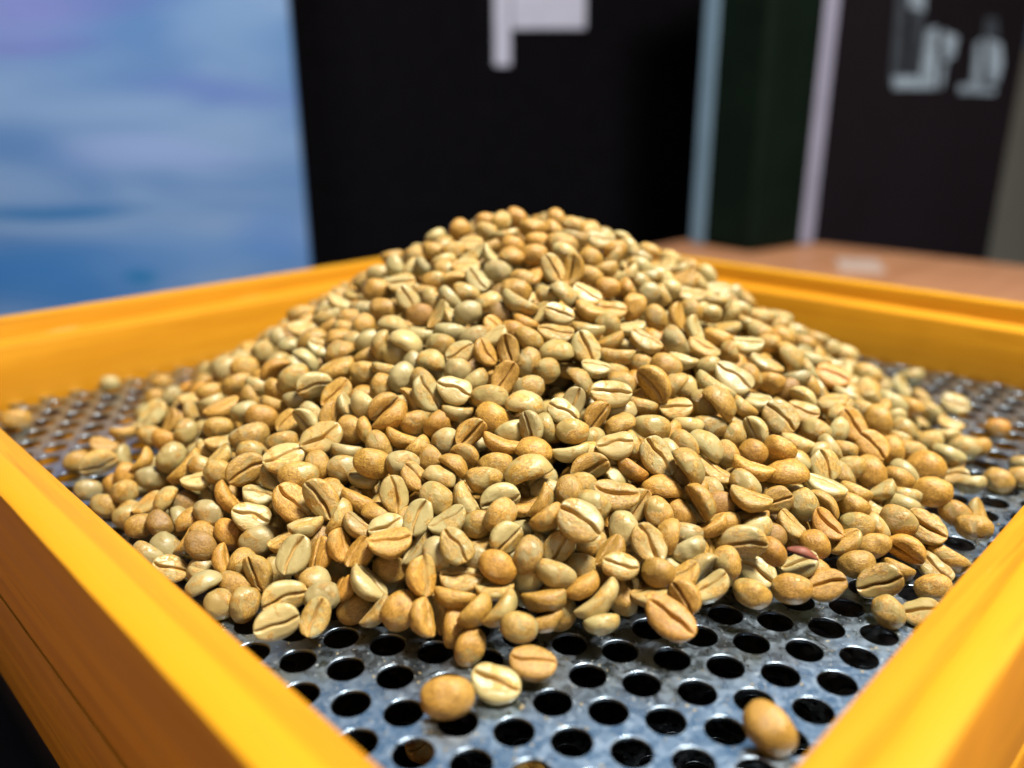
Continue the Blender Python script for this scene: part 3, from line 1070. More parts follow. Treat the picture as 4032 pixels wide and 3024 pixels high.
-10934 21243 767 -90 609 -113 81 p 0
741 23521 6435 -668 9 -13 80 o 5
3701 23363 5732 -624 188 20 80 p 0
4289 25252 5842 -548 191 0 80 t 7
-726 14612 1413 -674 326 106 80 g 13
9769 18600 1397 -529 453 -67 81 p 8
9011 24225 3163 -573 222 -92 80 t 1
10580 20009 1408 -702 248 -125 80 t 10
2563 17990 3262 -764 -118 -142 80 g 2
-4081 24880 5267 -672 -116 21 80 p 14
7589 20719 3222 -415 -69 -174 80 g 0
2247 16535 2177 778 391 -492 95 t 7
11598 18152 448 169 417 -462 81 t 10
-1161 23856 6340 269 -30 40 86 p 11
1868 23817 6542 -241 91 -30 92 g 7
-6972 20617 2753 -428 480 178 80 o 7
7855 17764 1726 -565 516 35 80 t 9
318 21708 5683 -682 78 40 82 t 14
3180 21961 5387 -277 502 18 80 o 11
-4703 21470 4163 990 120 62 81 o 7
7753 18374 2175 -368 509 -86 80 p 5
-2476 23385 5735 -259 417 82 80 g 0
-5108 15510 588 -636 523 249 81 t 12
3155 22444 5701 -112 -305 -36 88 p 9
-6992 23718 3523 -559 483 320 80 g 13
-6399 22619 3606 987 148 55 80 p 11
5555 15668 1273 -806 64 -136 80 d 3
3077 20327 4733 39 -105 -43 81 p 3
-7028 16497 923 -907 114 394 80 o 6
3827 16478 2412 302 363 -448 80 o 3
14118 20690 259 -766 124 -242 80 t 3
9552 17954 1098 -516 110 -208 80 p 15
-3820 20608 3918 -436 -270 31 80 t 9
6389 26439 4881 -548 417 115 80 p 0
-4547 22390 4474 -728 -53 81 80 t 14
-6867 15787 432 -748 -140 138 80 g 11
4548 15712 1575 -697 -49 -143 80 t 9
-8340 21383 2380 -291 -213 170 91 p 11
2682 15071 483 62 283 -733 93 t 1
8518 19985 2369 -605 -480 -333 80 t 11
233 15566 1706 -75 54 879 96 g 0
2897 23342 5978 -337 -366 -122 80 t 10
369 20382 4877 -162 215 -26 80 o 6
8077 23543 3561 -551 497 126 80 o 12
3023 23781 6142 -636 -119 -140 80 o 6
5913 23482 4754 -256 180 -107 80 p 10
6387 16483 897 -446 562 384 96 t 1
-2424 18372 3435 805 6 -539 80 t 13
-3200 19653 3887 -242 92 71 80 t 3
1826 17367 2839 -717 -140 -113 80 t 11
4219 22232 5097 -259 541 5 80 p 14
-2939 24730 5824 -655 -177 -45 80 t 11
687 20771 4998 208 -312 141 80 t 7
-4257 22737 4681 -595 -36 83 80 g 9
-4883 25205 4600 71 -37 831 101 o 11
2751 17053 2822 -340 539 -29 80 t 9
-412 20307 4730 271 362 -219 80 o 0
1495 19512 3915 1 -81 -996 93 p 2
-1088 23208 6127 175 -275 123 80 p 10
10891 27020 2197 -703 90 -160 80 p 4
1364 24914 6851 -527 489 301 80 o 8
-1881 22865 5724 -604 405 295 80 p 11
13003 22733 751 -351 -5 -241 80 p 4
-155 23885 6598 -243 -87 -6 80 p 4
64 20089 4691 -665 155 79 80 O 0
4345 16432 2000 -770 206 -24 80 g 11
3942 22988 5511 -434 -21 -91 80 p 9
6497 25322 4661 245 -15 -129 81 p 0
530 22634 5612 39 -257 563 92 O 7
-2312 20503 4512 -386 79 65 80 p 10
9348 21451 2432 -352 270 -163 82 p 10
-4571 25180 5009 -642 -264 -64 80 t 7
-2431 26389 6157 -461 -257 -51 80 p 3
3802 24106 5899 -395 228 -16 80 g 2
-5216 16782 1024 48 193 -681 85 t 8
-12014 25947 893 -704 -170 140 82 o 11
-2428 19615 3966 -563 446 229 80 g 7
10271 26747 2636 -347 191 -151 101 p 4
5117 24109 5287 137 -237 -18 82 t 0
-2915 23701 5598 -476 -475 -161 80 p 2
-2689 15337 438 -888 -388 228 104 p 9
-7903 17343 855 819 -67 -547 80 g 6
13932 22511 403 -665 -80 -291 80 o 3
13968 26240 606 -355 441 -133 90 p 6
-7744 19210 1837 -172 408 49 80 p 5
2489 19169 3863 -724 29 -54 80 t 13
-539 22942 6145 -3 418 -62 80 p 13
3593 22727 5384 -615 261 61 80 t 8
8011 20920 2918 -475 514 33 80 o 8
1332 20671 3268 -371 873 256 87 t 8
-1930 23236 5892 -560 -174 -37 80 t 8
5170 26345 5417 -599 269 49 80 p 2
-10803 20184 441 -637 -425 32 80 o 11
6676 17701 2155 -964 230 137 80 p 0
9646 20970 2173 -585 266 -114 80 p 1
5225 15971 1610 -160 -86 -118 84 o 3
14668 21521 273 -648 83 -261 80 p 3
649 16365 2341 -737 -74 -50 80 p 3
-804 25142 6778 -655 -81 -35 80 o 11
1246 24173 6654 -509 354 146 80 o 5
-1459 20780 4884 119 329 -98 80 p 12
2249 25214 6464 -927 -76 -211 93 t 10
-4939 18886 2902 -622 359 243 80 g 1
7353 18120 2140 -668 -189 -242 80 p 6
-4220 21170 4118 -576 394 251 80 p 11
5142 23656 5159 -289 -249 -119 80 t 9
-4093 15699 1178 -347 839 411 102 d 8
-7491 16610 712 -199 -457 242 80 t 4
-2129 18851 3782 -590 377 195 80 t 2
-4643 22011 4281 -539 94 134 80 t 3
7808 26612 3945 -486 434 52 80 t 13
-9405 22629 2050 106 0 204 80 p 9
6862 24085 4330 -418 198 -90 80 p 8
2728 20348 4193 931 -190 -68 105 t 2
8314 21770 3061 -267 506 -97 82 p 9
3921 15837 1716 -545 392 -24 80 t 9
6926 23226 4127 -182 167 -144 86 p 4
-7417 18248 829 -562 -37 -742 102 g 4
-3047 17004 1703 167 148 -272 89 o 10
-3884 26625 5503 -412 -102 46 80 t 15
4086 15073 1203 72 509 -396 80 o 3
-611 14988 1519 6 -141 102 80 t 10
8165 24470 3628 -612 -99 -207 80 t 10
5125 24878 5363 -276 -164 -112 80 p 12
-522 19485 3876 -135 -132 763 106 o 1
5822 26389 5136 -600 275 38 80 t 13
13304 27779 520 -872 -238 47 92 g 10
10496 20520 1538 -392 183 -204 80 p 11
8868 26480 3383 -428 160 -122 109 p 12
-10751 27430 1239 752 -132 632 92 p 7
3241 18781 3260 -870 395 108 86 o 4
567 16611 1904 122 147 28 92 t 8
3769 20977 4192 352 487 755 102 o 1
-578 23581 6327 -245 -174 -5 80 t 14
3558 24555 6072 -489 408 123 80 p 6
5717 24639 5009 -276 431 -33 80 p 6
7298 26498 4222 -513 -358 -247 80 g 6
2309 14922 1272 6 251 -965 99 t 9
-848 17582 2780 -70 11 -948 93 g 6
11082 22236 1508 -344 -172 -554 88 p 1
-6961 18104 972 614 32 -775 99 o 2
4894 25717 5275 -92 -283 522 98 t 9
3392 25312 6016 731 402 -453 104 p 0
-3750 19307 3064 -623 -598 -294 106 o 6
-1917 20322 3685 -742 609 279 103 p 0
-2376 22193 5292 -278 40 55 80 t 6
6273 23786 4544 -299 577 33 80 p 2
10244 24234 2215 229 31 -877 98 p 13
-8675 26099 2457 -529 -840 -12 101 o 13
9513 22048 2291 -755 644 64 100 t 3
8475 17126 1158 2 190 -298 80 p 5
9579 26631 2928 -345 191 -140 93 p 6
-6647 15413 572 -288 171 131 80 p 5
-5112 22541 4251 -338 -269 68 80 t 7
-6642 22272 3193 818 443 208 95 t 11
-2061 25102 6045 710 658 107 101 t 12
3919 16080 2192 -320 -186 -80 80 o 6
7666 22544 3063 361 -727 38 97 p 10
1555 20984 4716 169 -976 -134 102 t 2
-3920 16347 1907 -722 403 305 80 t 8
3604 17547 2905 -362 -422 -77 80 o 5
1956 14695 761 384 -882 -112 96 o 7
8419 21016 2698 -274 504 -109 80 g 7
-11263 27083 694 -91 816 -512 104 O 8
-961 19983 3694 452 -747 -459 95 d 3
-81 14558 706 -64 -968 -67 105 p 13
13169 24641 321 710 -675 21 87 t 4
-5812 24705 4308 -142 -377 114 80 g 0
-8778 25323 2401 473 865 -134 96 p 5
5801 16841 1641 -168 -891 -258 90 t 1
1158 19893 2850 667 -577 -376 101 p 5
-1122 18532 2876 541 83 417 87 g 10
4276 23793 5368 -961 253 89 105 t 0
-8685 20687 1460 241 -922 -302 89 g 6
4454 23169 5290 -529 474 172 80 p 6
-4040 20303 3411 -893 420 -32 93 o 2
3556 17011 2633 -539 499 77 80 g 8
1683 16903 2688 -983 -38 -175 80 p 2
12636 24366 624 -816 376 438 102 t 10
1285 20144 1582 332 415 277 92 g 13
488 14851 1426 -405 -609 -11 80 p 2
-9628 22615 1689 234 -55 700 99 d 5
-2205 16718 1719 -357 -40 901 101 O 6
10506 22128 1788 224 -50 -965 94 o 1
4489 15495 1249 -121 330 839 97 o 6
-6310 24467 3747 -336 832 -233 92 t 2
-5520 26283 4234 180 -890 -47 93 t 4
-6003 21987 3140 -941 -29 332 102 p 12
6377 14976 804 -681 372 -44 80 O 0
-9514 23683 1888 -913 198 -283 90 O 15
-8538 21270 1683 703 670 7 86 t 4
-9869 19856 665 303 -78 -702 103 g 0
4495 15195 712 -919 -136 -53 98 t 7
-679 22910 5606 -50 365 -815 103 g 11
-9662 18613 420 -745 160 285 80 g 11
-10313 25922 1250 -128 744 205 99 t 2
-12254 25470 525 390 827 169 85 g 8
8865 20769 2296 593 -91 315 93 p 1
-2662 21764 4538 103 -460 866 94 o 12
3256 14730 1155 -373 330 -122 80 p 13
9314 24338 2742 -978 137 -78 89 o 0
-588 21510 4557 686 -636 239 90 t 0
-7622 20680 1977 -355 -403 839 101 o 7
8886 23690 2910 -307 528 -786 92 g 1
-5899 25965 4033 237 837 492 102 o 3
-896 16625 2210 361 -72 279 88 t 13
9647 23797 2502 -21 329 -944 103 p 5
-7741 25464 2990 739 12 623 100 t 4
5961 21038 3429 -903 23 -72 98 O 11
579 21502 5043 357 34 460 97 p 8
6658 24806 4272 486 32 402 93 t 4
-120 21936 5232 195 -949 237 104 d 0
-9363 25257 2072 -3 801 -138 104 p 14
-3567 17438 1354 291 -935 -204 98 O 12
-2325 21139 4372 125 -161 978 91 p 12
11105 23992 1722 -924 -38 309 103 t 6
6989 23255 3571 -227 301 -565 93 t 3
-3313 22858 4683 204 890 -399 98 t 6
-8308 19937 1435 -44 967 -240 88 g 11
1136 27008 6540 -939 -165 -264 85 t 5
3190 16974 2299 230 217 401 102 t 1
5365 22715 3862 177 837 447 98 p 7
1253 19218 2916 -459 -651 -395 88 p 0
-8964 23403 2155 677 -406 588 84 O 3
3107 19310 3569 578 -742 -22 93 O 2
876 15301 1697 -788 -223 -134 80 g 6
-631 16261 1660 980 65 -184 99 t 4
960 18615 3037 901 -421 17 103 t 8
-9222 19702 535 -143 852 -293 105 o 12
-6644 17526 866 -582 551 214 106 g 11
-6864 24271 3418 -550 699 30 94 d 3
2980 21984 4930 32 169 -165 100 t 9
1879 18764 3462 96 177 -435 96 g 9
-4292 16895 1744 -52 870 251 90 o 10
-4159 18256 2424 -29 -163 886 93 o 3
-2653 19058 3260 -198 53 -77 91 p 8
580 15014 562 119 559 -729 101 o 12
-1106 26455 6389 -658 675 -220 104 t 4
6618 16987 1460 -891 -275 224 104 p 9
-3496 15961 1458 510 -342 -718 86 o 0
1420 17244 1790 -676 570 -253 101 o 10
-5157 20368 2993 -728 -256 -361 87 o 1
2895 16655 1769 -16 -497 618 88 t 11
-2309 15623 1700 -576 -495 -82 80 t 6
6674 17667 1749 -915 -395 -17 95 t 8
1166 20079 3851 -39 488 -829 90 d 8
8988 25977 2979 -669 389 404 94 p 1
2186 17090 2487 441 832 182 93 t 1
-5470 19416 2490 -162 761 381 96 t 11
1952 15537 1248 546 -756 117 106 t 6
-6417 26558 3711 -395 -870 -208 96 d 4
6029 17552 1910 342 404 -779 86 p 13
-7019 22350 2715 59 -665 -703 91 o 13
5708 16475 1091 109 -437 755 97 t 11
625 20291 3086 -15 -77 -523 92 o 7
4794 18838 2898 365 -184 184 93 O 5
6171 15565 527 -174 80 -400 104 g 10
960 22093 5340 115 204 710 99 g 3
-1385 14740 759 331 137 532 98 t 5
-2879 16496 1470 -558 -598 -273 104 p 3
7684 20295 2001 -147 234 -4 96 p 11
7202 21816 3110 310 -452 832 105 o 4
5362 18515 2570 -941 123 220 102 g 6
1011 17980 2675 885 425 -37 99 o 6
5179 17032 1991 -715 170 -74 80 t 12
3993 22083 4636 -133 63 120 106 g 2
10572 24518 1754 784 -544 -36 104 p 7
4895 23148 4603 -885 258 87 105 d 4
3275 24563 5280 -238 348 -848 106 t 6
5351 17215 1491 -66 804 590 102 o 2
4344 20655 3498 -101 -803 -502 101 d 12
1566 18510 2946 -728 -284 480 104 p 12
6215 20167 2986 210 -13 710 96 o 11
-2310 18309 2548 901 27 407 93 g 12
-7988 19596 626 328 466 -753 88 g 5
395 18383 2908 235 -45 -321 89 o 2
13703 24844 407 639 -672 72 105 O 5
-7274 18816 1510 -325 784 485 99 t 0
3252 21680 4313 -20 -983 3 104 p 12
2366 16207 1136 -941 229 237 93 O 1
2967 26003 6200 -243 -354 -824 87 p 6
-5210 17003 1528 -938 -114 -327 89 t 9
-6577 23006 3086 -181 -837 -81 104 t 4
-5518 17457 1231 -915 8 -62 105 o 1
-6300 19988 2360 399 482 360 103 t 6
1033 20678 4591 -295 -64 -703 94 d 1
-334 18185 2313 -100 92 46 100 d 15
641 17925 2199 -204 -22 908 103 t 5
-5043 26127 4508 54 713 -258 87 o 1
-5426 24094 4194 2 2 931 97 p 4
-5824 17014 934 -324 -725 -593 91 o 3
87 23207 5448 -411 4 733 105 g 9
-243 18365 2871 -18 -478 703 90 p 0
-10771 26543 1284 -312 -218 791 97 o 0
-4088 17531 2102 -37 -350 871 90 o 1
2247 23754 5848 -550 -729 -191 102 o 4
-2559 16848 2126 -78 -245 894 103 d 7
6534 19012 2387 270 105 212 90 O 0
423 24622 6349 -378 856 186 88 d 1
-7988 17931 471 -903 -27 -164 97 p 6
-1135 21152 4279 -699 542 302 86 o 1
4304 21245 4183 -106 216 -970 105 o 4
-4258 15072 803 -91 353 -204 92 o 10
3023 18250 2617 -402 -564 -321 94 p 15
8276 20587 1824 -292 -843 -448 88 o 0
-11845 24277 394 583 -787 44 85 p 2
140 17083 2563 -297 932 56 85 p 2
-2598 25383 5813 644 641 -245 88 o 4
-7506 26963 3065 83 991 66 94 p 8
-5706 16431 693 -150 -911 -276 104 o 6
-10205 27603 1515 900 167 -91 92 o 7
-1658 18700 3285 723 -46 -420 85 o 11
-620 18717 3438 70 -122 -961 92 t 10
-4077 16283 1500 97 61 171 91 p 12
-2972 18053 2266 -326 -39 944 90 p 15
-5406 27473 4165 -305 174 357 103 p 2
7529 23025 3538 139 -814 182 105 O 10
-4135 23628 4795 -120 1 -355 92 t 12
-3590 23992 5146 20 -272 -788 102 p 0
5483 23262 4350 -444 788 318 88 p 2
1892 20035 4163 45 27 -959 99 t 13
-52 24393 5849 85 240 276 94 p 3
6811 21063 2209 -477 447 -682 92 t 12
-10942 23487 781 -666 -121 -575 101 d 6
-226 16487 2212 126 -229 268 99 o 7
790 23494 5588 469 13 683 98 t 8
1783 21090 2994 -707 -677 -205 94 t 14
-7060 24998 3361 -697 -716 12 95 o 11
11280 26217 1689 488 711 -504 98 o 6
2911 17676 2322 501 -282 664 90 t 8
1220 22927 5719 302 -23 448 98 o 12
6435 23810 3967 -841 401 -12 90 o 4
4734 16701 1447 454 292 -667 93 p 13
1860 18073 2675 -650 -409 -227 97 p 8
-1747 18502 2761 269 715 534 97 t 12
-3440 21515 3295 -856 393 34 96 t 2
3617 19283 2590 -45 988 149 105 p 12
9804 19833 1279 668 -486 1 98 p 10
7251 20761 2725 -940 309 140 102 p 8
-2915 18658 2588 185 -11 -100 92 p 2
6899 16621 791 -222 -885 273 86 o 9
-8145 18553 643 101 963 204 104 t 4
2217 20003 3251 -904 131 312 91 o 5
10043 17603 467 747 665 -5 90 p 10
5673 19479 2866 -572 -773 -100 99 p 8
41 18908 3594 -430 -852 -283 97 t 2
-2925 15799 1462 864 -445 -155 94 t 0
-3579 22077 3902 -826 -412 39 100 p 3
3320 14878 733 205 253 -944 105 t 10
494 24469 5465 -908 29 -390 103 o 11
11188 25404 2012 -289 132 -193 103 p 10
9344 16834 417 -124 882 390 106 d 13
-395 20220 3895 742 -499 -273 84 O 14
-763 24107 5625 -858 -181 52 91 g 12
-9738 21219 670 286 -106 91 102 p 2
4824 18102 2127 -34 -801 -596 85 t 0
-7473 24646 3109 -764 228 -523 104 p 10
-5511 25374 4253 293 955 -1 96 o 10
-3011 26618 5549 673 527 -364 87 p 2
-6272 18109 1646 -287 899 319 85 g 9
-1484 15471 1544 -690 -673 -186 87 d 4
-4994 21936 3617 -115 -183 596 96 g 10
-3268 19550 3323 699 -212 -222 102 p 5
5040 17633 1840 -891 -259 110 97 o 4
-3130 25654 5553 -285 918 100 84 g 11
-8533 22134 1876 860 424 88 105 O 3
-4805 16551 1434 -935 88 -37 92 g 9
-6500 16845 612 -117 984 115 102 o 3
-3154 15549 934 -847 75 -516 105 p 2
-753 23731 5058 23 -348 -457 89 o 15
1869 20187 1549 -9 -158 208 91 t 2
1857 20020 959 -846 133 -83 100 t 11
-9951 27076 1699 542 178 -747 96 o 3
-2932 23293 4985 -903 54 -413 90 p 2
2235 21625 4922 -806 510 273 103 t 13
7223 22664 3319 -94 -583 265 85 g 0
2474 15527 1604 249 274 920 106 O 9
5973 25000 4366 120 986 -12 95 p 1
-1063 15002 1318 357 252 532 92 p 13
2816 24436 5842 -203 313 -549 85 g 7
1273 15437 1228 607 -721 -305 105 t 13
194 20124 3885 216 295 -699 88 t 1
-874 19645 3072 468 -59 561 102 g 2
9457 23030 1351 -933 -172 106 106 o 9
-851 20213 1534 174 -38 229 97 p 5
1042 27884 6244 926 -86 -345 104 o 12
9014 20357 2108 -101 -908 -240 97 t 0
-2648 24319 5365 138 -55 814 86 O 7
8351 22723 2738 -290 102 -92 105 t 0
-5487 22234 3465 223 239 -4 103 t 10
6382 21818 3105 -796 258 39 103 O 11
3214 20769 4458 -306 -84 -77 80 o 1
-5431 21492 3255 66 5 -997 88 o 3
-1336 25766 6069 933 246 127 84 d 8
3733 19239 3383 -541 -786 -153 94 t 13
-2394 20763 3774 611 -150 -762 94 g 9
-591 14942 928 889 125 439 95 O 3
-4296 17886 1813 61 -484 872 96 O 3
13488 22918 376 -356 496 144 88 g 0
-8845 28427 2143 638 554 353 90 g 1
-5021 18300 2178 855 -249 453 87 o 14
40 15106 1046 705 -185 458 104 g 14
-6046 17847 1217 -231 881 -251 103 g 14
9451 18878 734 -146 752 211 97 t 3
7891 17223 740 458 214 378 101 p 7
671 19249 2951 384 133 582 85 t 9
-4039 22400 1509 -387 908 20 84 p 11
13734 25644 401 -818 85 407 90 d 6
8647 19426 1672 -154 -253 849 85 t 9
1618 21982 5222 287 17 886 95 o 9
3556 25330 5241 -306 -946 103 86 p 3
-1450 16646 1792 309 -799 -461 106 o 3
-1551 19300 2777 229 -255 -934 90 t 6
-3712 25460 5246 -40 53 -310 91 t 6
8464 27121 3202 391 -615 -25 99 o 9
-9083 19092 430 348 -33 -860 104 O 4
-2341 18837 2818 863 -457 215 89 p 8
2122 21044 4268 -343 -863 186 100 t 4
3461 16346 1516 12 -955 -246 88 t 10
-88 19114 2854 496 167 -850 98 t 15
1131 23142 4971 968 -90 -233 93 d 3
-2750 16069 828 720 651 143 103 p 1
2966 17359 1692 -66 104 -932 106 t 9
-8764 17867 576 205 -40 -854 85 p 4
4699 20231 3183 80 -309 -13 91 o 6
-3997 23756 4192 -100 345 610 89 o 0
6879 19899 2608 712 -637 -270 86 g 2
8457 18335 941 -839 -169 230 102 p 1
7215 19831 2040 377 96 921 100 p 3
-3195 21622 3883 952 28 -302 87 t 3
3025 25272 5474 -888 278 -97 99 p 1
-535 22011 4816 272 -953 103 103 o 7
4804 21820 4211 62 813 578 92 t 5
213 23821 6099 464 8 -569 93 t 9
4506 22614 4221 530 -289 557 94 p 7
1334 21439 2778 158 -154 807 98 t 15
-8297 24504 2634 7 185 979 99 p 13
-12249 26192 517 -79 702 -173 106 t 4
-2338 15366 977 287 -80 943 93 o 1
2817 22810 4930 -883 -174 415 100 t 6
1241 21714 4729 -598 623 -153 103 o 3
-9159 29025 1875 -642 -162 107 86 O 6
10382 26144 2189 456 180 788 104 o 15
-7415 23937 3074 -703 -596 -239 93 t 2
4900 20988 3849 -765 -139 122 98 t 2
4313 24726 5220 -404 -704 -87 94 O 13
10717 26820 1669 603 -580 -251 98 t 9
-7947 20371 1332 206 316 -872 103 t 1
-1331 21856 4582 -223 -253 -589 105 p 11
-964 14314 479 -577 776 230 104 p 15
2300 27309 6206 216 -829 294 100 t 3
-10444 23905 1107 -606 -3 792 91 p 6
-4187 21581 3862 184 -251 789 100 t 9
7459 20008 2400 633 -697 -322 89 o 15
-585 18092 3091 322 38 299 87 o 9
-9169 22105 1538 -261 -25 14 100 p 1
-3837 22960 4073 -373 -97 896 92 o 1
7269 21410 2556 -972 229 53 92 O 0
12087 20600 685 -185 -430 243 93 o 15
-9741 23119 1397 -656 713 182 91 g 12
2290 24664 6073 -43 28 751 86 t 11
10258 19078 451 762 -368 -450 98 g 10
883 21009 3026 334 -939 14 105 g 8
9139 22480 2567 537 110 420 89 o 13
12440 22857 596 90 227 449 86 p 3
-7695 24070 2632 421 -896 135 88 g 10
6470 23213 3436 -810 285 493 85 t 11
3111 20218 3640 386 -399 828 93 O 11
5104 21654 3172 -407 701 523 104 d 7
4684 20931 3041 -120 -964 -229 86 O 15
-2630 20863 1450 168 -1 983 98 o 0
-10554 29006 1155 242 106 -787 105 t 4
12917 25078 811 255 198 186 101 o 12
4272 25322 5291 -30 -49 342 95 t 13
7330 15819 681 -565 -493 436 94 g 10
3175 23219 5363 -186 233 -383 90 d 11
1358 20239 4330 956 10 94 98 d 1
7371 23199 2956 -339 214 -523 85 p 5
-690 25575 5882 432 -150 240 105 o 12
5296 21007 3290 46 282 362 104 g 2
1803 23122 5316 -143 -129 -950 98 p 3
-4645 15668 659 70 -584 739 96 g 15
-209 23774 5632 42 149 400 89 p 11
2990 27234 5989 -908 -323 -241 89 d 0
-8921 26895 2279 15 92 348 94 t 1
7190 23810 3861 137 346 618 95 o 11
1392 23796 6048 650 622 -306 85 o 3
-6170 18732 1937 97 -204 257 103 o 11
2981 23882 5243 -593 -578 554 87 p 12
4185 18962 2732 -771 -308 323 87 t 3
-10299 21436 435 -713 378 -586 84 o 11
9011 21264 1660 449 -216 589 96 p 4
5821 21601 3292 -592 -155 -622 97 p 8
3527 26035 5251 -110 -886 175 92 t 11
-2668 19974 3313 96 -982 9 104 t 0
5671 23839 3981 -848 462 180 92 t 1
-770 17001 1612 339 150 -363 103 t 7
1247 23807 5222 -420 -776 -465 105 t 14
8902 18504 395 -79 983 105 88 o 14
-2983 17835 1699 -508 841 -157 97 o 12
504 27259 6490 -240 -238 -900 99 g 7
-606 25829 6602 -904 155 104 91 g 0
-2638 22560 4860 613 735 87 86 t 8
10442 19660 917 431 -74 176 94 t 0
-6570 21939 2843 -545 -120 806 104 g 4
-7910 22198 2215 -966 -209 6 99 p 13
-4895 24736 4260 -171 203 872 87 O 1
9538 22917 2139 542 -754 165 92 t 2
655 19798 4111 -162 35 -266 90 p 10
4774 26528 4991 122 538 326 94 t 6
138 19535 3953 558 763 209 87 t 12
1981 22595 5054 806 -348 439 103 O 5
4260 19574 3014 -105 50 569 86 t 0
381 20649 4181 568 -275 167 99 p 3
4737 18631 2414 -46 -56 -878 102 t 14
-2910 22379 4289 81 -878 -450 92 t 11
-5472 19164 1984 -318 -122 584 102 p 5
3613 16901 1786 55 521 -841 93 o 2
2539 20702 3564 -412 -873 -65 91 p 13
3439 21319 3637 314 101 850 93 o 5
1282 20226 2127 136 273 462 95 t 4
5349 27568 4826 142 -855 403 95 o 10
-9566 28196 1791 146 -46 -411 94 o 10
8686 16833 643 516 -424 -738 91 p 6
5274 20373 3446 -287 -856 -86 97 t 6
-3130 25057 5229 585 -772 75 95 o 10
10165 21500 1536 163 -447 675 103 t 8
-10104 26523 1347 274 -103 289 86 g 6
-2 26842 6273 -642 -697 61 89 t 3
3628 20716 3730 -131 75 -983 91 o 10
4337 17608 2003 867 407 -288 94 t 0
-3858 16903 1461 -767 -331 -546 86 p 6
-7246 22035 2122 -683 330 -401 85 g 2
-3032 23824 4679 -936 255 41 106 p 8
-861 15669 1313 405 300 -73 103 p 0
1821 21659 4632 167 -2 -45 91 t 6
-4556 20749 2991 581 -346 -233 90 p 15
3480 22656 4645 -396 144 -525 91 p 10
61 21645 4698 147 -135 -951 86 t 9
-694 20848 4196 -241 -845 -119 95 d 10
1975 16740 1469 140 -255 939 95 g 5
-3693 16471 837 -490 692 365 102 t 3
6509 17671 958 -481 -863 104 86 o 9
2372 22697 4108 -419 -735 257 92 t 13
11571 23065 1374 -609 198 -764 105 o 13
8503 25090 3247 -260 -393 -863 104 t 4
11374 27466 1558 591 99 432 100 p 0
319 25588 6464 121 296 445 93 t 10
3869 24447 5394 -171 907 -136 90 p 10
-4302 24819 4590 288 743 31 105 p 7
9207 19396 1419 235 -824 -88 96 t 4
-8036 24887 2504 465 404 -708 105 o 5
-8770 19575 1097 470 238 -741 85 t 14
-522 24840 5857 414 59 -266 84 g 0
7489 23671 2976 544 697 -438 99 O 9
3985 22890 4534 -197 -53 719 100 g 0
-3671 25148 4555 -949 94 -255 88 g 3
2407 18446 2821 458 -75 121 100 g 13
6349 20808 2776 147 25 960 103 o 2
5865 23121 3726 -590 81 -688 96 t 14
6367 22582 3335 15 -133 863 87 p 6
-9484 23556 1189 -14 -158 -603 97 o 11
1917 20431 3526 513 127 -184 93 t 13
4299 24558 4353 -989 98 110 86 g 10
-4793 20657 2407 406 -275 720 95 g 1
4091 23941 4338 106 -944 -111 94 p 5
716 23703 4771 -121 -425 897 92 t 9
-2065 20555 1964 -303 -176 286 88 t 2
1307 22620 2369 353 12 300 101 t 1
4913 28095 4916 -293 58 451 100 o 0
9553 25562 2663 773 -385 -105 94 t 4
-1511 24281 5835 -897 -323 211 92 t 3
2715 25138 5990 131 357 892 97 p 8
8669 19967 1840 379 909 -102 86 t 9
-6208 23381 3355 793 -577 -99 93 o 1
-5996 24093 3580 159 -58 -799 90 p 12
-11410 25872 660 -224 -328 659 104 g 2
-10276 23321 1138 -254 845 137 96 p 6
13018 25761 465 843 22 -534 103 t 5
-8269 23034 2178 63 0 944 104 o 4
-1575 16082 1467 -646 -308 -466 102 t 2
-5905 20649 2369 473 -847 14 101 d 9
-1960 17613 2244 -411 626 397 86 t 7
9259 22499 1814 893 90 -440 90 o 9
7609 16571 562 -440 -211 -872 96 g 7
2330 22278 4821 -65 -881 -310 102 t 5
1051 14863 920 176 417 126 96 o 6
-4657 22611 3578 92 26 894 98 o 1
-2287 25544 5266 -342 112 -500 89 t 4
-1647 17172 2053 -145 -267 214 100 O 11
-4357 20224 2858 -190 -846 -440 91 g 6
10104 20875 570 360 -926 -107 104 t 1
2993 18853 2498 406 340 571 105 o 9
-5494 21654 2441 -66 -424 -251 87 p 0
-6211 20579 1757 13 64 -479 96 t 8
-6 16767 1530 402 881 108 92 d 0
-2780 20579 3119 -790 -115 -333 97 p 4
-1563 23789 4834 -718 -628 -298 98 t 15
3138 16175 1023 -9 733 636 97 o 12
6998 18114 982 -32 994 103 85 p 3
874 20462 3628 94 -226 935 99 d 1
1544 23720 4696 237 -103 804 100 O 4
3464 23539 4055 -930 -284 155 101 t 3
-4206 23086 1130 -69 -154 983 95 o 12
-751 20030 949 909 386 -40 102 g 1
-1929 27846 5747 -544 -217 263 101 t 4
1978 16358 2105 154 353 736 95 g 15
-1540 26369 5944 203 -18 6 87 o 15
9810 24747 2192 -185 524 444 99 p 0
-6593 21305 2653 230 -259 141 92 p 11
6645 21106 3148 316 -336 877 89 g 7
-10804 24669 956 71 -397 -507 91 t 15
2340 17667 2390 -610 -692 -368 92 o 3
6916 24388 3388 226 119 -950 94 g 4
-7138 20235 1668 226 -611 430 87 o 8
2035 19436 3417 -146 190 -129 95 O 5
-3194 24540 4738 921 -328 190 98 d 7
-10734 24286 579 -128 -77 -204 98 p 0
8040 19752 1655 -167 10 -900 102 o 3
3303 15501 1088 -149 -526 722 91 t 0
8933 20317 1431 665 -192 719 86 t 4
-2111 19490 3212 -883 -28 -150 102 t 3
5775 18436 2000 84 183 760 87 t 0
8435 21906 2114 964 -193 181 103 o 3
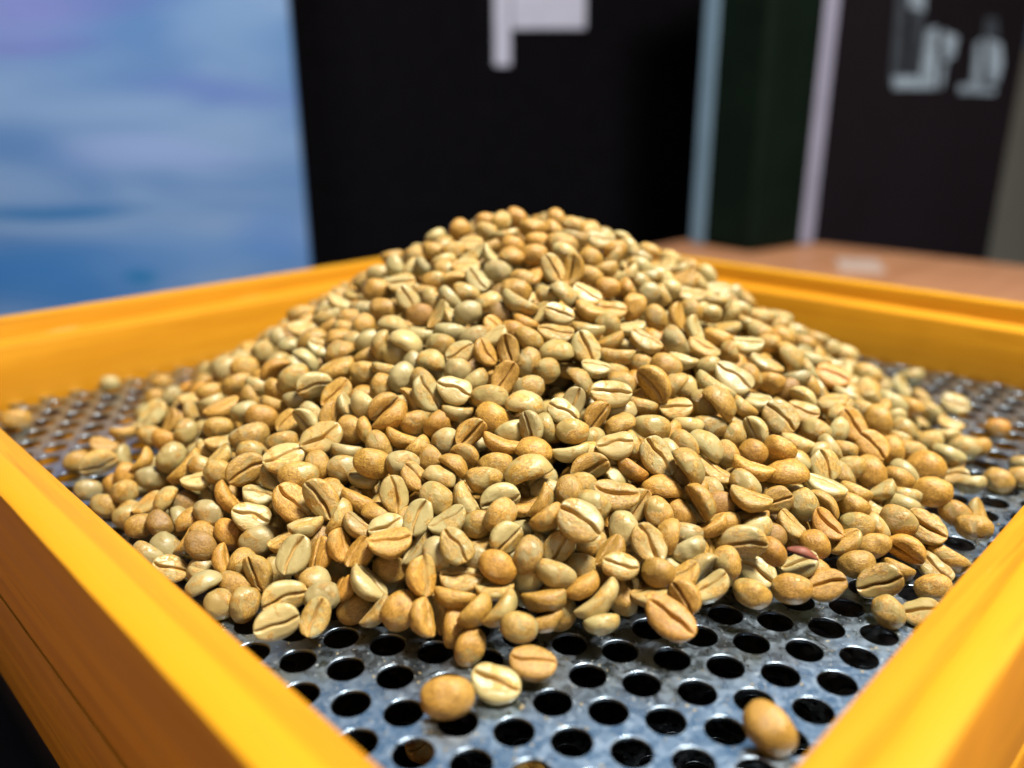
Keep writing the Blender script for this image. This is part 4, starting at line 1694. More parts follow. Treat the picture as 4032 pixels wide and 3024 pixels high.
1504 26014 5969 371 848 -60 103 t 4
9250 20809 1421 -766 297 458 91 O 7
2613 19765 3507 -676 599 264 101 t 0
5068 15899 964 90 -334 816 94 g 1
4703 24056 4517 314 -927 193 98 t 3
-1778 23138 4993 -262 -56 924 93 o 1
-5879 19769 2061 135 -49 -773 96 t 7
3504 23107 4802 204 951 -174 86 p 0
2538 23336 5217 809 580 71 97 p 5
-4670 21336 2713 19 -140 969 86 t 4
-3180 19965 2705 -179 802 -103 100 t 13
-900 17616 1943 566 -823 38 92 g 10
5576 19615 2140 -23 245 413 100 t 0
6271 19841 1983 -305 921 -28 90 t 7
3790 15342 466 -574 -783 220 100 g 3
4081 20289 2961 -680 -534 293 96 p 5
-7366 20723 1262 283 -144 -819 92 t 8
505 21813 4355 55 -112 265 94 o 7
-2535 19722 2775 336 -891 290 86 p 3
3850 22362 3496 -827 532 181 86 o 5
3880 23129 3756 -883 -218 377 99 o 7
-624 22791 4265 935 354 2 104 t 6
2462 37509 975 -740 591 320 88 d 13
-780 33041 3466 -469 85 306 94 p 11
-5852 28040 3822 -377 792 -11 85 O 11
4034 31087 4092 -194 395 548 92 o 1
10913 28534 1682 789 -576 190 87 O 1
911 35255 2284 -567 63 -127 91 t 3
4079 36444 1331 433 -660 400 87 p 13
7699 35900 736 196 248 904 102 o 7
5143 31986 3316 -371 22 829 86 O 10
-8387 34244 743 -432 149 435 91 t 11
7185 34764 1385 -417 -842 248 92 o 12
1177 34685 2598 -69 516 -35 102 t 6
7715 30588 2826 143 436 638 88 p 10
-2847 36232 1441 906 -58 -27 99 o 1
6905 33826 1890 462 -706 408 91 o 11
4897 34818 2000 52 690 580 85 d 3
-6737 32874 1894 70 -250 -966 88 O 8
-901 27310 6254 845 -457 56 91 t 11
-6562 36299 540 258 -878 256 101 p 2
8707 35024 775 -156 -46 -958 103 t 4
-3274 30150 4358 690 -627 361 95 o 11
-2704 30439 4426 -104 -253 948 87 p 0
-2643 27208 5622 22 43 614 95 g 10
-5658 30335 3291 -212 102 970 91 p 11
6456 27682 4225 -496 5 -472 87 p 2
10147 33781 700 -311 618 -255 89 p 2
5003 35626 1569 755 13 -513 90 t 12
9500 33093 1194 55 457 818 96 g 0
13150 29436 414 -395 -846 -225 92 o 11
713 32601 3790 -450 -168 -90 103 t 2
-109 27568 6333 -136 -320 804 93 d 5
-2667 32903 3216 -64 417 595 87 O 13
-4166 37014 803 866 307 -374 100 o 7
4786 37818 530 -98 575 126 89 O 10
9362 31690 1717 -16 -267 447 89 o 6
3121 36431 1476 -460 -402 -105 89 g 2
451 34116 2929 -17 463 480 99 t 1
-2512 28600 5264 549 -634 536 95 o 1
-7004 27699 3256 864 266 69 100 d 6
-2588 35546 1842 435 -557 640 91 g 6
4008 29309 4891 84 349 -5 91 t 8
-954 38572 452 -506 550 464 92 t 5
-7160 33821 1362 350 922 -154 98 O 10
4874 36726 1047 -26 -802 458 99 t 8
2567 30198 4914 -250 -591 -763 105 t 5
-8973 33075 908 -265 -330 -60 86 p 2
-10238 29659 1204 -414 -78 906 89 o 11
-6852 29780 2891 -488 209 282 100 t 0
-6971 32173 2063 290 635 -297 89 d 0
-9357 34179 400 525 -744 328 101 t 6
9986 34832 401 811 -416 -307 93 t 7
3292 38449 423 -493 -349 -524 87 p 10
11585 30647 947 709 -551 -97 99 o 0
9819 27537 2404 232 946 153 97 p 10
-4773 29937 3827 -94 163 -460 102 t 12
5136 30342 4039 -296 41 -927 105 d 5
6036 37195 585 -511 78 110 93 O 7
4487 28973 4829 -611 -534 534 94 o 6
-467 28370 5956 30 -478 -832 104 t 9
10267 29959 1749 375 402 834 99 g 0
-5869 27060 3969 80 153 -432 91 p 0
4394 32216 3436 237 -455 -831 102 o 7
6576 35955 1026 -613 -272 -311 86 O 0
-5727 36445 704 192 553 811 89 p 6
-7292 30699 2412 711 641 -242 89 p 3
-10993 24041 1124 -491 281 -474 97 g 5
10667 31530 1165 -736 -200 -625 98 d 3
9678 30216 1983 149 434 128 85 t 5
2438 35980 1794 -184 392 111 84 t 10
-8589 31829 1466 942 -114 255 93 p 0
-7995 33709 1086 -109 -15 989 105 g 11
-4398 33894 2262 92 95 803 104 t 3
-1354 32752 3553 805 475 339 84 p 6
-342 33957 2988 167 -187 136 85 g 4
10882 30693 1276 349 -19 881 88 p 3
3655 34839 2245 -363 -190 190 89 o 11
-1866 31236 4265 817 -209 -160 92 O 6
-11015 29822 789 -784 303 -504 93 g 9
6975 28510 3778 839 163 -519 91 p 7
-1499 30227 4863 -81 -174 -744 103 t 14
6633 33076 2313 -847 -276 423 89 g 9
-573 31211 4505 768 445 159 96 t 11
5541 33555 2450 323 776 -434 101 t 15
11245 29064 1424 869 -142 100 100 t 4
3353 37335 975 -327 -156 -890 101 t 7
-9414 31067 1296 -463 596 -490 103 t 3
7609 29389 3233 -51 -939 -11 86 t 1
4826 30948 3895 -749 590 244 95 o 7
-195 31853 4185 -81 -456 -885 97 p 3
8438 33953 1292 -456 -734 498 100 p 0
18 29574 5438 -459 823 -136 89 g 9
-8073 33063 1285 734 -200 442 90 d 8
-1477 37140 1147 205 -777 447 84 o 11
-1559 34529 2547 418 -701 253 98 p 4
5883 27844 4493 -552 -589 502 102 p 4
2688 34791 2417 -635 760 -132 95 t 10
8083 27688 3342 -880 -285 380 102 g 2
5502 32670 2880 193 -947 -19 91 p 12
-4239 35536 1506 -304 48 -949 103 t 3
-9820 26261 1813 -326 -54 747 88 t 4
3756 31689 3872 -474 -335 -418 91 O 12
7286 36545 574 -272 82 -541 84 o 12
1264 28697 5867 -372 877 -51 102 o 1
-4170 26755 4934 -470 126 -167 93 t 7
7710 27118 3624 443 821 -359 95 g 12
-9359 32334 972 -10 -240 960 94 O 5
10995 33509 451 -372 514 125 98 t 1
-1416 29262 5346 833 -340 -267 94 o 6
-8303 28606 2403 153 -210 290 93 o 8
1343 32132 4033 -128 170 -535 93 O 9
5233 29297 4394 212 896 -302 100 p 12
401 36032 1852 -91 994 8 98 p 8
2749 32233 3809 229 937 243 100 p 1
-5267 35470 1271 -213 81 150 85 t 13
1668 29174 5588 112 -178 -298 91 t 6
3169 34352 2588 -259 -363 -804 102 p 11
12063 26357 1258 -430 -116 -313 105 t 4
-3319 32444 3278 807 -331 483 88 o 6
2911 28257 5691 47 483 32 88 t 11
6256 26944 4449 371 -251 557 94 p 7
-8284 29477 2240 -976 -108 -122 88 t 7
3138 35728 1849 84 91 -699 90 d 9
10001 29164 2053 820 419 -276 88 p 11
616 28927 5788 -36 253 511 106 o 3
-4330 32434 2969 484 -819 84 90 o 8
5777 30875 3567 163 -974 -140 105 g 14
-7773 27614 2844 -328 164 863 95 o 8
901 38710 429 896 213 -324 89 d 2
-3720 36427 1180 62 -944 310 94 g 13
9870 31908 1420 188 967 -156 101 t 4
1861 31138 4538 -466 -759 -57 102 O 2
-3771 35204 1781 -532 622 -539 94 t 10
7968 32058 2203 497 -644 -99 94 p 14
153 37396 1106 -265 -391 -789 100 t 9
-7026 30230 2678 -209 552 797 91 O 1
6062 36426 937 30 793 -504 95 t 12
-8497 27694 2435 364 -540 -357 93 g 3
-106 26401 6651 478 875 58 85 d 12
10498 32485 967 812 -386 268 86 O 4
12566 30123 581 648 -724 -35 91 t 5
-3566 37750 560 61 725 -409 94 o 1
7344 32432 2316 -525 -190 -715 103 g 12
-10771 28035 1170 -589 40 794 87 p 12
-5141 32220 2777 -183 -138 -94 103 o 2
-1266 35082 2279 66 214 -920 87 o 0
-7620 35743 447 694 -672 242 97 t 5
2066 34759 2501 450 -90 -883 104 o 0
-7138 34538 1084 210 -26 -252 91 t 7
-7247 26268 3258 -323 -450 510 105 g 5
-2458 29269 5023 703 581 -295 101 t 15
1853 37797 866 821 -407 325 91 g 10
-4931 32831 2586 700 -609 260 100 t 5
-10180 28244 1457 185 138 -867 92 t 10
5883 29615 3994 756 -306 -577 92 d 1
723 31684 4309 232 940 -217 98 g 13
11701 28018 1331 173 194 -571 85 d 15
3505 33062 3219 -10 -899 -38 95 g 12
2438 31318 4355 -283 -779 403 92 t 2
-391 34684 2577 -953 157 -259 100 o 10
3292 30103 4778 801 395 -407 104 t 8
-858 36822 1368 859 330 -9 84 t 8
-3589 33000 2928 125 -220 12 105 o 0
8898 34411 946 -130 -116 242 98 p 8
-832 35981 1826 -672 556 -430 87 p 15
-3972 30930 3766 -30 156 228 99 t 2
-10540 30274 935 -94 141 914 89 o 12
-5757 33482 2012 -134 72 -528 94 d 8
11804 26821 1378 830 -525 63 98 g 2
7997 25270 3540 319 908 -152 85 o 1
227 38162 706 -159 -153 797 87 o 7
-11157 28431 924 -128 -407 459 99 t 11
1139 33257 3408 769 -519 -337 93 t 9
-10828 31005 645 -568 -140 802 94 t 4
9056 29211 2536 -10 -782 268 98 p 7
2841 33125 3308 591 -478 136 96 o 10
1087 34140 2909 29 200 978 87 t 11
6048 28845 4158 -234 359 -495 92 p 6
11713 32587 417 -592 -408 -654 90 g 4
-6657 27181 3517 -5 -564 -493 98 p 9
12722 28356 764 828 -523 196 92 O 5
976 38092 742 -139 115 665 92 g 7
257 30809 4791 560 -724 233 91 t 4
-7128 28446 3061 164 -491 -536 100 O 5
8343 28956 2964 636 -754 -160 85 d 2
-11556 30081 484 769 85 628 86 p 4
-1942 37612 854 -487 -61 -637 104 p 3
7255 30001 3229 863 -229 85 96 t 2
-6165 34022 1638 -108 -460 174 102 d 3
2370 26373 6390 -79 352 883 95 p 11
-4960 28608 4153 -495 777 371 93 p 6
2240 29308 5421 258 346 -884 99 t 2
3996 35795 1682 -187 -817 437 102 t 5
-5799 30960 3008 141 381 850 96 t 5
12189 29177 924 208 -901 -136 95 O 0
8011 36548 380 -441 296 -768 101 o 14
11568 31890 660 532 171 768 97 g 3
3736 27549 5601 117 -860 215 96 o 3
9075 31060 2042 -258 309 60 103 t 2
8400 31317 2273 -358 -226 -903 85 p 4
-2316 36983 1132 308 713 -521 102 o 7
-412 37992 774 987 -60 -35 100 g 13
6308 32262 2783 84 301 907 103 p 9
4102 25949 5678 -212 -149 353 93 t 6
993 30931 4723 213 -69 -92 89 O 5
-9174 33610 654 -303 -410 371 86 o 13
-144 32679 3723 -82 -74 -245 101 o 9
7685 34010 1542 278 -828 -3 85 o 6
6631 35151 1380 761 276 -416 94 o 10
-1214 33975 2896 819 -307 109 91 d 3
-9190 30346 1583 93 886 -35 97 p 13
997 37082 1276 -621 -107 -424 106 o 6
-350 36446 1602 27 85 954 87 p 3
2284 27966 5990 128 -63 -862 88 t 4
-6564 28586 3332 6 -966 182 93 t 10
-4762 31390 3271 221 -110 -375 88 t 13
-894 30188 5004 -574 752 301 91 O 13
-10473 32543 432 165 687 -65 84 g 1
-10432 31574 696 -177 -234 478 92 t 9
1278 29795 5319 -436 -194 -236 101 t 1
-5962 31883 2592 231 -407 -880 86 o 0
10596 29247 1728 655 -322 -580 95 p 12
-4416 29253 4222 673 481 319 93 t 6
-487 35249 2254 -417 -552 -243 89 p 5
194 28282 6075 -453 127 610 89 g 11
-1192 28186 5867 627 714 -309 100 t 7
-8706 32612 1170 -287 -107 278 85 o 7
-3856 28223 4797 269 913 -287 85 t 6
1731 25763 6632 -236 243 -725 91 t 3
-2296 35199 2075 -813 -544 -125 104 o 11
6970 31026 3011 -81 12 -318 100 p 2
-1278 30986 4518 888 -249 -324 97 o 11
11781 28643 1210 975 184 70 86 p 12
-5035 34087 1981 187 458 772 102 g 5
6691 30464 3336 -250 185 806 99 t 9
-9959 30260 1223 -70 -929 364 101 g 6
5343 34180 2204 975 11 38 105 p 1
-1550 27065 6110 136 -21 -824 97 o 4
-9566 29849 1506 -528 22 257 95 o 2
4137 38203 442 564 527 -285 93 t 11
-4952 37217 542 639 268 220 92 p 13
28 30200 5109 -708 606 -319 93 p 11
-6315 30421 2959 -493 855 -112 102 o 15
4159 33036 3085 612 -641 135 98 t 6
3080 30727 4529 -81 992 82 90 o 2
-3550 33737 2572 848 -515 16 85 p 8
-6091 29184 3433 -969 19 165 93 g 9
-1259 33449 3182 -866 315 -358 89 t 6
11030 32877 624 228 339 866 96 d 10
4096 37550 767 273 210 891 90 o 9
-8521 34843 480 448 -90 -711 102 o 10
3020 37863 742 850 -297 357 91 g 13
6610 34436 1713 -972 -183 82 86 g 9
3498 33663 2901 740 -310 -228 106 t 12
10804 27549 1863 -359 321 -854 94 t 14
-5337 34773 1572 -253 -122 755 100 t 13
-5621 32666 2409 396 86 -886 96 g 7
8329 30051 2694 325 559 762 97 p 0
2430 33670 3068 -185 36 347 96 t 11
4532 34347 2324 -37 -638 -669 101 t 6
-2971 30978 4090 278 910 -155 90 t 0
-4376 35022 1723 -483 359 610 84 t 0
-9096 27688 2108 -133 -134 -945 94 t 5
3612 26924 5799 -332 -61 422 95 t 1
5754 31586 3279 519 -700 -195 86 o 10
11823 25640 1400 577 -87 787 100 t 8
-87 28997 5718 -321 -357 179 92 t 9
1818 30494 4891 -415 -187 564 102 o 1
-5377 29708 3628 -472 -207 854 90 p 0
2328 38609 425 326 869 -363 87 t 12
-5462 28910 3821 -59 -399 -227 104 g 8
7871 33387 1729 72 -925 323 105 t 9
1565 38445 546 -914 335 -186 90 o 1
-7883 35059 623 429 657 -76 96 o 4
-2792 37935 587 1 -511 -830 95 g 9
-3776 29674 4353 -183 -950 -24 98 p 12
8047 34601 1171 121 835 -478 96 t 1
1819 36099 1778 248 894 -110 91 O 0
2620 37079 1187 -117 -956 107 90 t 12
-7894 32077 1697 -616 710 -229 106 o 7
8965 30292 2315 71 221 -973 99 o 12
-3414 27813 5117 180 -192 -759 85 t 15
7874 28803 3243 -604 84 -442 95 g 0
1321 35557 2103 863 57 -493 92 o 13
1692 31754 4218 -633 -759 -102 104 o 2
-1937 28829 5382 563 822 24 96 d 0
5836 35132 1610 682 228 -667 85 p 8
-4644 35952 1207 -496 -311 236 103 o 1
3296 29436 5083 -362 13 -525 99 o 11
9498 28172 2495 -422 -190 -885 95 t 5
7114 31675 2706 31 20 -858 105 t 9
-627 37432 1057 -640 -28 67 96 t 12
12028 27485 1211 -88 453 -706 94 o 0
6059 32896 2591 335 -372 -845 94 d 1
2916 28933 5418 754 -460 -216 102 o 11
-2017 38291 504 628 251 40 105 o 8
-781 29386 5429 -433 -832 -310 95 p 5
-1422 36082 1717 -160 906 -36 100 o 2
1732 32681 3695 -167 923 -221 87 t 3
461 36599 1541 60 -884 435 88 t 7
1050 36304 1698 -484 -242 -233 86 o 0
-1910 33295 3165 723 576 -73 100 o 11
9202 32349 1574 469 -611 -492 87 d 4
486 34681 2609 678 99 291 98 t 5
8417 35903 519 27 374 -52 91 O 8
-4129 27753 4780 -496 -66 -36 91 p 15
9444 24940 2708 303 222 352 90 g 9
-5952 34596 1460 -275 872 342 96 g 11
11910 29892 942 424 874 -238 98 p 2
5847 35865 1255 381 430 771 98 o 4
2423 35429 2096 -69 204 -952 85 t 10
-3239 35516 1737 -776 380 -502 96 t 1
7269 33009 2109 113 421 -440 94 o 3
6370 31379 3126 189 852 -419 86 t 7
11295 31384 912 -580 68 -658 86 p 7
602 29811 5338 -844 -517 136 87 p 4
-7926 30874 2058 -933 -291 211 97 o 11
-4074 33525 2533 -484 -839 232 90 p 2
1739 27666 6230 334 -196 909 90 g 6
-6481 34914 1152 -236 -511 53 102 t 13
382 33118 3494 960 -188 -6 92 o 12
3218 32514 3569 715 654 206 104 t 12
-6577 31564 2450 405 785 -451 96 o 1
-5172 30650 3395 815 -464 -6 99 p 13
4855 32663 3083 -592 325 -239 99 t 12
-7799 29107 2572 223 -192 -649 87 g 5
6772 37105 459 -109 152 947 89 p 11
10174 31201 1485 -156 59 502 90 o 8
2266 28713 5688 -6 -335 -539 102 g 8
5448 25308 4970 62 -98 947 101 t 2
-3150 34794 2127 55 -503 -468 92 o 1
-4456 37736 407 -779 -560 -281 89 p 13
-10002 30855 1069 19 148 95 87 t 11
9774 30876 1763 -319 945 24 91 t 6
-7806 31419 1950 230 -337 780 98 t 13
-9806 33487 441 -11 164 927 89 o 9
8685 28409 2894 -502 226 -779 93 p 0
-3171 29382 4710 927 24 117 93 o 4
-8183 27007 2681 397 -473 -770 98 p 11
9959 28530 2190 649 699 -35 85 t 12
-3679 29009 4635 -261 -7 -186 88 t 1
-2509 27990 5472 757 -462 110 85 t 7
-9892 32047 817 -355 -238 -417 98 d 2
9450 29634 2238 556 330 762 85 p 6
-4891 36650 818 509 528 -197 105 t 1
-3459 37060 915 -250 790 -314 99 o 6
4155 35155 1986 -211 -817 472 105 o 8
8296 30581 2555 181 479 836 94 t 11
4571 36162 1388 212 -920 25 101 o 13
-3298 28567 4950 -560 -785 257 90 o 1
3126 31249 4252 192 397 -529 102 o 4
9461 34060 868 -9 282 -846 84 o 5
11200 30114 1249 167 -877 204 102 t 0
7007 29097 3614 739 191 -646 87 p 9
-7792 26100 2956 249 203 -808 95 p 6
10738 21712 1285 86 -111 989 85 d 11
10230 30596 1316 -684 -112 -697 91 o 14
1687 34230 2527 -282 -925 205 92 o 11
9962 20634 1424 6 284 -450 97 t 8
556 26367 6415 -169 102 881 99 t 1
-1211 19157 3607 18 -62 456 106 t 11
-5513 34015 1560 -888 420 -113 96 t 6
-4099 29681 3914 861 266 420 101 d 10
-5125 33459 1937 -427 404 731 100 d 13
12590 25491 689 -124 378 -417 87 p 3
8338 19043 1679 617 743 239 94 d 14
-6785 31023 2244 265 -244 213 106 t 5
1390 31073 4321 665 725 -1 86 g 1
521 30308 4772 -292 413 231 85 t 12
-6215 33311 1619 -549 503 -662 88 d 8
-767 32201 3636 960 -27 254 92 d 7
8589 27714 2760 744 -105 -660 104 p 10
-2951 31441 3575 -29 -533 85 86 g 8
6105 26047 4307 -29 -995 29 98 p 11
4799 19618 3270 -68 151 -944 88 t 3
4620 31805 3268 -221 261 817 91 g 14
-2063 27069 5607 279 -18 -628 87 p 5
8220 23632 2968 736 -451 -490 96 p 6
-7024 23399 2906 -199 938 -19 89 t 5
9996 23467 1971 609 -645 -272 94 o 7
12250 22176 601 63 -972 53 88 p 2
-3952 27272 4668 -294 410 339 102 p 0
2599 33943 2595 58 63 844 100 t 15
-102 31168 4273 194 320 546 93 p 14
5483 36702 635 134 671 410 97 d 2
10545 25500 1804 251 231 928 94 g 5
3934 28685 4858 709 -502 -466 85 p 7
1940 32088 3705 -557 820 128 92 o 11
-3973 24274 4699 -680 687 122 90 t 0
-6764 25630 3247 165 971 -174 94 d 5
-3887 31845 3088 536 550 -502 101 O 11
-9422 27475 1653 492 -434 -181 94 t 0
-9815 29314 1183 -439 -324 503 99 d 0
-5919 21136 2926 203 861 -73 89 t 3
-4614 27630 4257 -42 904 351 89 p 1
-1344 28492 5402 -311 -118 -803 92 d 14
-7500 28451 2561 11 21 -903 103 o 4
7893 21615 2711 939 11 -240 95 p 11
-8646 30085 1616 -137 -122 -645 96 p 0
8517 24571 2908 -154 69 -705 99 t 7
-7330 29489 2425 -581 741 124 102 p 0
2962 35040 1945 -190 281 271 101 t 4
-363 35788 1662 205 937 -270 100 g 8
8358 29333 2568 -56 252 903 99 g 8
7709 32588 1808 -360 885 -92 90 p 12
7783 28250 3107 -53 -944 307 92 t 12
9839 26639 2172 3 314 -667 85 t 10
-6517 35416 627 -463 -498 -491 98 p 13
6161 33819 1836 225 953 161 102 o 8
-7037 35022 623 756 -482 -197 106 t 13
7701 26332 3395 -450 2 -368 87 t 7
-8285 31105 1521 -758 -608 -90 94 t 7
6842 27374 3768 -51 -799 -365 104 O 13
7443 31752 2238 -402 911 -85 89 t 2
-9135 23266 1742 -153 110 303 97 o 13
1852 33171 3109 -915 370 -48 85 g 3
-4095 35924 1049 301 -52 -752 87 o 9
-2115 25890 5741 -639 719 267 91 t 13
-4742 29206 3786 -123 -42 -181 100 p 8
2617 29527 4931 642 626 -430 98 p 2
-5063 27912 3965 235 -430 438 91 p 6
6280 30891 3055 -811 181 555 87 p 10
3575 29607 4617 963 142 227 84 o 0
12171 28446 734 -125 504 -429 93 p 3
-2271 33978 2432 -244 958 -127 93 p 8
3542 36030 1331 732 -584 12 88 O 12
4095 36939 775 -40 434 759 93 g 4
7900 35124 702 -106 17 922 100 p 7
-5081 26808 4133 343 864 266 98 t 1
5168 27039 4717 336 -917 -32 84 p 7
9058 26376 2625 921 -96 -64 106 t 12
12671 29094 395 463 -592 -367 92 g 1
4319 31150 3672 -228 -63 835 87 t 14
-8522 28867 1939 -55 2 -710 85 t 0
9993 28007 1950 -180 243 -573 94 t 13
7880 31126 2271 -593 -68 -332 87 t 11
3380 28379 5182 926 -305 177 99 p 6
-9251 25859 1838 -248 -109 947 104 o 1
-5252 22912 3749 -562 588 -212 105 t 0
-7595 21343 2173 53 -237 30 102 t 1
-9589 24542 1617 289 -400 -334 91 o 7
5745 26710 4455 -290 -759 431 84 o 10
7797 15363 360 126 -936 168 95 t 1
-3983 25634 4804 80 -199 184 91 g 5
9419 34494 426 6 992 123 103 p 2
7382 24993 3577 189 153 -970 85 p 2
8720 23286 2642 -112 212 389 90 o 8
-275 36854 1083 282 -850 444 87 o 3
-2330 23031 5152 11 210 692 100 p 10
249 35352 1928 971 18 -155 104 o 1
-4487 26532 4487 697 501 -276 104 t 3
4475 30408 3957 -489 -151 -745 90 O 2
-6619 34129 1134 -718 -202 260 85 t 7
-5828 29699 3115 539 830 -44 94 t 2
-11347 29133 435 -595 -285 615 98 o 1
5150 36086 1008 797 580 -71 89 p 6
-11395 27780 571 -153 -258 891 100 t 4
-6259 28086 3296 -31 425 869 102 p 6
5478 26231 4641 77 418 -848 92 o 2
4179 27447 5127 -520 -515 267 97 p 6
2702 31607 3852 592 -473 206 97 d 8
-8571 33569 608 674 689 -268 105 p 1
-2948 36618 925 986 -53 -2 103 t 1
12429 21656 433 17 391 817 104 o 5
-2177 34503 2167 823 173 33 98 t 1
-1949 30426 4352 771 474 172 104 p 11
-2231 26505 5634 -437 -23 -40 98 p 13
-7395 33228 1198 -307 -208 -100 105 O 3
10202 33059 615 750 606 -236 90 p 1
-873 31371 4079 -210 208 -567 89 d 2
-4095 30309 3676 -79 255 956 93 p 15
-1430 27473 5742 -39 48 -950 102 t 13
-6643 20656 2434 43 -374 209 105 p 4
11108 28218 1322 91 385 824 90 o 7
5593 29931 3710 108 -837 535 93 g 15
-2513 37382 601 -363 887 39 85 o 9
-7024 27224 3007 554 -350 -628 87 t 7
1405 26675 6287 -358 -343 691 103 t 9
-9353 26821 1744 711 10 668 102 p 7
2370 30581 4457 -883 445 108 96 d 2
11717 31232 453 14 -251 259 99 d 6
-7733 34205 700 -227 487 634 84 p 9
10791 32251 608 1 -93 -753 88 t 0
8279 26054 3079 968 135 -9 100 p 4
-5092 36040 753 482 649 381 92 t 7
-547 27606 5943 127 -90 -611 93 p 9
-6079 27473 3497 -500 225 831 96 o 2
10510 20318 1078 66 -23 -996 89 o 7
-6269 25768 3527 -418 -539 667 97 t 9
-5291 31584 2681 236 918 -260 92 p 2
-9281 20930 1228 154 -375 869 88 p 10
-5666 18241 1924 431 -303 -119 86 t 0
1258 30153 4831 169 -252 -367 89 t 12
-1021 35242 1916 -239 -164 741 95 o 6
5317 24092 4612 -413 -766 -129 90 t 2
-5959 32926 1873 755 367 -283 85 o 8
-2519 29836 4459 829 -329 379 89 g 7
460 27697 6032 13 -916 -388 89 t 5
-4366 23174 4273 809 493 -239 87 t 7
5221 30921 3463 -88 310 -536 93 t 8
-6629 33362 1443 643 357 456 100 o 1
6442 36344 582 51 16 590 94 p 1
-4690 34553 1562 127 -604 -751 101 g 6
-4154 28710 4215 872 -187 322 96 o 4
-1930 31870 3621 332 97 -564 85 p 4
9591 21798 1893 19 271 -820 90 p 11
-7946 30227 1928 -691 -472 -529 97 g 15
4946 28554 4467 -365 911 163 85 t 2
-5876 34922 1040 828 -316 411 101 t 0
11173 24346 1412 210 243 294 96 g 3
9603 32318 1110 423 189 746 88 g 4
2099 31537 3989 174 -239 -852 86 t 5
2018 26932 6089 -958 192 48 95 g 7
-5325 32841 2142 157 -274 -457 88 O 0
-5823 25136 3769 292 -896 326 106 o 9
-2456 30995 3936 107 -136 228 100 t 1
5872 33242 2195 127 481 101 94 p 6
7177 33505 1635 -387 500 388 105 O 4
-6136 30945 2564 865 -472 -56 91 g 0
6935 26838 3786 491 -738 -456 87 t 11
-3685 34196 2008 -216 -73 970 89 t 4
7888 26810 3256 -76 -912 321 95 O 10
3738 35379 1644 -424 395 -301 93 O 5
4697 33220 2553 -724 640 168 95 t 4
-1768 33741 2647 -76 -954 -235 100 t 6
-4815 34996 1318 694 131 485 94 t 5
4722 27500 4855 -259 -234 -582 96 t 1
-6383 19361 2095 -28 190 -267 85 o 0
-5762 26419 3789 -337 738 69 92 g 7
12183 24716 886 452 -547 -520 89 g 5
6132 29979 3456 -7 -303 521 105 t 6
12552 27458 637 58 -784 431 99 t 7
3858 34213 2239 -14 -49 -818 100 o 4
-3450 30610 3795 314 651 -117 99 g 2
8640 31744 1723 -551 154 -789 90 p 7
4827 33661 2299 876 116 103 85 p 1
1809 37060 957 783 288 -313 104 g 0
2362 32559 3391 951 209 167 96 t 13
3448 30729 4132 246 238 103 101 t 5
18 34171 2586 -155 -906 -4 86 o 9
359 32038 3807 -273 -860 419 93 g 12
-4151 31387 3202 224 839 25 96 d 2
-3155 37326 534 -496 -4 725 96 g 13
114 33610 2908 -237 71 868 84 g 3
7571 18429 1750 26 276 -393 104 o 13
3753 32221 3302 495 -592 484 98 g 2
5262 34772 1633 -81 235 657 90 p 2
2344 25774 6149 -360 -910 -139 96 t 0
-2894 26161 5354 852 -328 282 105 o 3
8948 25404 2701 968 -136 -161 95 o 2
-7700 22871 2458 -808 371 -43 98 o 8
-7249 25349 2963 357 -262 -360 94 p 4
10046 22705 1832 -702 654 69 89 t 12
-709 29585 5042 688 624 368 86 o 2
7843 24148 3245 -796 125 294 94 t 0
5079 25921 4872 111 -282 669 98 t 2
7008 35915 627 516 -474 402 84 g 0
11217 25710 1427 -743 504 439 98 t 9
12050 21176 518 160 120 969 91 p 7
4458 23568 4926 61 994 -38 85 o 1
-8104 26435 2465 420 -495 -674 96 o 11
8677 33468 1088 -91 -634 -768 95 t 14
6655 32167 2392 -68 -170 -47 99 o 8
1907 29735 4972 17 942 -278 95 t 8
-6276 32361 1978 744 -646 168 86 O 5
5516 31961 2899 -600 316 -605 98 o 13
-1019 37607 640 -162 366 215 88 d 4
7605 30049 2747 -221 353 711 96 o 10
-4587 22372 3942 -307 -901 -210 86 d 1
-799 28662 5464 731 -604 -191 89 o 1
-4491 25950 4521 19 -525 840 101 t 8
-2848 28906 4719 353 -361 -714 98 p 9
12476 26086 745 218 -304 881 88 o 13
5714 24403 4447 124 -138 -396 93 t 4
-9066 29483 1536 521 -733 423 93 t 0
-9823 23904 1441 -70 180 951 87 p 2
10287 28625 1699 -173 142 -364 89 g 5
1626 33650 2858 -402 -130 -62 86 t 10
-8212 25536 2423 584 -170 -709 98 t 5
9413 28743 2143 870 473 34 89 t 1
-4434 28177 4227 -485 751 70 102 t 13
-9738 31415 755 52 -57 -954 105 g 11
-3332 27091 5016 155 956 -207 104 t 10
-6292 29314 2996 542 797 235 99 p 10
-2763 27583 5179 -199 46 -686 96 t 7
-6605 30596 2467 694 607 387 100 o 11
10818 29632 1240 -246 420 -589 103 p 8
-3537 31455 3385 -919 235 315 95 t 1
9290 23410 2350 -49 535 512 85 t 5
-697 33445 2948 813 193 -284 91 o 15
-8183 23811 2332 -812 525 91 103 o 11
-8825 31912 1035 -26 -123 -974 93 t 2
1259 25473 6423 581 -705 -275 87 t 11
1226 37414 792 -274 -278 438 104 g 10
1626 35009 2094 -726 248 541 93 p 7
-6051 35947 536 634 -184 669 97 t 8
7526 27754 3335 -372 -839 -31 98 t 4
-4433 30722 3373 798 367 139 89 p 4
-1803 29480 4841 -917 -301 143 88 p 10
-9660 28659 1373 343 791 498 101 d 10
-8708 26313 2131 282 -165 419 86 d 10
-5815 28424 3461 -361 -115 -361 90 O 8
3901 26830 5382 897 403 114 90 p 3
3032 26543 5815 -66 -308 829 88 o 1
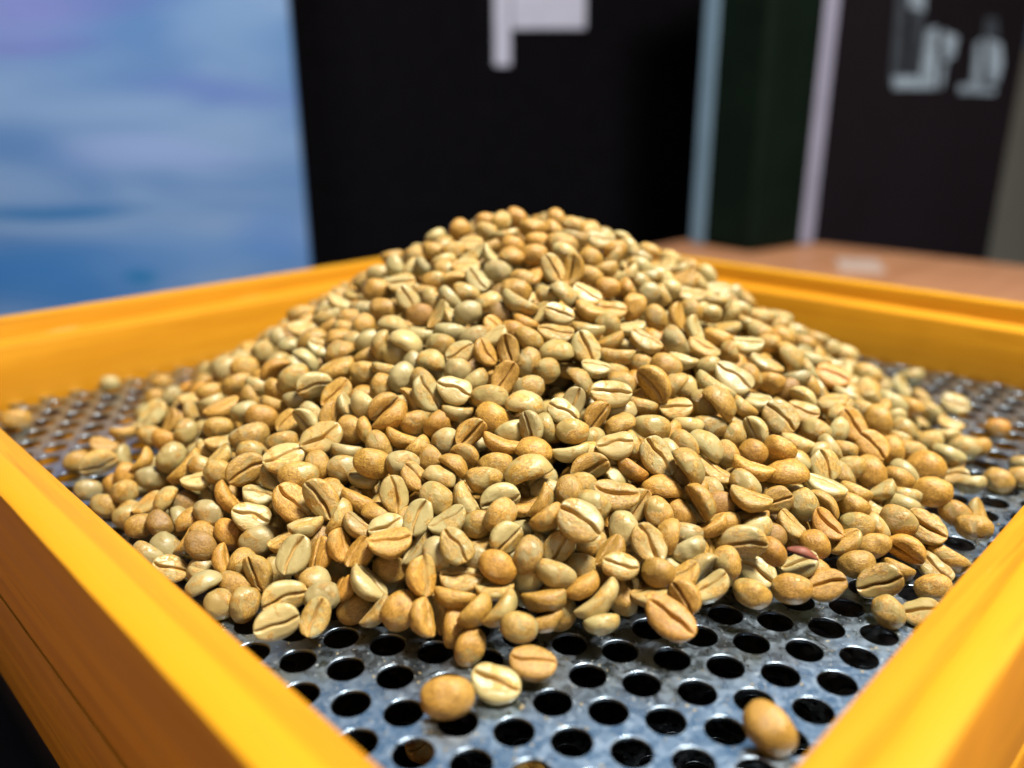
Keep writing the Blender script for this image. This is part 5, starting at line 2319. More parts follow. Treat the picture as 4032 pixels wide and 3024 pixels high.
-4444 33153 2298 -922 177 -344 96 o 10
12201 27009 854 665 -75 -743 95 p 3
9662 26069 2295 860 -120 -60 93 p 6
8136 17663 1220 263 -117 877 87 p 10
-5133 30944 2999 67 -231 848 104 t 9
10716 26042 1704 -210 338 910 86 o 1
-3118 33169 2669 -338 -236 686 106 t 3
559 31169 4298 13 220 937 101 t 11
7357 31146 2498 -37 -320 -21 88 o 4
-1448 36510 1184 608 558 297 92 p 11
4861 24547 4916 853 -318 -345 89 o 2
-3726 26182 4925 36 -986 133 93 g 10
10267 32009 911 -915 192 345 94 o 7
9826 25248 2203 -658 -305 -490 90 o 11
3518 37897 371 372 -719 14 93 g 2
3883 30282 4215 -372 -84 -372 90 p 2
-10197 24459 1280 470 181 -855 106 t 10
9070 18723 1234 -870 347 158 92 p 4
1649 28272 5707 252 -75 -956 99 o 3
-9080 24001 1857 -155 917 136 102 o 2
6402 29141 3600 -270 -914 -215 101 p 9
4648 35317 1502 795 -593 86 92 p 9
-7873 32572 1239 744 208 237 102 t 1
952 33601 2918 -357 324 830 97 t 11
-110 34780 2237 907 416 60 97 t 10
-8020 19457 1415 768 45 624 86 o 6
2710 27622 5680 952 181 236 95 t 2
2437 36520 1202 765 -468 135 105 t 5
7147 26145 3718 -249 -189 573 105 d 9
3787 19970 3743 -829 506 -63 85 o 10
4520 32294 2661 -190 -131 388 87 t 0
10068 27406 1581 17 -806 -260 89 d 11
-9212 22798 1235 -100 -251 -68 87 O 5
-5651 30234 2628 698 358 -3 92 t 12
11179 23367 918 -494 815 281 91 t 11
9228 33539 446 241 783 -463 97 o 11
-173 21072 4377 -419 34 -906 98 p 5
-1575 28799 4807 358 84 733 97 o 2
-5087 24146 3685 -576 -268 766 95 o 10
6889 32499 1764 -158 -464 -780 88 O 9
-2044 22165 4518 405 868 -115 96 t 1
2430 28717 4946 -855 -498 53 98 O 14
-2094 22670 4707 826 517 -209 89 p 10
-3211 34395 1619 82 676 726 103 p 12
2038 35813 1220 50 -168 737 98 p 6
-3318 27504 4537 -207 356 889 93 t 7
-5532 23575 3352 8 345 -702 106 o 1
-4485 19597 2541 307 237 -655 91 p 3
551 33066 2826 89 -977 150 92 O 12
3088 33856 2170 -416 224 -523 84 o 15
2092 27803 5400 -684 672 284 104 g 6
8914 24855 2302 605 321 702 93 O 8
-4772 16299 920 -348 827 -244 84 o 7
-6228 22500 2758 533 693 -318 102 g 4
5275 35312 963 825 33 -254 90 o 8
-3127 20787 3551 213 -38 -974 93 t 1
8355 29935 2013 -414 98 509 103 t 10
-3815 19667 2809 -38 223 -957 86 p 5
-7655 31497 1294 117 -436 -889 92 p 5
-4810 26067 3941 -160 -298 898 88 o 8
5415 32537 2270 -222 209 -814 91 o 12
-1581 19806 3490 -101 -292 -249 88 p 2
-2286 34836 1570 -387 -173 -97 97 p 4
-7000 25976 2708 -412 100 10 97 t 2
-6791 23020 2566 625 -743 -85 99 t 10
10785 31544 406 -310 -569 695 84 p 4
1135 28522 5260 227 -476 -802 97 p 12
4129 16507 1479 -11 -341 876 96 O 4
-731 27193 5633 -247 229 -467 92 g 12
10056 25026 1666 558 -195 -792 99 g 15
8228 32380 1276 -447 -2 -299 105 g 0
2438 31192 3722 -394 300 866 89 g 5
8077 18603 1208 521 -265 272 87 p 4
6566 33960 1242 -196 206 482 84 t 2
2975 30136 4147 123 29 -291 103 O 4
9346 31279 1150 -507 -109 -805 105 o 12
11510 27485 787 771 -42 -612 85 t 12
9064 32017 1044 99 197 313 96 p 0
-2217 28718 4630 940 -170 294 92 p 1
5912 31615 2506 -466 257 -498 96 t 13
-6659 19022 1453 -171 -408 470 94 p 3
-3613 36161 634 192 64 -934 87 d 1
-10057 29269 666 968 113 -128 87 t 11
-1320 33138 2645 -393 204 179 95 p 8
289 35622 1378 -219 317 -473 99 o 10
-4460 35353 841 559 -778 47 96 o 3
-9583 26096 1249 -174 -350 917 101 t 5
3866 29727 4067 -289 290 -256 102 p 11
2519 19053 3138 184 -787 -434 99 t 8
6909 18249 1523 894 -86 -360 99 g 0
-6041 31541 1990 -118 -393 59 95 t 13
2530 35289 1462 4 585 387 104 o 14
11363 22249 665 -467 -644 -231 88 o 6
7066 29730 2703 -308 -865 280 98 p 5
-7925 28342 1952 -300 870 -159 95 g 11
7652 28780 2664 -329 -872 147 90 p 10
-3643 29704 3695 -136 -41 -747 102 o 12
-2492 24890 5126 252 84 -935 92 g 3
-7900 28958 1850 286 -249 -365 85 o 1
7555 17713 1062 891 -420 -114 84 t 12
-5151 24673 3712 911 -74 104 94 o 7
-8190 27490 1929 518 -277 -556 99 o 1
5982 24436 3907 467 -868 -37 89 o 4
7091 28709 2971 -232 -941 -219 86 g 15
-7401 27705 2336 -30 -518 398 96 o 10
2992 21111 4117 16 134 -737 93 p 14
828 36149 1087 -202 463 266 102 o 5
2161 34795 1772 844 -422 331 90 o 12
-9075 31458 651 240 -275 -802 100 O 1
1822 25436 5905 350 -821 369 86 o 15
-1717 21380 4258 -5 -504 -260 94 o 5
6516 26365 3660 -298 242 346 102 t 6
-2519 17361 2004 480 -422 182 101 p 11
-1142 29674 4515 32 355 155 89 p 9
7716 20844 2167 468 -259 681 89 o 6
1236 36608 827 299 939 -66 99 o 10
-160 28964 5026 442 -840 -312 94 t 14
9 28448 5286 893 227 227 86 o 4
2799 27942 5142 515 -841 -62 91 t 9
8823 28806 2044 -574 -489 542 100 p 10
-2046 27498 5106 334 901 -164 104 g 7
3495 32692 2717 447 854 -254 91 g 5
8065 34479 514 -373 350 712 88 t 2
-5168 28874 3278 448 872 -71 93 g 10
-7052 30184 1978 -33 -162 981 98 g 5
-8047 32957 632 87 -22 23 104 t 1
-776 36873 646 759 -136 -371 106 t 9
-5955 34375 856 -940 -270 200 89 p 4
6825 34529 904 263 253 931 101 g 0
-1939 24325 5279 -640 -503 -574 96 t 2
6959 30661 2446 64 -850 134 96 t 10
4081 18042 2289 543 -293 780 91 p 7
-2728 35304 1245 -576 252 -235 89 p 2
143 25066 6009 966 -153 206 99 t 9
4230 34594 1563 950 263 118 97 t 7
-2234 32086 3041 -786 -583 204 105 o 10
7238 34984 572 -29 -919 294 84 d 3
-3803 33659 1844 -432 738 213 103 t 5
3264 31561 3359 -321 591 167 101 g 7
10486 22929 1232 -381 -885 -109 97 t 13
-1198 24903 5666 -246 -356 799 93 o 1
-2028 33039 2581 -221 -370 -824 97 o 15
-1161 27807 5317 210 -4 -978 87 g 0
-2084 35446 1276 -312 60 -881 100 t 11
-1984 14219 382 905 -396 75 84 d 4
324 28035 5490 871 297 -257 87 g 9
-4946 30163 2970 -266 200 -635 90 o 11
5042 29634 3653 820 -338 -371 92 t 6
6167 35023 872 814 -517 -121 97 t 5
-3740 20870 3364 643 719 -34 85 t 8
-6463 24350 2951 56 -153 960 100 t 15
-7115 24742 2616 -114 939 -320 88 p 13
-8028 21379 1566 342 -233 106 85 o 10
11895 26281 651 678 -711 -164 85 o 8
-5145 25547 3762 277 -372 -580 94 t 8
9608 21252 1359 405 234 120 85 p 15
6015 25625 3964 268 -888 -5 90 t 9
-3794 28010 4184 -304 -923 58 99 t 5
8001 33810 810 816 134 -508 90 p 13
-1432 36915 569 801 -597 -5 103 t 5
6213 18045 1677 -131 562 -784 88 t 9
-6741 26361 2840 -214 -970 -14 94 p 10
929 26841 5903 379 -819 9 106 p 4
-1465 34695 1768 -113 961 -205 88 p 0
1275 16565 1864 339 241 -903 85 o 9
3693 23746 4917 -552 -670 -194 98 t 10
5263 15261 595 599 -241 734 104 p 6
1725 16057 1557 544 -288 767 93 t 0
2774 32052 3202 -439 -726 392 86 g 6
-2754 21265 3891 -891 -320 -81 88 O 11
-6854 19687 1612 291 -304 -252 88 t 15
363 32551 3117 149 979 -55 91 o 9
5057 19427 2666 146 -932 -258 106 g 12
11526 23844 781 -70 260 914 95 o 9
-7235 24043 2486 -8 -334 -29 96 o 5
-740 30539 4145 875 221 -183 86 o 15
-8915 24548 1592 -188 -117 57 102 p 11
5981 27657 3781 778 604 -19 97 g 2
8674 34046 469 -384 73 -134 106 t 6
-10549 25473 722 -778 534 -257 93 g 13
2607 32726 2863 713 321 -71 102 o 2
-1504 33971 2161 451 -170 -876 86 O 4
6430 33136 1657 -470 879 56 95 t 10
-1332 32093 3215 733 -332 568 85 o 3
7569 24572 3042 -376 -331 -850 91 o 9
10768 21055 735 -252 223 -775 85 t 1
-892 33790 2336 -123 -254 -31 95 o 0
-121 36060 1124 717 408 292 96 t 0
4998 24972 4492 -391 794 365 90 o 1
4254 28853 4268 107 -32 688 91 t 1
5162 27514 4232 756 328 -469 105 o 3
-3234 28567 4278 430 791 405 93 t 6
3607 17625 2173 -957 105 -90 99 o 9
9214 24315 2095 329 -862 -384 105 t 8
10038 24298 1634 466 861 197 95 g 11
9241 32667 748 -116 546 369 86 t 7
5855 22458 3553 77 -46 -406 98 t 14
3625 27558 4946 -730 -651 -12 84 p 7
-2657 36659 551 -134 27 601 92 p 10
-9754 27843 1033 606 -752 235 89 g 4
-8936 28789 1335 863 -405 50 105 p 11
8111 25585 2781 10 441 -165 95 g 6
7964 31722 1627 483 -799 248 98 t 1
10801 28929 978 -281 374 -880 84 O 5
6605 31312 2356 -492 -754 263 102 p 6
-7740 29546 1803 -150 -65 904 89 t 2
3973 27950 4685 -429 -790 -11 90 t 3
2834 15299 1035 -478 -858 175 84 o 13
1769 30713 4079 -514 -276 -643 85 t 5
-7624 25911 2354 -77 -498 790 100 p 8
5282 20011 2862 -703 -253 -212 89 o 9
-4756 27215 3855 120 -69 -238 98 p 1
7619 30462 2212 -225 -781 540 86 o 7
-212 31965 3421 -530 -388 -387 101 p 5
-1105 26742 5638 -667 626 -108 96 t 1
7053 17279 1050 -383 -895 -213 85 t 6
11504 26677 848 -121 417 -861 101 o 4
5559 15856 828 -106 -529 265 93 O 7
-6928 28645 2427 -130 -459 161 85 t 11
-9931 28643 833 937 -324 -107 98 t 4
9095 27463 2113 -173 284 -933 99 t 4
2940 28982 4689 -550 793 67 98 t 5
-6664 33682 901 -100 -273 -954 90 p 15
7129 26888 3272 -189 -956 183 95 p 9
-1295 31402 3594 -889 -315 -311 96 d 6
5904 32108 2297 -288 -624 722 89 t 3
11620 29413 473 -190 -412 -876 98 d 10
11224 30493 455 -774 191 603 84 t 3
-4450 29920 3275 -37 -172 293 102 p 11
4523 29566 3891 -424 -896 35 85 O 0
1042 16038 1576 -360 34 922 89 t 15
-3042 25812 4896 8 903 223 104 g 13
-8494 25106 1855 -579 -205 105 100 O 0
5637 35734 670 81 133 -939 96 t 13
-7147 17096 506 883 -62 457 100 d 10
-9452 20376 597 -412 760 264 100 t 0
-1253 23654 5344 -364 -345 435 85 p 14
-2818 36042 844 -257 -421 -153 94 o 6
-5378 34895 803 -717 694 44 90 o 11
9906 18629 463 -526 -823 192 86 g 10
-10448 26857 743 791 -483 377 94 t 1
-5316 18045 1563 -392 -433 641 95 t 3
-3720 30956 3146 21 20 -501 100 t 7
-8877 27601 1537 82 -612 -557 87 O 5
-951 28950 4901 209 836 -457 97 o 12
-4355 32192 2371 344 18 -513 92 t 13
-1266 17995 2560 9 147 -989 93 p 14
-4292 21223 3284 -350 171 664 100 o 12
5870 30412 3011 296 -105 -949 91 o 7
-8857 21533 1182 335 -433 649 96 p 0
-10248 22728 677 -142 -195 86 93 t 10
-4406 24149 4052 319 -267 802 91 t 3
490 37263 481 -71 36 487 86 o 5
-8280 30466 1301 15 -598 -197 88 p 8
1387 22566 5135 412 27 747 88 t 1
-10550 27586 633 -246 -628 155 94 g 3
11385 21353 489 -641 116 592 91 o 5
834 34236 2160 229 19 220 95 o 12
-3958 32997 2123 -30 -8 -801 100 t 0
-4662 31746 2458 883 -82 103 91 t 7
7131 19014 1757 -743 -377 155 102 d 9
1813 28961 4967 716 -531 324 104 t 4
5470 25554 4265 147 958 -83 101 p 2
2707 34386 1937 -959 140 90 91 o 2
-6472 23665 2850 -37 114 916 105 p 5
10512 30871 710 -92 642 528 105 t 8
5301 28868 3806 646 -669 61 104 t 4
-844 32463 3081 82 612 778 96 t 10
1834 35342 1495 -546 420 706 98 t 7
6408 29345 3136 -345 907 -42 94 o 13
-3502 32587 2456 -613 157 55 86 o 5
3298 35432 1286 162 478 829 103 t 7
-3694 28958 3946 -407 -843 225 93 t 7
-1104 22374 4876 313 -200 -810 92 t 11
-6138 24877 3177 731 -486 460 90 o 2
-5558 26940 3455 366 -44 -371 106 t 9
-4406 33813 1597 296 -802 406 96 p 15
8982 29979 1690 394 -664 352 86 t 3
-3123 31663 3017 48 232 -424 87 t 6
187 31476 3717 90 -249 -772 88 o 11
11114 25059 1080 -493 200 -462 101 t 5
-5299 20897 2728 87 843 197 104 g 1
-3088 29274 4085 379 66 -517 100 g 10
-6754 31536 1683 101 -99 984 104 p 13
-2539 26812 5047 410 -391 -816 105 t 13
6173 17301 1345 624 -687 -221 88 t 2
9186 28161 1966 763 525 -279 101 o 8
-10617 29360 385 -351 494 -794 101 p 1
4253 35768 950 -522 -139 -841 100 t 3
-9965 30753 410 24 162 880 99 t 2
4331 26979 4751 -212 -120 -884 91 t 6
-8988 26496 1565 -47 -184 517 88 p 9
-3130 33794 1948 268 852 -215 98 o 5
-8499 25681 1861 66 275 -577 92 t 13
-5595 31094 2347 18 -287 925 93 O 1
-7075 32235 1296 801 -6 292 99 t 2
-2190 23783 5042 -260 -167 -413 101 p 7
199 29787 4639 718 -680 -59 97 o 6
6296 25059 3791 152 -175 968 93 o 9
2420 33284 2582 835 -130 -431 87 t 1
8837 19327 1144 -534 -835 53 96 o 3
5455 33560 1773 848 -225 237 90 t 2
-7288 17629 671 248 837 -36 89 t 10
10882 26534 1196 287 446 826 84 t 13
-5435 35521 501 -31 -95 805 94 t 1
978 32562 3107 311 52 -941 104 p 10
-8806 20239 887 309 244 -396 96 O 8
-9741 27183 1104 504 327 -710 104 O 9
6244 32539 1986 -982 -120 144 92 t 10
2442 36662 725 -110 48 364 99 p 7
4375 26281 4819 132 523 750 105 p 0
11581 22775 630 -222 -923 -134 98 p 11
8016 27311 2730 683 -490 -255 100 t 3
4986 21714 3694 -635 731 -127 94 t 1
-165 32982 2850 23 106 703 103 t 7
-5777 32200 1841 824 443 157 93 d 11
5851 28512 3648 356 268 553 97 p 1
-8069 31921 971 -300 -942 151 91 t 10
4039 24246 4876 -431 -798 346 100 o 14
2784 27102 5400 -185 255 -943 94 t 7
831 27855 5567 -626 -681 272 95 t 6
6264 26872 3753 -951 -150 -270 101 t 7
8354 21201 1968 -314 364 -491 97 t 11
-6139 26315 3183 87 -370 -351 89 g 2
7482 33794 1004 264 385 860 99 p 1
3940 31722 3107 -37 -293 -781 100 p 8
-7211 30977 1663 305 137 -529 99 O 10
-2428 30311 3872 307 -896 307 102 t 15
137 26222 6010 -80 -53 -886 106 t 5
-3001 29802 3905 169 164 -186 106 g 7
10029 31148 868 -271 862 -417 105 g 2
9815 29210 1441 -784 -606 96 85 g 1
391 19482 3529 188 -733 -404 100 o 15
-1414 35498 1335 -310 -201 198 100 g 9
868 25973 6055 -320 917 -173 103 p 0
2444 26559 5636 235 314 918 102 p 7
-1573 30608 3953 13 33 599 87 t 12
7520 34415 727 -362 -110 -588 90 p 6
1664 30111 4413 -123 -331 -265 106 g 0
8285 28140 2458 -81 976 200 87 p 3
2118 34152 2134 390 901 -155 89 d 10
-2608 33500 2218 -373 8 764 100 g 9
10734 30207 760 634 -444 449 105 t 9
-806 36314 946 272 937 -200 102 t 5
-6772 34272 621 854 440 -33 92 o 11
9476 30060 1422 490 -565 -338 102 O 12
-10620 28742 460 -202 217 656 96 o 10
3820 18491 2582 270 427 280 93 g 13
-2633 34271 1807 -795 -536 281 85 o 4
9240 29337 1713 717 -605 -238 106 t 5
-4374 28483 3776 -174 -253 48 93 o 6
4314 17121 1759 -531 -433 -288 98 t 0
-10803 26118 580 -880 -307 -228 89 o 4
-7288 33754 639 501 -380 -771 85 p 6
1877 28347 5232 30 -173 -145 92 g 3
-9561 25105 1258 -467 537 268 89 t 9
-3634 24064 4437 -389 -294 423 90 t 11
-6232 29788 2493 -120 940 -33 101 t 10
11774 28864 482 66 843 -532 90 O 11
110 17788 2563 353 386 -144 96 g 2
2468 24097 5483 204 -1 79 84 o 6
4879 34357 1536 -601 -30 -466 95 t 14
5985 34196 1314 -45 -111 180 93 t 2
12015 25338 594 332 430 753 95 g 10
-10363 28222 663 -412 -434 -337 97 o 5
6974 20444 2370 -941 114 306 86 O 8
1391 27355 5699 718 532 -364 95 p 1
1706 23616 5530 -939 -202 278 105 p 12
-447 29917 4512 -135 -298 305 97 t 4
8593 23877 2396 174 359 330 92 p 11
6617 25687 3628 -235 -224 -768 92 o 3
1607 31396 3724 844 -220 -311 84 g 9
-7469 25297 2441 36 150 965 98 t 11
9354 20309 1230 -642 148 716 91 t 6
-7254 22757 2274 -331 -405 777 101 d 6
9705 19429 801 304 271 38 102 o 7
-3976 34958 1155 -970 -67 -79 100 p 1
-7716 27147 2230 713 -603 -4 91 g 0
1779 32368 3166 -89 216 -601 105 p 5
-1874 31176 3594 490 757 27 97 t 10
884 35517 1438 215 912 -102 85 t 4
119 30420 4297 -532 839 109 106 t 7
-1176 20578 3975 261 901 337 93 g 6
3831 15799 1163 -45 419 -214 103 o 9
10832 20090 471 -422 187 -336 90 o 9
-5349 27674 3460 -243 205 776 101 t 4
-5165 19828 2377 70 953 249 95 g 13
503 29264 4919 -469 -804 -342 101 t 10
4958 23666 4305 738 -583 175 97 o 7
-7139 21280 1982 -164 -289 515 105 p 0
-2646 32787 2581 -377 -453 -483 86 d 2
8740 22499 2086 644 -124 755 95 t 8
-7863 33731 428 966 186 -119 87 O 6
-5819 33774 1163 714 694 -70 97 O 12
4715 28949 4041 -218 -729 249 97 o 6
7793 19076 1514 -737 -250 595 88 t 2
-75 22623 5171 -58 -131 220 95 d 4
-3526 17905 2047 -280 -60 -906 88 g 9
8582 30725 1676 167 948 35 106 o 5
-7191 19324 1338 445 863 234 91 p 0
-4950 32221 2146 -116 -75 951 84 t 3
-464 27989 5415 207 -262 905 92 p 15
392 34653 1923 -191 -53 -980 90 g 8
12150 23988 459 -864 -223 440 92 d 8
-2941 27969 4593 845 344 -12 104 t 8
-4255 18973 2342 729 -632 255 86 t 5
4541 25666 4760 -229 330 382 90 p 14
-3271 26657 4714 -897 334 -258 102 p 14
-6337 28855 2690 -159 111 888 86 t 8
4198 33425 2176 114 281 340 94 t 12
1431 24929 5939 88 -239 -820 89 t 13
1112 29438 4815 -921 155 -27 89 p 14
5751 29426 3418 -49 413 769 104 o 11
-5986 15889 346 -84 82 707 89 g 13
4842 30427 3415 -922 265 -185 87 t 1
4370 33968 1856 806 -228 117 100 t 12
4442 36358 612 -381 77 -479 89 t 3
10121 29921 1132 450 -763 -207 101 p 9
11162 29805 631 -385 -276 -246 102 o 2
5569 27069 4101 -880 -461 80 90 t 9
957 31617 3641 -96 -555 -826 101 t 5
3511 33326 2378 430 -705 182 104 t 7
-5573 22788 3165 123 -92 -931 104 t 11
-2024 36080 946 487 -129 -825 95 o 2
9114 25759 2210 -583 -770 -19 90 p 1
2022 27190 5619 -135 -555 -806 88 g 9
3363 34415 1822 704 -503 -217 97 g 8
-1795 25142 5463 -494 -236 837 88 g 4
-9902 29959 614 -963 245 -27 87 o 8
9459 26960 1960 -2 29 -955 106 o 2
-1810 20881 3991 698 -590 347 90 t 13
-4966 23453 3630 58 -59 -480 100 p 13
5585 20478 2961 231 -139 361 100 t 9
4743 27957 4333 870 -19 -39 85 O 9
-4131 36451 402 703 -236 592 91 t 11
1062 34855 1805 -243 -319 -450 101 o 13
-3892 26434 4415 -211 -376 -602 104 t 10
-4490 25411 4123 -619 -668 -168 96 t 13
5694 31030 2837 -391 214 -11 104 g 5
6395 18785 1942 182 8 738 105 o 3
-9727 22237 872 -86 234 806 85 t 8
11370 25659 947 119 197 -787 99 g 6
1123 24290 5840 28 116 296 86 o 10
10296 23578 1421 -694 -425 577 85 g 8
8617 27010 2428 -311 455 466 103 p 6
-3968 34364 1451 -214 -335 -891 101 t 10
1967 33644 2432 79 272 894 85 g 0
3993 21851 4128 463 820 -177 91 g 8
-10205 25046 901 -230 -563 -534 85 g 0
-9073 25384 1537 -186 3 30 90 g 12
-8469 28110 1694 -95 265 -162 105 p 4
361 33705 2460 -426 -201 450 102 p 12
552 27067 5851 22 485 -15 87 t 11
4486 25110 4770 -187 890 354 87 p 15
-5708 28947 2987 -85 45 528 102 t 9
-3067 30869 3410 355 855 179 85 d 4
7555 22225 2642 349 -417 835 84 o 6
10149 22308 1308 -7 18 -926 88 t 2
1405 35911 1204 -467 777 -393 103 t 14
-8443 32369 662 703 -295 469 101 g 13
9186 30648 1409 105 827 -550 91 o 7
3757 31060 3484 -542 154 -568 93 t 3
-6717 27724 2710 57 5 193 103 t 15
-6495 32815 1313 -72 -607 -615 105 t 3
9537 18084 436 495 483 405 88 o 5
538 15620 1332 72 -76 -164 102 g 2
11642 24527 767 -204 -914 -180 100 p 6
6437 30170 2852 407 -787 -61 99 p 2
4638 31058 3210 734 -444 -200 98 g 6
-6012 23947 3152 53 14 -971 84 t 0
622 28707 5194 -107 436 -319 94 o 3
-1822 28196 4966 940 96 247 100 o 0
3041 31036 3681 -176 -196 -942 85 o 3
-4730 31184 2668 114 -415 -21 102 t 8
779 32070 3391 17 270 -836 90 g 3
-3064 34935 1373 -722 499 -276 99 p 9
1132 31037 3958 10 -202 -965 96 p 1
-8352 23875 1846 543 -166 -224 97 g 2
8896 17332 396 52 -864 199 85 o 6
-7711 30688 1515 111 935 121 90 t 8
3083 37153 401 -252 -201 -944 102 t 6
-1374 30298 4155 -109 -969 -43 93 t 8
10812 23914 1175 -72 -949 206 84 o 8
848 25020 6022 -768 516 -355 97 g 13
7793 33072 1185 -130 286 -456 105 p 12
-4698 21630 3253 306 910 146 85 t 14
7647 25145 3034 53 -194 892 100 p 12
5161 33144 2060 952 -171 -253 95 t 5
-4883 18942 2111 -906 -297 -32 91 o 3
-8571 22922 1597 -815 -530 -198 99 o 12
6528 35572 516 796 469 -276 93 o 1
-8082 22112 1707 -336 -358 370 103 p 0
10330 29136 1187 -237 692 -317 105 t 4
11226 20746 441 25 -959 53 88 g 3
-8333 29501 1509 679 -635 324 93 d 1
4010 32854 2515 -13 -181 795 85 p 11
-4758 17451 1474 496 853 161 97 O 10
2351 29904 4405 848 122 -426 89 t 0
9802 25694 1821 -293 -867 178 100 o 4
-9144 28125 1327 -369 251 778 103 t 1
10085 26265 1651 197 -875 420 97 t 9
12047 27808 471 -877 20 354 103 t 13
11911 23387 532 -828 -14 337 94 t 7
9467 23740 1895 74 17 142 93 O 9
-410 31356 3742 -171 -91 -650 95 g 4
-9206 29530 1054 -293 -53 394 99 g 3
1267 33004 2845 166 -22 -885 98 t 0
-1619 32641 2870 -768 527 -65 90 t 7
-2072 36960 476 701 -667 226 92 p 8
7776 29689 2368 664 506 -380 87 d 12
937 30451 4288 -643 680 -318 91 t 0
-7 27136 5790 -624 -657 371 99 o 13
-7393 26473 2465 292 865 -327 101 p 8
-3543 35384 1041 -765 588 165 94 d 9
5392 28095 3983 -434 240 -60 97 p 2
5005 31429 2916 156 -65 897 93 O 1
-198 15695 1367 54 100 751 93 t 9
9579 33157 439 96 -974 -183 93 t 12
10677 27731 1212 792 584 -160 103 d 4
-6670 25246 2893 136 -632 -160 91 t 6
8220 28802 2362 693 526 -491 96 O 2
2870 25837 5548 215 -894 376 98 p 9
-8782 30919 937 -295 -395 -836 96 t 11
4238 35129 834 88 328 772 89 p 12
8538 28168 1866 -538 290 -218 96 o 10
-4632 18419 1513 258 -402 822 86 t 8
7194 19343 1412 103 541 -375 104 o 15
-5723 25831 2985 -796 178 -499 104 p 12
-9919 25813 618 -221 946 -207 87 o 7
8153 27667 2156 -62 508 -22 84 t 4
-4168 26323 3827 -147 -213 -965 96 t 11
-4607 16914 815 -423 639 192 89 t 9
-6652 32860 783 -262 132 -358 93 o 4
-5657 24619 2977 434 -728 443 103 g 14
6077 28147 3176 139 16 -884 100 p 0
-6057 21272 2054 137 -529 828 101 p 7
-4013 31165 2499 371 900 85 87 g 3
7423 26570 2687 -269 55 -186 95 p 1
9606 28129 1293 60 521 -45 102 p 9
-1334 33178 2171 64 133 555 101 t 0
-6443 28289 2308 -637 -83 712 89 o 10
-4859 33121 1329 -524 536 632 94 t 3
2427 35972 649 382 332 860 102 o 4
3617 36150 407 -396 695 -593 94 t 9
-1873 15895 877 -255 74 -722 92 t 7
8144 25132 2302 557 -693 128 96 o 0
-5036 31463 1982 860 -213 282 86 o 10
-7846 32285 499 672 513 483 88 d 13
3637 29128 3949 -881 394 73 99 o 9
-2163 27917 4484 947 140 -10 99 t 4
4328 32764 2030 188 387 863 100 p 13
-6607 21733 1920 -778 551 -48 85 g 9
649 22442 4671 -108 -868 -88 90 O 2
8199 26471 2256 -281 273 -881 94 t 6
2430 32003 2836 856 502 -38 86 o 11
4397 29880 3362 981 193 -25 100 d 5
-4277 23722 3592 -198 -111 -877 99 t 7
-7131 29702 1622 174 -824 457 91 t 7
6833 31477 1748 -811 -475 141 96 p 14
6445 23808 3115 -565 -694 -298 90 g 9
5200 29937 3023 24 137 935 96 g 15
247 34887 1339 -264 369 106 95 d 7
-7306 28119 1874 196 144 959 86 d 13
-3507 31483 2531 -609 -744 -234 96 o 5
-3879 22495 3462 -24 -279 -581 98 o 6
1715 36189 585 -351 -544 -405 90 p 4
6889 26306 3005 66 -97 -352 101 d 15
-755 35579 903 301 255 783 98 g 15
-8868 22379 897 420 -878 228 99 o 12
10658 27120 832 717 -414 -333 98 t 4
4497 27204 4177 -334 31 688 99 t 14
-2105 16433 1132 330 -892 -113 103 t 15
5122 18714 1889 -35 404 -914 99 o 7
-1446 26343 5134 -386 907 143 85 p 9
8502 31391 1052 276 558 233 91 g 5
121 30829 3624 -402 276 598 96 o 0
-6692 26943 2373 -941 278 96 97 p 0
-4875 33909 961 71 -308 494 95 p 7
-3722 24575 4023 565 -149 -797 96 O 8
-6695 29382 1925 -466 -849 133 89 o 3
-1492 22545 4399 612 -105 -396 99 g 14
-2205 30846 3228 587 783 -170 84 o 11
-2930 19335 2474 310 -40 -901 94 t 3
-4698 27829 3323 457 -92 -869 97 t 9
-3243 16884 1151 125 -143 683 85 o 10
-1725 15215 530 330 218 466 99 g 10
-8134 21787 1158 -184 23 -876 85 p 11
-3880 18767 1917 -167 141 -137 101 g 5
2681 29489 4082 -100 164 -928 93 p 4
1662 26518 5418 116 -986 70 103 t 12
8958 23332 1670 -772 -44 500 90 t 5
10339 28445 850 337 -637 271 103 p 2
-7667 25368 1880 -55 906 -419 98 o 8
-2885 30111 3363 -363 236 -142 106 t 3
-1795 34830 1200 -417 -343 -186 99 p 8
-6317 32241 1158 759 -63 586 99 t 4
-362 35213 1132 191 -975 -85 95 d 15
-9007 26989 1074 64 -486 -683 90 t 4
-6222 22100 2211 -185 -56 -915 85 o 10
2084 29315 4299 -194 961 -141 88 d 8
2583 21690 4048 402 -872 -239 95 t 5
-6137 19289 1320 27 787 535 87 o 11
-2131 26334 4850 -296 -110 -29 94 g 4
7187 32533 1186 -167 69 529 89 p 6
7806 22854 2206 201 515 -595 87 t 9
4757 33263 1666 11 -993 116 105 g 3
11135 24310 580 91 540 71 89 o 3
4844 34779 882 845 -127 280 88 g 7
3807 26169 4659 -327 -58 -488 102 o 1
-5322 31870 1703 828 29 233 92 o 0
-212 26727 5418 95 -34 -567 97 o 13
5650 26400 3685 336 -722 -165 103 o 9
-4874 29307 2842 925 134 266 101 o 12
6924 27755 2811 889 300 -107 85 p 8
6840 33371 962 283 278 105 105 p 3
1312 27638 5161 447 -61 694 89 t 8
1925 15426 726 285 -932 -10 104 o 1
6012 19104 1767 194 348 -300 95 t 5
2958 28333 4497 648 583 -431 84 O 9
5387 24996 3836 -30 -253 -929 85 o 0
-5335 34211 679 -25 -640 -367 87 p 7
-1033 16379 1241 -274 -108 680 98 t 4
9915 20045 441 341 86 910 100 o 10
3859 32173 2451 -178 -741 586 100 o 4
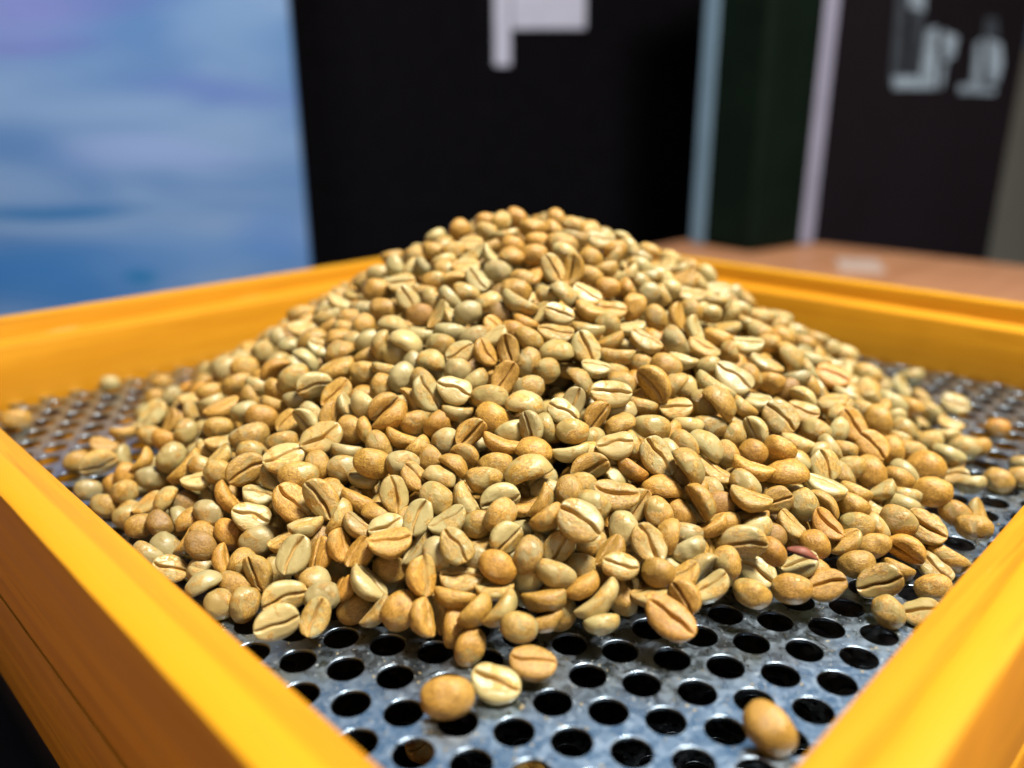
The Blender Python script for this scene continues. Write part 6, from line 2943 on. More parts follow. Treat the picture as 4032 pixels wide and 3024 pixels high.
7172 17119 495 222 961 80 89 o 0
7099 24280 2824 16 -992 87 89 O 7
3023 30368 3572 802 343 57 88 t 12
6488 21508 2506 487 -850 -81 93 g 10
-672 23012 4802 31 -254 -492 105 p 2
7377 18685 1079 65 -274 657 87 O 11
-661 19020 2753 207 -245 -649 103 g 2
1232 21162 3990 140 -883 -344 90 O 3
-7501 22740 1690 -155 147 264 90 g 11
5137 26621 3939 336 921 -195 90 p 11
-2195 33774 1705 -807 586 69 92 d 1
4613 17354 1340 390 43 -630 104 t 9
-4429 34640 744 107 -73 -467 105 o 13
-9967 23419 464 683 609 341 105 d 4
-4921 30570 2381 388 -264 -882 104 g 3
-8218 22467 1257 209 -316 316 93 o 11
7727 28324 2273 37 509 58 88 t 15
8136 24643 2278 -219 338 876 95 p 2
-3046 26948 4331 201 807 475 104 p 9
5323 34290 1005 -641 -86 -394 84 p 7
154 34019 1827 -231 -255 -168 92 d 13
8332 33304 435 759 585 -73 98 o 10
5609 21185 2782 149 -191 -970 91 g 10
-4955 23241 3137 175 204 -241 85 g 2
-5807 18534 1145 -148 -242 567 87 p 12
-638 24593 5330 196 -184 737 93 g 12
-2555 28461 4147 322 839 171 95 t 9
6627 28982 2685 781 -606 -149 95 o 12
-7123 33235 453 820 218 161 97 p 10
8852 19116 630 645 753 -97 96 O 0
-95 19902 3294 -772 525 236 88 t 15
-7348 32640 584 -536 37 545 103 t 13
7903 30376 1654 760 -606 -181 105 p 6
-5389 24143 3069 -740 554 377 89 t 13
-7850 31156 860 251 825 -381 89 O 11
-4158 30405 2761 144 299 620 85 d 2
-7350 24686 2030 -45 -356 340 89 t 15
-2221 21810 3858 -245 -315 -347 95 t 3
3011 32938 2231 904 278 22 92 p 0
-4160 24866 3822 940 303 -158 92 t 5
2414 27474 4972 -309 -31 820 94 t 4
1069 29768 4198 102 -897 75 101 t 0
-8060 26488 1637 85 88 251 91 t 5
-3880 27331 3844 404 801 436 89 t 1
2222 23696 4985 73 133 -641 106 O 9
-9065 21104 530 335 -260 353 87 o 3
-8452 23546 1302 -19 -394 15 96 t 7
9837 30264 742 -11 552 557 97 o 4
-4049 29493 3154 319 -522 -529 101 p 0
3226 19843 2971 584 772 243 102 t 10
-2059 33281 1995 -771 606 -36 89 o 3
10787 21658 403 -166 -973 134 91 o 2
-1411 24509 5072 -884 167 -163 91 g 4
3563 30373 3421 -787 -418 420 95 p 2
5490 17940 1407 145 -980 67 93 p 1
-6003 27772 2640 -61 34 782 87 t 0
-3298 32676 2020 -238 -247 901 106 t 2
-3847 25770 4026 85 -211 -846 92 o 5
-7023 31761 1036 719 -614 184 97 d 9
5875 22207 3017 -274 39 -876 89 o 3
2129 25417 5366 -957 -278 57 98 t 1
9533 31789 458 968 146 200 92 p 3
-8570 30043 814 -686 217 -694 85 t 1
7596 25821 2622 -541 -156 -811 104 p 12
-3358 33427 1628 -414 23 747 101 t 15
-4414 28868 3194 -55 -370 -490 100 t 1
-5769 32384 1319 -287 160 751 94 p 14
-7312 30244 1385 -420 762 -475 99 o 12
-4853 22480 2997 269 937 121 104 O 9
-1358 28074 4712 915 -321 132 93 O 1
1504 33238 2249 628 375 -631 100 t 1
-1247 34127 1658 -232 936 -203 86 p 8
-5997 33286 859 585 -640 460 93 t 5
-7399 19994 1021 -190 75 252 101 o 3
5199 24077 3819 -3 388 -907 93 t 10
804 33335 2222 -112 282 -683 87 g 2
11330 26011 516 -599 717 334 96 p 3
-2641 22041 3810 -842 136 -521 91 t 11
-3430 23554 3976 208 -99 343 86 t 14
-721 29964 3998 350 316 -119 87 t 3
6779 30010 2300 547 -821 73 105 o 1
8437 32697 623 -143 -339 -808 96 o 5
-6330 30055 1916 -515 809 -281 87 g 15
-318 15393 742 617 -95 385 98 o 11
2272 26073 5307 -119 -288 843 89 o 15
-1795 26910 4900 -293 -944 -72 97 t 4
1849 17728 2028 159 42 -986 87 t 5
-4132 21975 3176 -329 225 875 94 g 8
9218 19975 743 -360 209 -293 103 o 13
3334 26615 4825 -581 -809 82 91 t 8
4759 31790 2381 558 -635 475 104 o 0
-1088 34990 1199 -48 -467 -759 86 t 7
-1428 17909 2040 408 -852 -319 86 O 8
-357 36171 601 231 -21 -614 91 t 12
9570 22421 1184 -187 421 337 92 t 8
-132 33582 2063 -630 751 184 88 p 3
8724 21786 1487 -91 231 443 97 p 2
-1627 31474 3043 938 -87 71 85 g 8
-3723 32047 2197 213 -36 -936 104 d 13
-5587 22501 2637 15 935 -208 92 t 0
1901 18948 2712 584 -41 -436 90 O 8
-2622 24081 4478 214 -59 -565 101 t 8
5571 17007 931 118 -798 -575 90 t 9
-8254 21146 944 -75 -214 -289 86 p 10
4617 28240 3863 916 -374 -135 102 o 4
3360 22216 4062 933 -124 -31 86 o 1
-1027 27245 5087 808 -362 -3 90 t 1
-5785 26618 2911 451 746 479 90 o 6
4742 22493 3627 -913 -195 -284 87 p 9
-3098 35222 766 -439 40 709 103 p 0
9687 23962 1348 -447 -98 -801 84 t 7
-7380 18905 650 -346 -404 748 100 o 9
-629 34268 1642 -240 139 623 97 o 8
-6404 18311 828 22 768 279 86 t 2
44 25416 5580 -980 -184 -49 90 o 5
-5505 25188 3101 20 538 -770 97 g 5
-3635 20532 2809 -771 406 110 92 o 10
8734 25368 1974 216 21 965 87 g 1
-1178 25458 5274 36 -203 -16 96 t 15
3450 28042 4422 -845 -530 -4 93 p 3
9607 21794 1036 964 -185 -163 97 p 10
7813 29207 2027 195 -175 -852 93 p 12
4280 21617 3487 361 90 -905 99 p 12
1322 35173 1167 176 233 906 101 t 5
6257 24511 3316 127 204 714 97 t 9
5812 20569 2454 986 -123 -9 90 o 13
7423 27186 2625 234 -106 75 92 o 1
10528 24776 942 984 -21 -174 88 t 0
-588 30865 3541 -338 60 -832 90 O 7
1280 31930 3001 661 482 -548 105 p 4
1533 22109 4448 99 -371 833 85 p 3
10934 27909 603 -612 329 -469 84 o 12
3822 35681 621 580 -755 -185 84 t 13
5263 23401 3645 -595 -751 -101 100 d 9
-4742 26657 3485 -21 -635 -173 97 t 6
-8054 28617 1384 -542 -56 72 96 g 9
8391 19928 1108 -80 226 -325 91 g 5
-3053 22934 3971 -68 -113 389 90 o 3
1304 34016 1820 836 462 -195 85 t 3
-570 28465 4746 868 -487 -92 95 p 1
3803 28318 4190 199 -26 -123 93 p 10
3679 24943 4703 27 -275 -301 89 g 10
255 36436 477 -13 669 695 102 p 3
-704 26021 5414 -388 -280 7 95 t 14
-5295 33349 1079 148 -26 305 105 o 13
4582 26448 4248 277 262 -815 90 g 2
-2328 29162 3962 -171 -431 -871 93 t 2
1662 34648 1444 -300 101 -900 96 O 12
9285 25782 1663 610 202 670 99 g 12
-942 31728 3024 -478 -309 194 104 d 11
103 27610 5193 -597 659 230 98 t 3
-1231 23104 4702 643 572 509 96 o 12
7162 29317 2326 -305 105 -458 96 o 8
-9515 26580 818 146 904 233 105 t 3
-9203 21771 606 54 -305 761 94 o 0
6290 30997 2159 557 -69 816 106 p 3
9189 28603 1439 -316 252 -879 99 o 0
6904 22121 2491 152 272 -884 91 o 2
-3084 31939 2444 707 295 356 87 o 9
-2591 27313 4472 -237 376 469 105 p 2
3899 25499 4633 344 342 857 87 t 9
-4156 17503 1227 58 317 -771 89 t 11
10967 22679 489 811 258 -507 94 p 13
-10060 24176 485 38 -424 158 94 t 8
2657 31279 3186 -197 -196 512 91 d 1
8109 23931 2221 363 185 321 103 p 4
3600 20358 3135 865 -403 285 88 d 10
4227 30493 3156 737 223 -376 93 t 7
-7940 24541 1687 339 -853 390 85 t 1
10208 26782 1106 670 723 -103 85 t 9
-9248 24503 954 576 747 -296 92 O 7
2914 23575 4725 943 294 -96 93 g 11
-7572 23780 1817 701 -604 292 105 O 1
1921 31559 3150 -210 -173 -434 100 p 10
9631 29589 1005 589 777 61 90 o 4
-8274 31635 518 911 87 -108 105 p 9
4396 23232 4013 -76 80 732 90 p 2
5989 29814 2727 747 -659 87 86 t 14
10268 25490 1108 895 205 -379 101 p 13
-655 29208 4387 245 145 308 88 o 1
2974 34648 1307 -352 -661 649 87 d 4
-2777 26158 4562 653 -724 -97 100 d 6
-8144 20349 781 17 -73 -638 96 t 12
-6186 31090 1641 -100 319 445 96 O 15
7639 21937 2074 -837 -337 -33 88 o 11
-6515 24728 2503 -428 807 -247 92 g 13
-6284 19864 1473 917 -258 143 98 o 2
6762 23167 2823 -446 -736 290 95 t 10
11550 25080 391 805 -542 16 88 O 1
-6297 23260 2428 -145 -459 -145 86 t 7
-5175 26311 3275 -836 64 -324 95 o 10
-4284 33142 1504 -527 39 849 98 t 13
6397 27237 3181 923 -75 -370 88 d 12
-1034 15362 677 269 -387 117 84 d 13
-6902 21185 1621 67 -345 -390 89 O 3
3654 34844 1092 660 -484 314 96 t 0
-8859 25952 1206 -797 -260 -480 87 t 7
-1680 29098 4197 44 388 845 92 p 8
-2291 29805 3696 605 610 -504 104 t 4
5767 32934 1521 515 -735 362 99 o 12
-4922 35099 390 849 357 350 90 t 10
-5318 20352 2069 -389 -386 750 106 t 11
2430 30505 3634 -105 313 -849 100 t 8
-6658 30573 1599 -634 -21 741 95 g 5
7821 31200 1423 120 53 -891 98 d 6
8811 26495 1908 543 824 132 99 o 7
4585 15823 583 347 388 -1 101 p 8
-2977 25187 4466 -466 865 60 105 o 4
10458 22283 691 -45 57 755 93 o 2
-10245 26434 424 -220 230 706 102 O 9
3732 33720 1674 -581 -560 513 101 p 5
5792 30613 2515 177 161 967 84 p 12
9319 27548 1528 889 -412 -194 93 O 10
-38 17544 1968 113 -4 -898 104 o 14
3794 17694 1721 -935 -75 -306 88 p 0
534 16369 1317 -761 -289 -427 85 t 1
-9675 28156 587 -199 23 967 88 t 0
6944 25583 2993 996 32 77 99 t 0
11271 27239 488 -253 539 313 104 o 12
-4388 23091 3388 173 -149 -333 97 t 10
5772 33582 1217 -305 501 718 94 p 13
3010 36428 342 -186 -238 -129 95 o 13
8291 19245 917 240 114 -651 84 p 0
-8456 24251 1375 -252 -359 401 96 t 6
9225 24851 1677 775 -286 -515 102 o 4
6388 31941 1738 947 204 248 96 d 6
8 32233 2833 123 -786 502 93 t 5
-5254 18821 1473 -987 -20 -43 103 p 8
4160 31065 2912 791 130 -589 104 t 0
870 25378 5609 322 121 -230 105 O 2
-2378 35472 766 807 -496 -97 105 t 3
-1319 35846 705 730 66 389 98 t 7
7331 30882 1752 -56 -285 -942 97 t 5
-7794 27768 1662 778 512 327 89 p 4
6427 22345 2790 636 -636 -75 93 t 9
-710 32660 2536 591 797 93 101 t 11
-2296 22787 4227 253 -100 410 95 o 0
-8550 29328 984 666 -493 540 101 g 13
2213 28086 4812 436 818 -313 91 o 5
-1715 25837 5066 -358 238 524 89 g 13
-9393 23108 733 -29 227 762 86 p 4
669 26425 5555 -336 202 893 102 d 12
-3166 18701 2093 -219 -163 893 96 o 1
2939 22449 4294 957 174 125 95 p 0
6603 19464 1697 -327 -708 121 97 o 4
1346 28808 4656 -83 -216 -810 85 g 3
-6097 17482 597 189 -274 -201 87 o 7
-2712 23475 4284 -248 -309 -689 95 p 10
-9339 29033 630 -33 865 -437 105 o 8
-7922 23251 1550 965 134 -206 88 d 8
-4310 32498 1796 200 -930 258 103 d 0
6232 34301 741 840 -216 -285 105 o 3
4827 35632 454 445 -893 61 104 p 2
5368 31679 2227 -760 -623 185 101 t 12
1732 24228 5272 -3 -971 -228 95 o 0
816 28043 5040 -128 323 899 87 t 3
5852 28960 3069 104 325 775 104 o 3
-5184 28172 2995 -324 890 134 104 p 6
4429 16387 905 -23 839 521 91 p 14
-9811 24766 657 -73 -560 67 89 g 8
-2434 31467 2858 164 954 -197 92 p 5
2505 24644 5148 200 908 -302 97 o 8
5201 22121 3297 302 266 -850 106 g 9
-3412 30319 3085 -332 619 -671 94 g 2
3134 27350 4753 79 122 555 97 o 10
-2271 18025 1955 -765 -295 -446 101 p 5
1973 32497 2624 -132 -205 -382 95 t 5
2567 33701 1882 -4 23 -578 98 g 6
7912 18002 596 -580 -61 422 101 o 0
11036 28585 458 -396 -96 86 101 o 0
-7964 25885 1712 728 -423 538 85 p 11
6903 24975 2996 -78 413 -148 87 o 4
-3662 33865 1328 755 -263 491 94 t 9
436 23829 5265 121 85 881 92 p 13
3217 31838 2776 -248 -1 116 91 t 1
-2139 32371 2463 -412 734 -458 91 t 0
3481 18246 2077 650 560 515 102 g 8
-5249 32549 1446 730 -662 -87 97 t 12
-9036 28598 863 478 -280 -761 86 o 2
4975 25908 4078 144 375 -313 106 o 5
-3527 28486 3723 -258 -449 -572 94 t 6
-8434 27191 1374 -78 -363 712 101 O 11
-9270 30182 448 -368 -393 -615 101 g 1
-873 24409 4775 65 -5 869 91 g 9
1814 26682 4900 -157 360 698 100 o 2
2867 24777 4585 -236 442 -327 104 t 2
-2918 26374 4023 -9 -138 185 99 p 12
-148 26040 5090 110 -79 613 85 g 4
4531 21365 2838 44 429 -551 97 o 4
-2587 29426 3312 -235 890 -366 90 t 10
-3110 21913 3132 -952 45 -297 103 o 12
-4332 24270 3210 -103 108 103 85 g 4
140 22294 4132 282 225 128 104 g 9
2989 28799 3852 -490 789 338 103 t 10
660 27339 4864 -49 48 -920 105 p 0
-4555 25559 3190 587 -116 -425 85 p 9
-2080 23543 4116 805 -573 -73 102 p 9
4342 25299 3955 -393 -59 593 88 t 9
6032 26255 3037 250 172 -927 101 o 0
5258 25636 3480 -231 -161 -571 100 t 13
573 21139 3550 -838 -447 -293 103 t 11
2095 23243 4403 451 857 51 99 t 13
-3628 28979 3068 879 357 -300 93 p 11
-304 30353 3399 -164 -25 269 105 t 5
-4390 22768 2854 -439 -4 830 102 p 14
-1176 21115 3352 230 -560 710 94 p 3
1957 24692 4878 206 210 819 102 o 10
1680 21193 3512 -805 -227 -151 87 d 12
-2958 22546 3430 -106 199 526 88 t 12
-1497 25457 4705 -264 -11 906 99 o 10
3253 29600 3422 -337 -188 -277 104 t 5
-4940 27257 2850 -452 820 -350 93 t 2
-3551 26596 3678 -12 319 906 87 p 2
1864 27589 4630 -776 421 470 96 o 0
-2295 26731 4271 -752 512 -372 86 o 3
-147 25116 5075 -983 -125 -122 90 t 7
-3072 28012 3621 -644 588 -238 88 g 7
-1716 30572 3038 -483 -69 -362 105 p 2
-4230 26906 3282 492 71 -412 99 g 10
1855 29926 3583 18 79 -774 92 O 14
2522 27763 4393 114 439 671 84 o 14
5103 27694 3323 -459 237 -275 105 O 1
457 25723 5172 906 -74 -80 103 p 13
-1527 27894 4272 -32 -416 -5 103 t 8
427 28459 4408 938 271 -49 99 p 7
5039 28932 3005 -288 -269 -178 87 t 11
-2809 21079 2890 371 -30 -884 106 o 13
1197 22766 4348 202 25 262 95 o 3
-1995 28584 3860 -507 820 114 97 p 7
-2435 25466 4294 532 779 -282 91 p 15
156 31612 2740 -152 -100 -698 98 p 9
4814 29518 2893 202 935 229 84 t 11
3169 22841 3927 -128 971 161 101 o 3
2605 29849 3478 -263 27 891 90 t 2
5454 28108 3049 19 900 -41 98 g 6
754 24845 5097 -896 254 -363 103 o 9
-3510 25137 3739 492 -5 -305 99 o 12
-1712 21587 3458 -5 -889 -366 105 p 7
-512 21230 3523 -471 -881 3 86 t 7
3175 25374 4516 663 -645 379 90 t 10
-1444 27260 4498 171 -463 -784 98 o 3
-3674 23455 3382 107 141 381 102 p 4
-1210 30239 3319 -615 742 267 88 p 8
3086 26179 4537 168 -332 -671 101 o 3
3765 27228 4067 946 -140 283 91 p 1
-3752 24216 3504 -208 -428 -386 96 p 4
1375 28182 4485 616 580 -217 86 t 13
5711 22869 2838 -201 301 105 104 g 7
584 30377 3435 161 578 787 104 o 1
3760 21174 3024 236 42 349 101 d 2
1755 25916 5019 -510 -64 -584 91 o 8
-3901 28423 3119 198 780 139 95 p 14
4077 26727 4015 440 -724 349 97 O 2
4277 25916 3991 -229 -324 -900 102 O 4
427 23286 4603 -104 -947 -302 91 d 3
2790 23230 4200 10 -385 -592 96 g 8
-522 27520 4678 -421 -264 105 99 t 0
-1007 28738 4084 -559 -83 -59 99 p 3
-1717 22331 3792 -117 -59 -217 93 O 7
-665 20101 2899 361 -416 664 92 O 5
2058 30904 3037 -68 913 -342 89 p 12
68 24236 4920 174 73 -982 91 t 14
-2938 24781 3997 -170 974 -42 103 o 0
5595 23714 3096 29 -878 -257 102 O 3
3618 21877 3380 304 158 929 97 t 1
922 29457 3916 56 293 361 101 p 1
-1138 30880 3000 -347 161 509 89 o 2
-1905 20623 2939 -966 23 256 87 t 7
1461 30432 3364 -161 -528 -186 88 t 2
5515 24385 3252 6 -834 -486 106 t 0
-556 26787 4884 579 677 281 97 t 13
2944 20742 3046 -827 -194 467 84 t 13
-488 22011 3923 161 297 366 88 g 5
-244 23426 4597 -330 -868 36 86 t 13
2036 29400 3817 52 82 -807 90 t 4
-2287 24796 4309 -603 759 184 94 p 4
-120 28794 4212 896 210 -141 97 o 5
3842 29029 3464 -978 194 73 90 t 13
2247 21510 3583 -634 -604 -389 93 o 12
-1466 23420 4296 144 261 754 91 o 6
5766 27340 3053 -806 -461 -168 98 t 6
-333 29530 3827 102 24 206 101 o 8
-1023 22314 3967 -439 -198 857 87 o 10
2435 26847 4683 92 57 -922 103 t 0
4758 23525 3472 -724 -361 484 103 t 6
-2602 28725 3583 214 -327 -792 105 o 15
2211 22075 3866 550 285 -669 99 t 9
-1671 29715 3468 640 -723 -254 94 g 7
-1860 24047 4345 260 -898 21 104 O 7
2257 25493 4878 668 -631 -251 98 p 4
1432 25035 5055 -450 389 -760 104 d 8
4501 28799 3285 69 -48 479 92 d 6
-3019 25714 4009 -232 965 -116 88 O 4
4388 24089 3778 -114 -305 869 100 o 11
-2311 30274 3024 -137 920 -119 87 t 5
-1666 24708 4561 905 393 76 100 t 7
955 31113 3024 231 -440 -477 94 g 1
1187 26911 4961 38 -225 -720 102 g 7
1061 26216 5115 -26 -389 880 95 p 2
-1041 29333 3802 -236 132 -473 102 o 4
3684 24213 4133 163 -130 896 92 t 8
6369 25207 2857 186 318 -435 87 t 7
-4958 24893 2939 988 -45 -48 93 O 7
-5087 25725 2895 -494 -761 402 103 g 15
-519 31164 2936 313 920 113 98 o 14
1810 22586 4182 -776 -590 55 94 t 3
5399 26960 3307 -921 349 169 85 g 14
-2922 24021 3876 140 470 -870 92 o 8
4538 22949 3414 -83 258 -19 85 p 3
27 26932 4953 -84 921 147 103 t 2
-2788 27611 3859 838 -427 -334 100 o 9
2574 26173 4742 -900 -26 84 87 p 3
-2088 27601 4160 574 766 -287 88 p 6
-3117 29151 3220 -89 281 -179 87 d 15
4782 27136 3598 544 -764 -344 102 p 14
-4042 27625 3252 -29 -375 -655 101 t 8
-2462 22618 3652 -61 -337 701 93 o 5
5707 25091 3218 836 378 -389 99 g 11
4613 24708 3766 -154 522 58 96 p 5
4467 22163 3177 348 -801 303 96 p 0
-2442 21620 3252 -163 249 120 87 t 13
-4135 25813 3419 133 379 828 95 o 13
4306 27771 3687 574 -764 -23 87 g 1
1174 24346 4950 558 -701 -2 94 o 1
3851 29907 3093 -838 -383 327 96 t 2
56 27875 4635 -235 -907 269 95 g 4
-843 27925 4458 -456 321 826 98 o 0
3291 30774 2852 296 -119 -707 96 p 12
-1096 26607 4766 194 387 111 92 d 8
-588 20676 3220 -92 -258 -921 87 t 0
1778 28757 4169 -389 -111 914 91 o 9
-4520 28280 2858 827 257 298 90 p 13
2432 28501 4137 -392 -736 534 95 t 6
2527 20230 2870 374 -133 59 102 o 11
1502 31109 2991 198 826 86 99 t 3
3069 24043 4352 -768 -487 -398 101 t 1
2927 21662 3496 -736 -423 454 101 p 0
-1370 20273 2878 -396 908 -81 84 p 3
-589 25546 5009 846 -373 258 87 p 13
5039 22770 3130 698 -345 -567 91 o 2
58 21685 3819 246 10 173 97 p 11
-4636 23793 2969 196 -427 -160 90 p 8
-3394 27530 3595 189 844 -21 87 o 8
-168 26286 4608 -352 -818 -454 89 t 12
5388 26173 2944 765 129 -627 95 o 11
714 29619 3387 -393 -854 242 104 t 2
162 23949 4389 -391 93 182 100 o 12
2875 21307 2891 -460 830 296 98 t 14
4981 24836 3138 166 443 -272 86 t 0
2657 30616 2631 263 -180 631 87 t 5
-3076 29563 2625 -881 421 -26 91 o 2
1920 31140 2479 -316 918 126 86 t 3
3620 22879 3326 -296 395 -773 97 o 8
-3998 23682 2826 426 -137 -456 104 t 4
-4721 25339 2644 -315 -199 175 90 t 9
1287 23396 4160 317 -181 -424 93 t 12
-1897 27082 3922 128 -182 352 96 o 14
-182 24702 4551 38 -996 70 88 d 0
-4210 26378 2900 630 -701 322 90 d 3
-41 30510 2887 835 543 -62 88 g 6
3331 26793 3897 -137 868 476 94 p 11
-4773 26633 2571 47 271 -191 102 d 4
2279 24444 4280 567 -81 86 101 t 0
-1086 20757 2735 -440 -768 -409 90 t 8
3545 30345 2540 -94 -406 -839 88 O 3
1194 28790 3779 -618 702 -86 98 d 6
3238 27784 3687 742 -587 270 87 g 6
5248 22060 2357 -341 290 -325 102 o 1
2897 22384 3379 -586 -721 -215 85 p 15
4526 25288 3409 67 257 377 101 p 2
-1629 28789 3446 -510 -762 189 98 g 10
5822 23953 2571 157 98 49 94 t 8
-3868 24863 3079 -158 -382 -788 104 o 0
-3869 22028 2410 -200 -898 -338 99 o 9
4916 26540 3165 -657 -702 179 85 o 6
2249 30228 2912 190 228 693 98 O 14
-263 27991 4098 -608 -719 -3 93 p 2
183 27279 4415 -398 -791 -151 88 p 15
91 20714 2854 71 604 -771 103 p 12
-2626 23496 3428 -544 -773 -141 84 d 9
6289 26731 2405 799 323 -262 90 p 13
-3390 21513 2413 -95 330 -890 102 t 1
-2482 27885 3465 182 -49 463 99 d 2
-2133 22334 3210 -58 112 -746 94 t 6
-3744 23090 2804 -822 -239 -181 95 p 8
-2203 20855 2523 -919 -321 79 85 p 4
1389 26484 4578 -41 445 856 100 t 1
2445 28917 3504 -465 876 109 106 O 12
-2091 24216 3841 -496 729 -175 86 p 10
1447 29429 3439 62 107 -286 87 t 5
-4638 23348 2426 -331 62 243 84 o 10
3499 20646 2404 -131 551 -347 89 t 4
442 22067 3583 -92 -315 889 88 t 14
975 31402 2412 -60 212 172 103 t 7
-3154 28476 2992 -773 474 -223 85 g 0
540 24717 4624 -226 13 -794 96 o 6
1943 20614 2720 -204 234 518 89 t 10
3668 27490 3595 0 308 917 89 O 15
2806 28276 3668 -390 374 435 94 t 6
5939 25697 2656 926 -129 -113 101 p 4
2613 25560 4302 -634 -612 -157 98 O 10
2049 26365 4443 -240 -384 -656 89 t 11
3989 28046 3300 456 -757 -217 100 t 12
2690 27036 4100 -837 248 487 93 O 4
4042 21143 2467 86 322 -664 102 t 11
1752 20056 2441 -83 578 -801 101 o 4
-3415 27906 3042 942 -88 -279 93 t 7
2235 23422 3984 528 817 -83 94 o 4
1015 21648 3360 522 -845 13 101 o 2
434 22960 4011 -934 163 -317 94 p 5
-2735 26878 3593 274 -352 781 98 p 7
-4477 24421 2702 -6 999 -39 106 o 9
3348 25345 3987 439 -768 -86 101 p 7
5649 26739 2753 930 -165 -82 84 d 0
1038 24040 4422 849 102 -307 94 o 10
-913 27140 4249 514 779 -282 89 t 1
-869 23859 4172 266 -192 -527 105 g 8
-1685 25935 4175 973 190 -87 95 t 4
-1978 29495 3032 867 377 -278 92 t 5
-869 25386 4473 688 666 -13 104 t 1
2149 25074 4432 -34 -99 593 85 t 0
-3578 26763 3192 253 -196 -582 100 o 4
133 29343 3515 -63 -239 -887 91 o 1
-9 23213 4090 -601 727 -295 90 o 1
-2436 30502 2429 -40 258 244 95 t 4
475 26711 4594 520 -691 236 100 p 4
-675 30433 2861 27 11 -667 100 g 8
-3724 29334 2451 -576 -106 738 87 p 6
4731 28324 2886 497 96 494 89 p 2
767 27796 4243 374 829 102 97 t 8
703 20020 2485 750 -452 -468 94 O 7
3896 26407 3694 80 -74 -113 98 o 12
623 26069 4704 -255 -132 824 93 p 15
-1491 22921 3653 81 -943 -79 92 o 4
475 30908 2692 713 -662 -230 98 o 3
-1309 31113 2396 21 -127 523 85 t 6
-940 21685 3234 -182 -64 883 98 o 13
-4114 28709 2484 -132 -100 700 103 t 0
5832 24768 2675 542 262 430 86 o 4
3945 23688 3442 46 -932 123 87 p 8
4543 25951 3404 342 -176 -21 97 g 13
119 25588 4695 75 257 -858 99 g 1
5447 28458 2510 -182 -750 628 105 t 2
112 21341 3193 -868 183 222 103 p 3
4545 29094 2712 545 -64 825 85 o 7
-1310 22165 3381 86 993 -42 98 t 14
535 28819 3791 77 -366 -548 103 t 4
6008 27446 2456 356 -848 144 94 t 10
1313 27271 4388 -436 895 -100 97 O 7
-4379 27902 2570 101 172 599 92 t 7
-1580 21174 2842 -243 -877 -107 95 g 8
4906 24154 3083 -339 129 -11 87 p 12
-679 29716 3231 552 728 -406 106 t 4
-1373 24519 4188 -57 -946 264 86 p 10
-1671 26655 4099 -956 240 140 104 p 2
3260 24034 3824 101 129 906 101 t 9
-3089 24045 3352 170 180 963 91 t 5
-2003 27806 3682 980 141 -118 85 o 7
1054 22279 3678 654 -662 -293 88 o 3
-2348 26042 3876 819 -345 291 97 g 0
4053 21970 2815 -295 449 -421 97 O 0
5076 23369 2829 -518 840 153 99 t 11
-428 28465 3870 -170 926 -250 96 p 3
-2979 25172 3564 -158 -504 536 103 t 12
1786 25423 4563 -931 -274 -242 99 t 0
-1058 29402 3315 -242 262 -176 85 o 1
5295 29090 2387 -995 -73 -18 86 d 1
3349 28772 3293 -437 -826 355 85 d 7
1948 23939 4236 935 202 254 94 p 15
-1738 20433 2433 327 -913 12 95 t 3
4137 22770 3080 -295 54 -725 93 p 5
-4419 27171 2692 -262 -152 -277 103 p 4
-3098 30051 2414 -42 117 -989 101 o 0
4148 30015 2494 404 -834 -230 92 t 4
2846 30049 2873 862 -476 -122 102 p 13
-88 20168 2543 345 868 -55 104 g 2
-3491 25929 3311 408 822 149 103 o 5
-3268 22638 2881 -86 -385 -474 106 g 14
1514 24462 4479 -235 -206 828 105 p 5
-1344 28241 3752 -98 235 -964 106 o 4
-290 31099 2546 128 -444 -177 97 o 6
3833 29333 2896 -188 -95 288 100 o 2
941 30418 2956 37 41 -195 98 g 13
1753 21760 3344 878 348 247 97 p 0
1915 28026 4006 274 -301 -313 96 t 8
-2033 23170 3562 -171 942 -242 92 g 2
3765 24513 3703 -691 -672 -40 96 t 5
-2236 29594 2458 -903 -133 -399 88 O 6
-2704 21337 2140 15 29 -640 88 d 13
1512 22439 3260 898 -334 -236 92 t 1
-962 28749 3189 298 943 144 93 o 10
4628 26973 2804 -808 504 69 95 p 1
5567 25200 2400 902 227 -24 100 t 10
-881 26501 3953 215 -372 820 93 t 1
2906 25656 3736 561 -647 -27 88 p 2
3230 24543 3496 -69 236 -895 89 p 5
5906 23487 1988 -176 -19 746 103 p 0
4636 29677 2002 373 -175 721 101 o 9
-1111 25035 3913 -650 635 307 101 g 12
-2516 21842 2423 -933 192 265 105 t 13
3170 22718 2978 -828 -481 196 95 t 10
5366 27656 2299 -391 -257 -199 91 t 12
3210 30806 1957 810 558 -163 96 o 13
296 29803 2836 229 -958 105 105 p 5
3230 29680 2493 339 -885 319 105 o 1
-769 22383 3153 72 6 -929 88 g 0
1414 29897 2753 194 236 -3 86 p 11
-3931 24242 2516 -259 -611 -40 89 t 2
-831 23116 3460 -80 -413 -438 101 t 4
2129 21903 2899 -274 254 -923 103 o 3
2451 20448 2099 -122 145 980 100 t 2
4569 21885 2131 -960 -22 -3 104 o 7
3420 28168 3042 -320 146 -862 100 p 6
-3125 27235 2889 -951 280 -87 84 g 4
-4911 27195 1975 348 -923 68 85 o 13
-2296 25221 3448 868 483 7 104 t 2
4366 23518 2756 -350 348 -442 103 t 13
-631 27806 3652 -751 -573 -106 93 d 2
1488 28617 3378 304 -41 -948 92 t 13
-4840 24308 2042 916 226 13 97 t 12
-3038 28831 2471 186 -339 -773 104 t 3
-1351 29962 2528 -57 -972 186 87 t 8
1877 29559 2867 -120 156 153 105 p 7
-4338 23805 2227 -166 -527 682 106 d 0
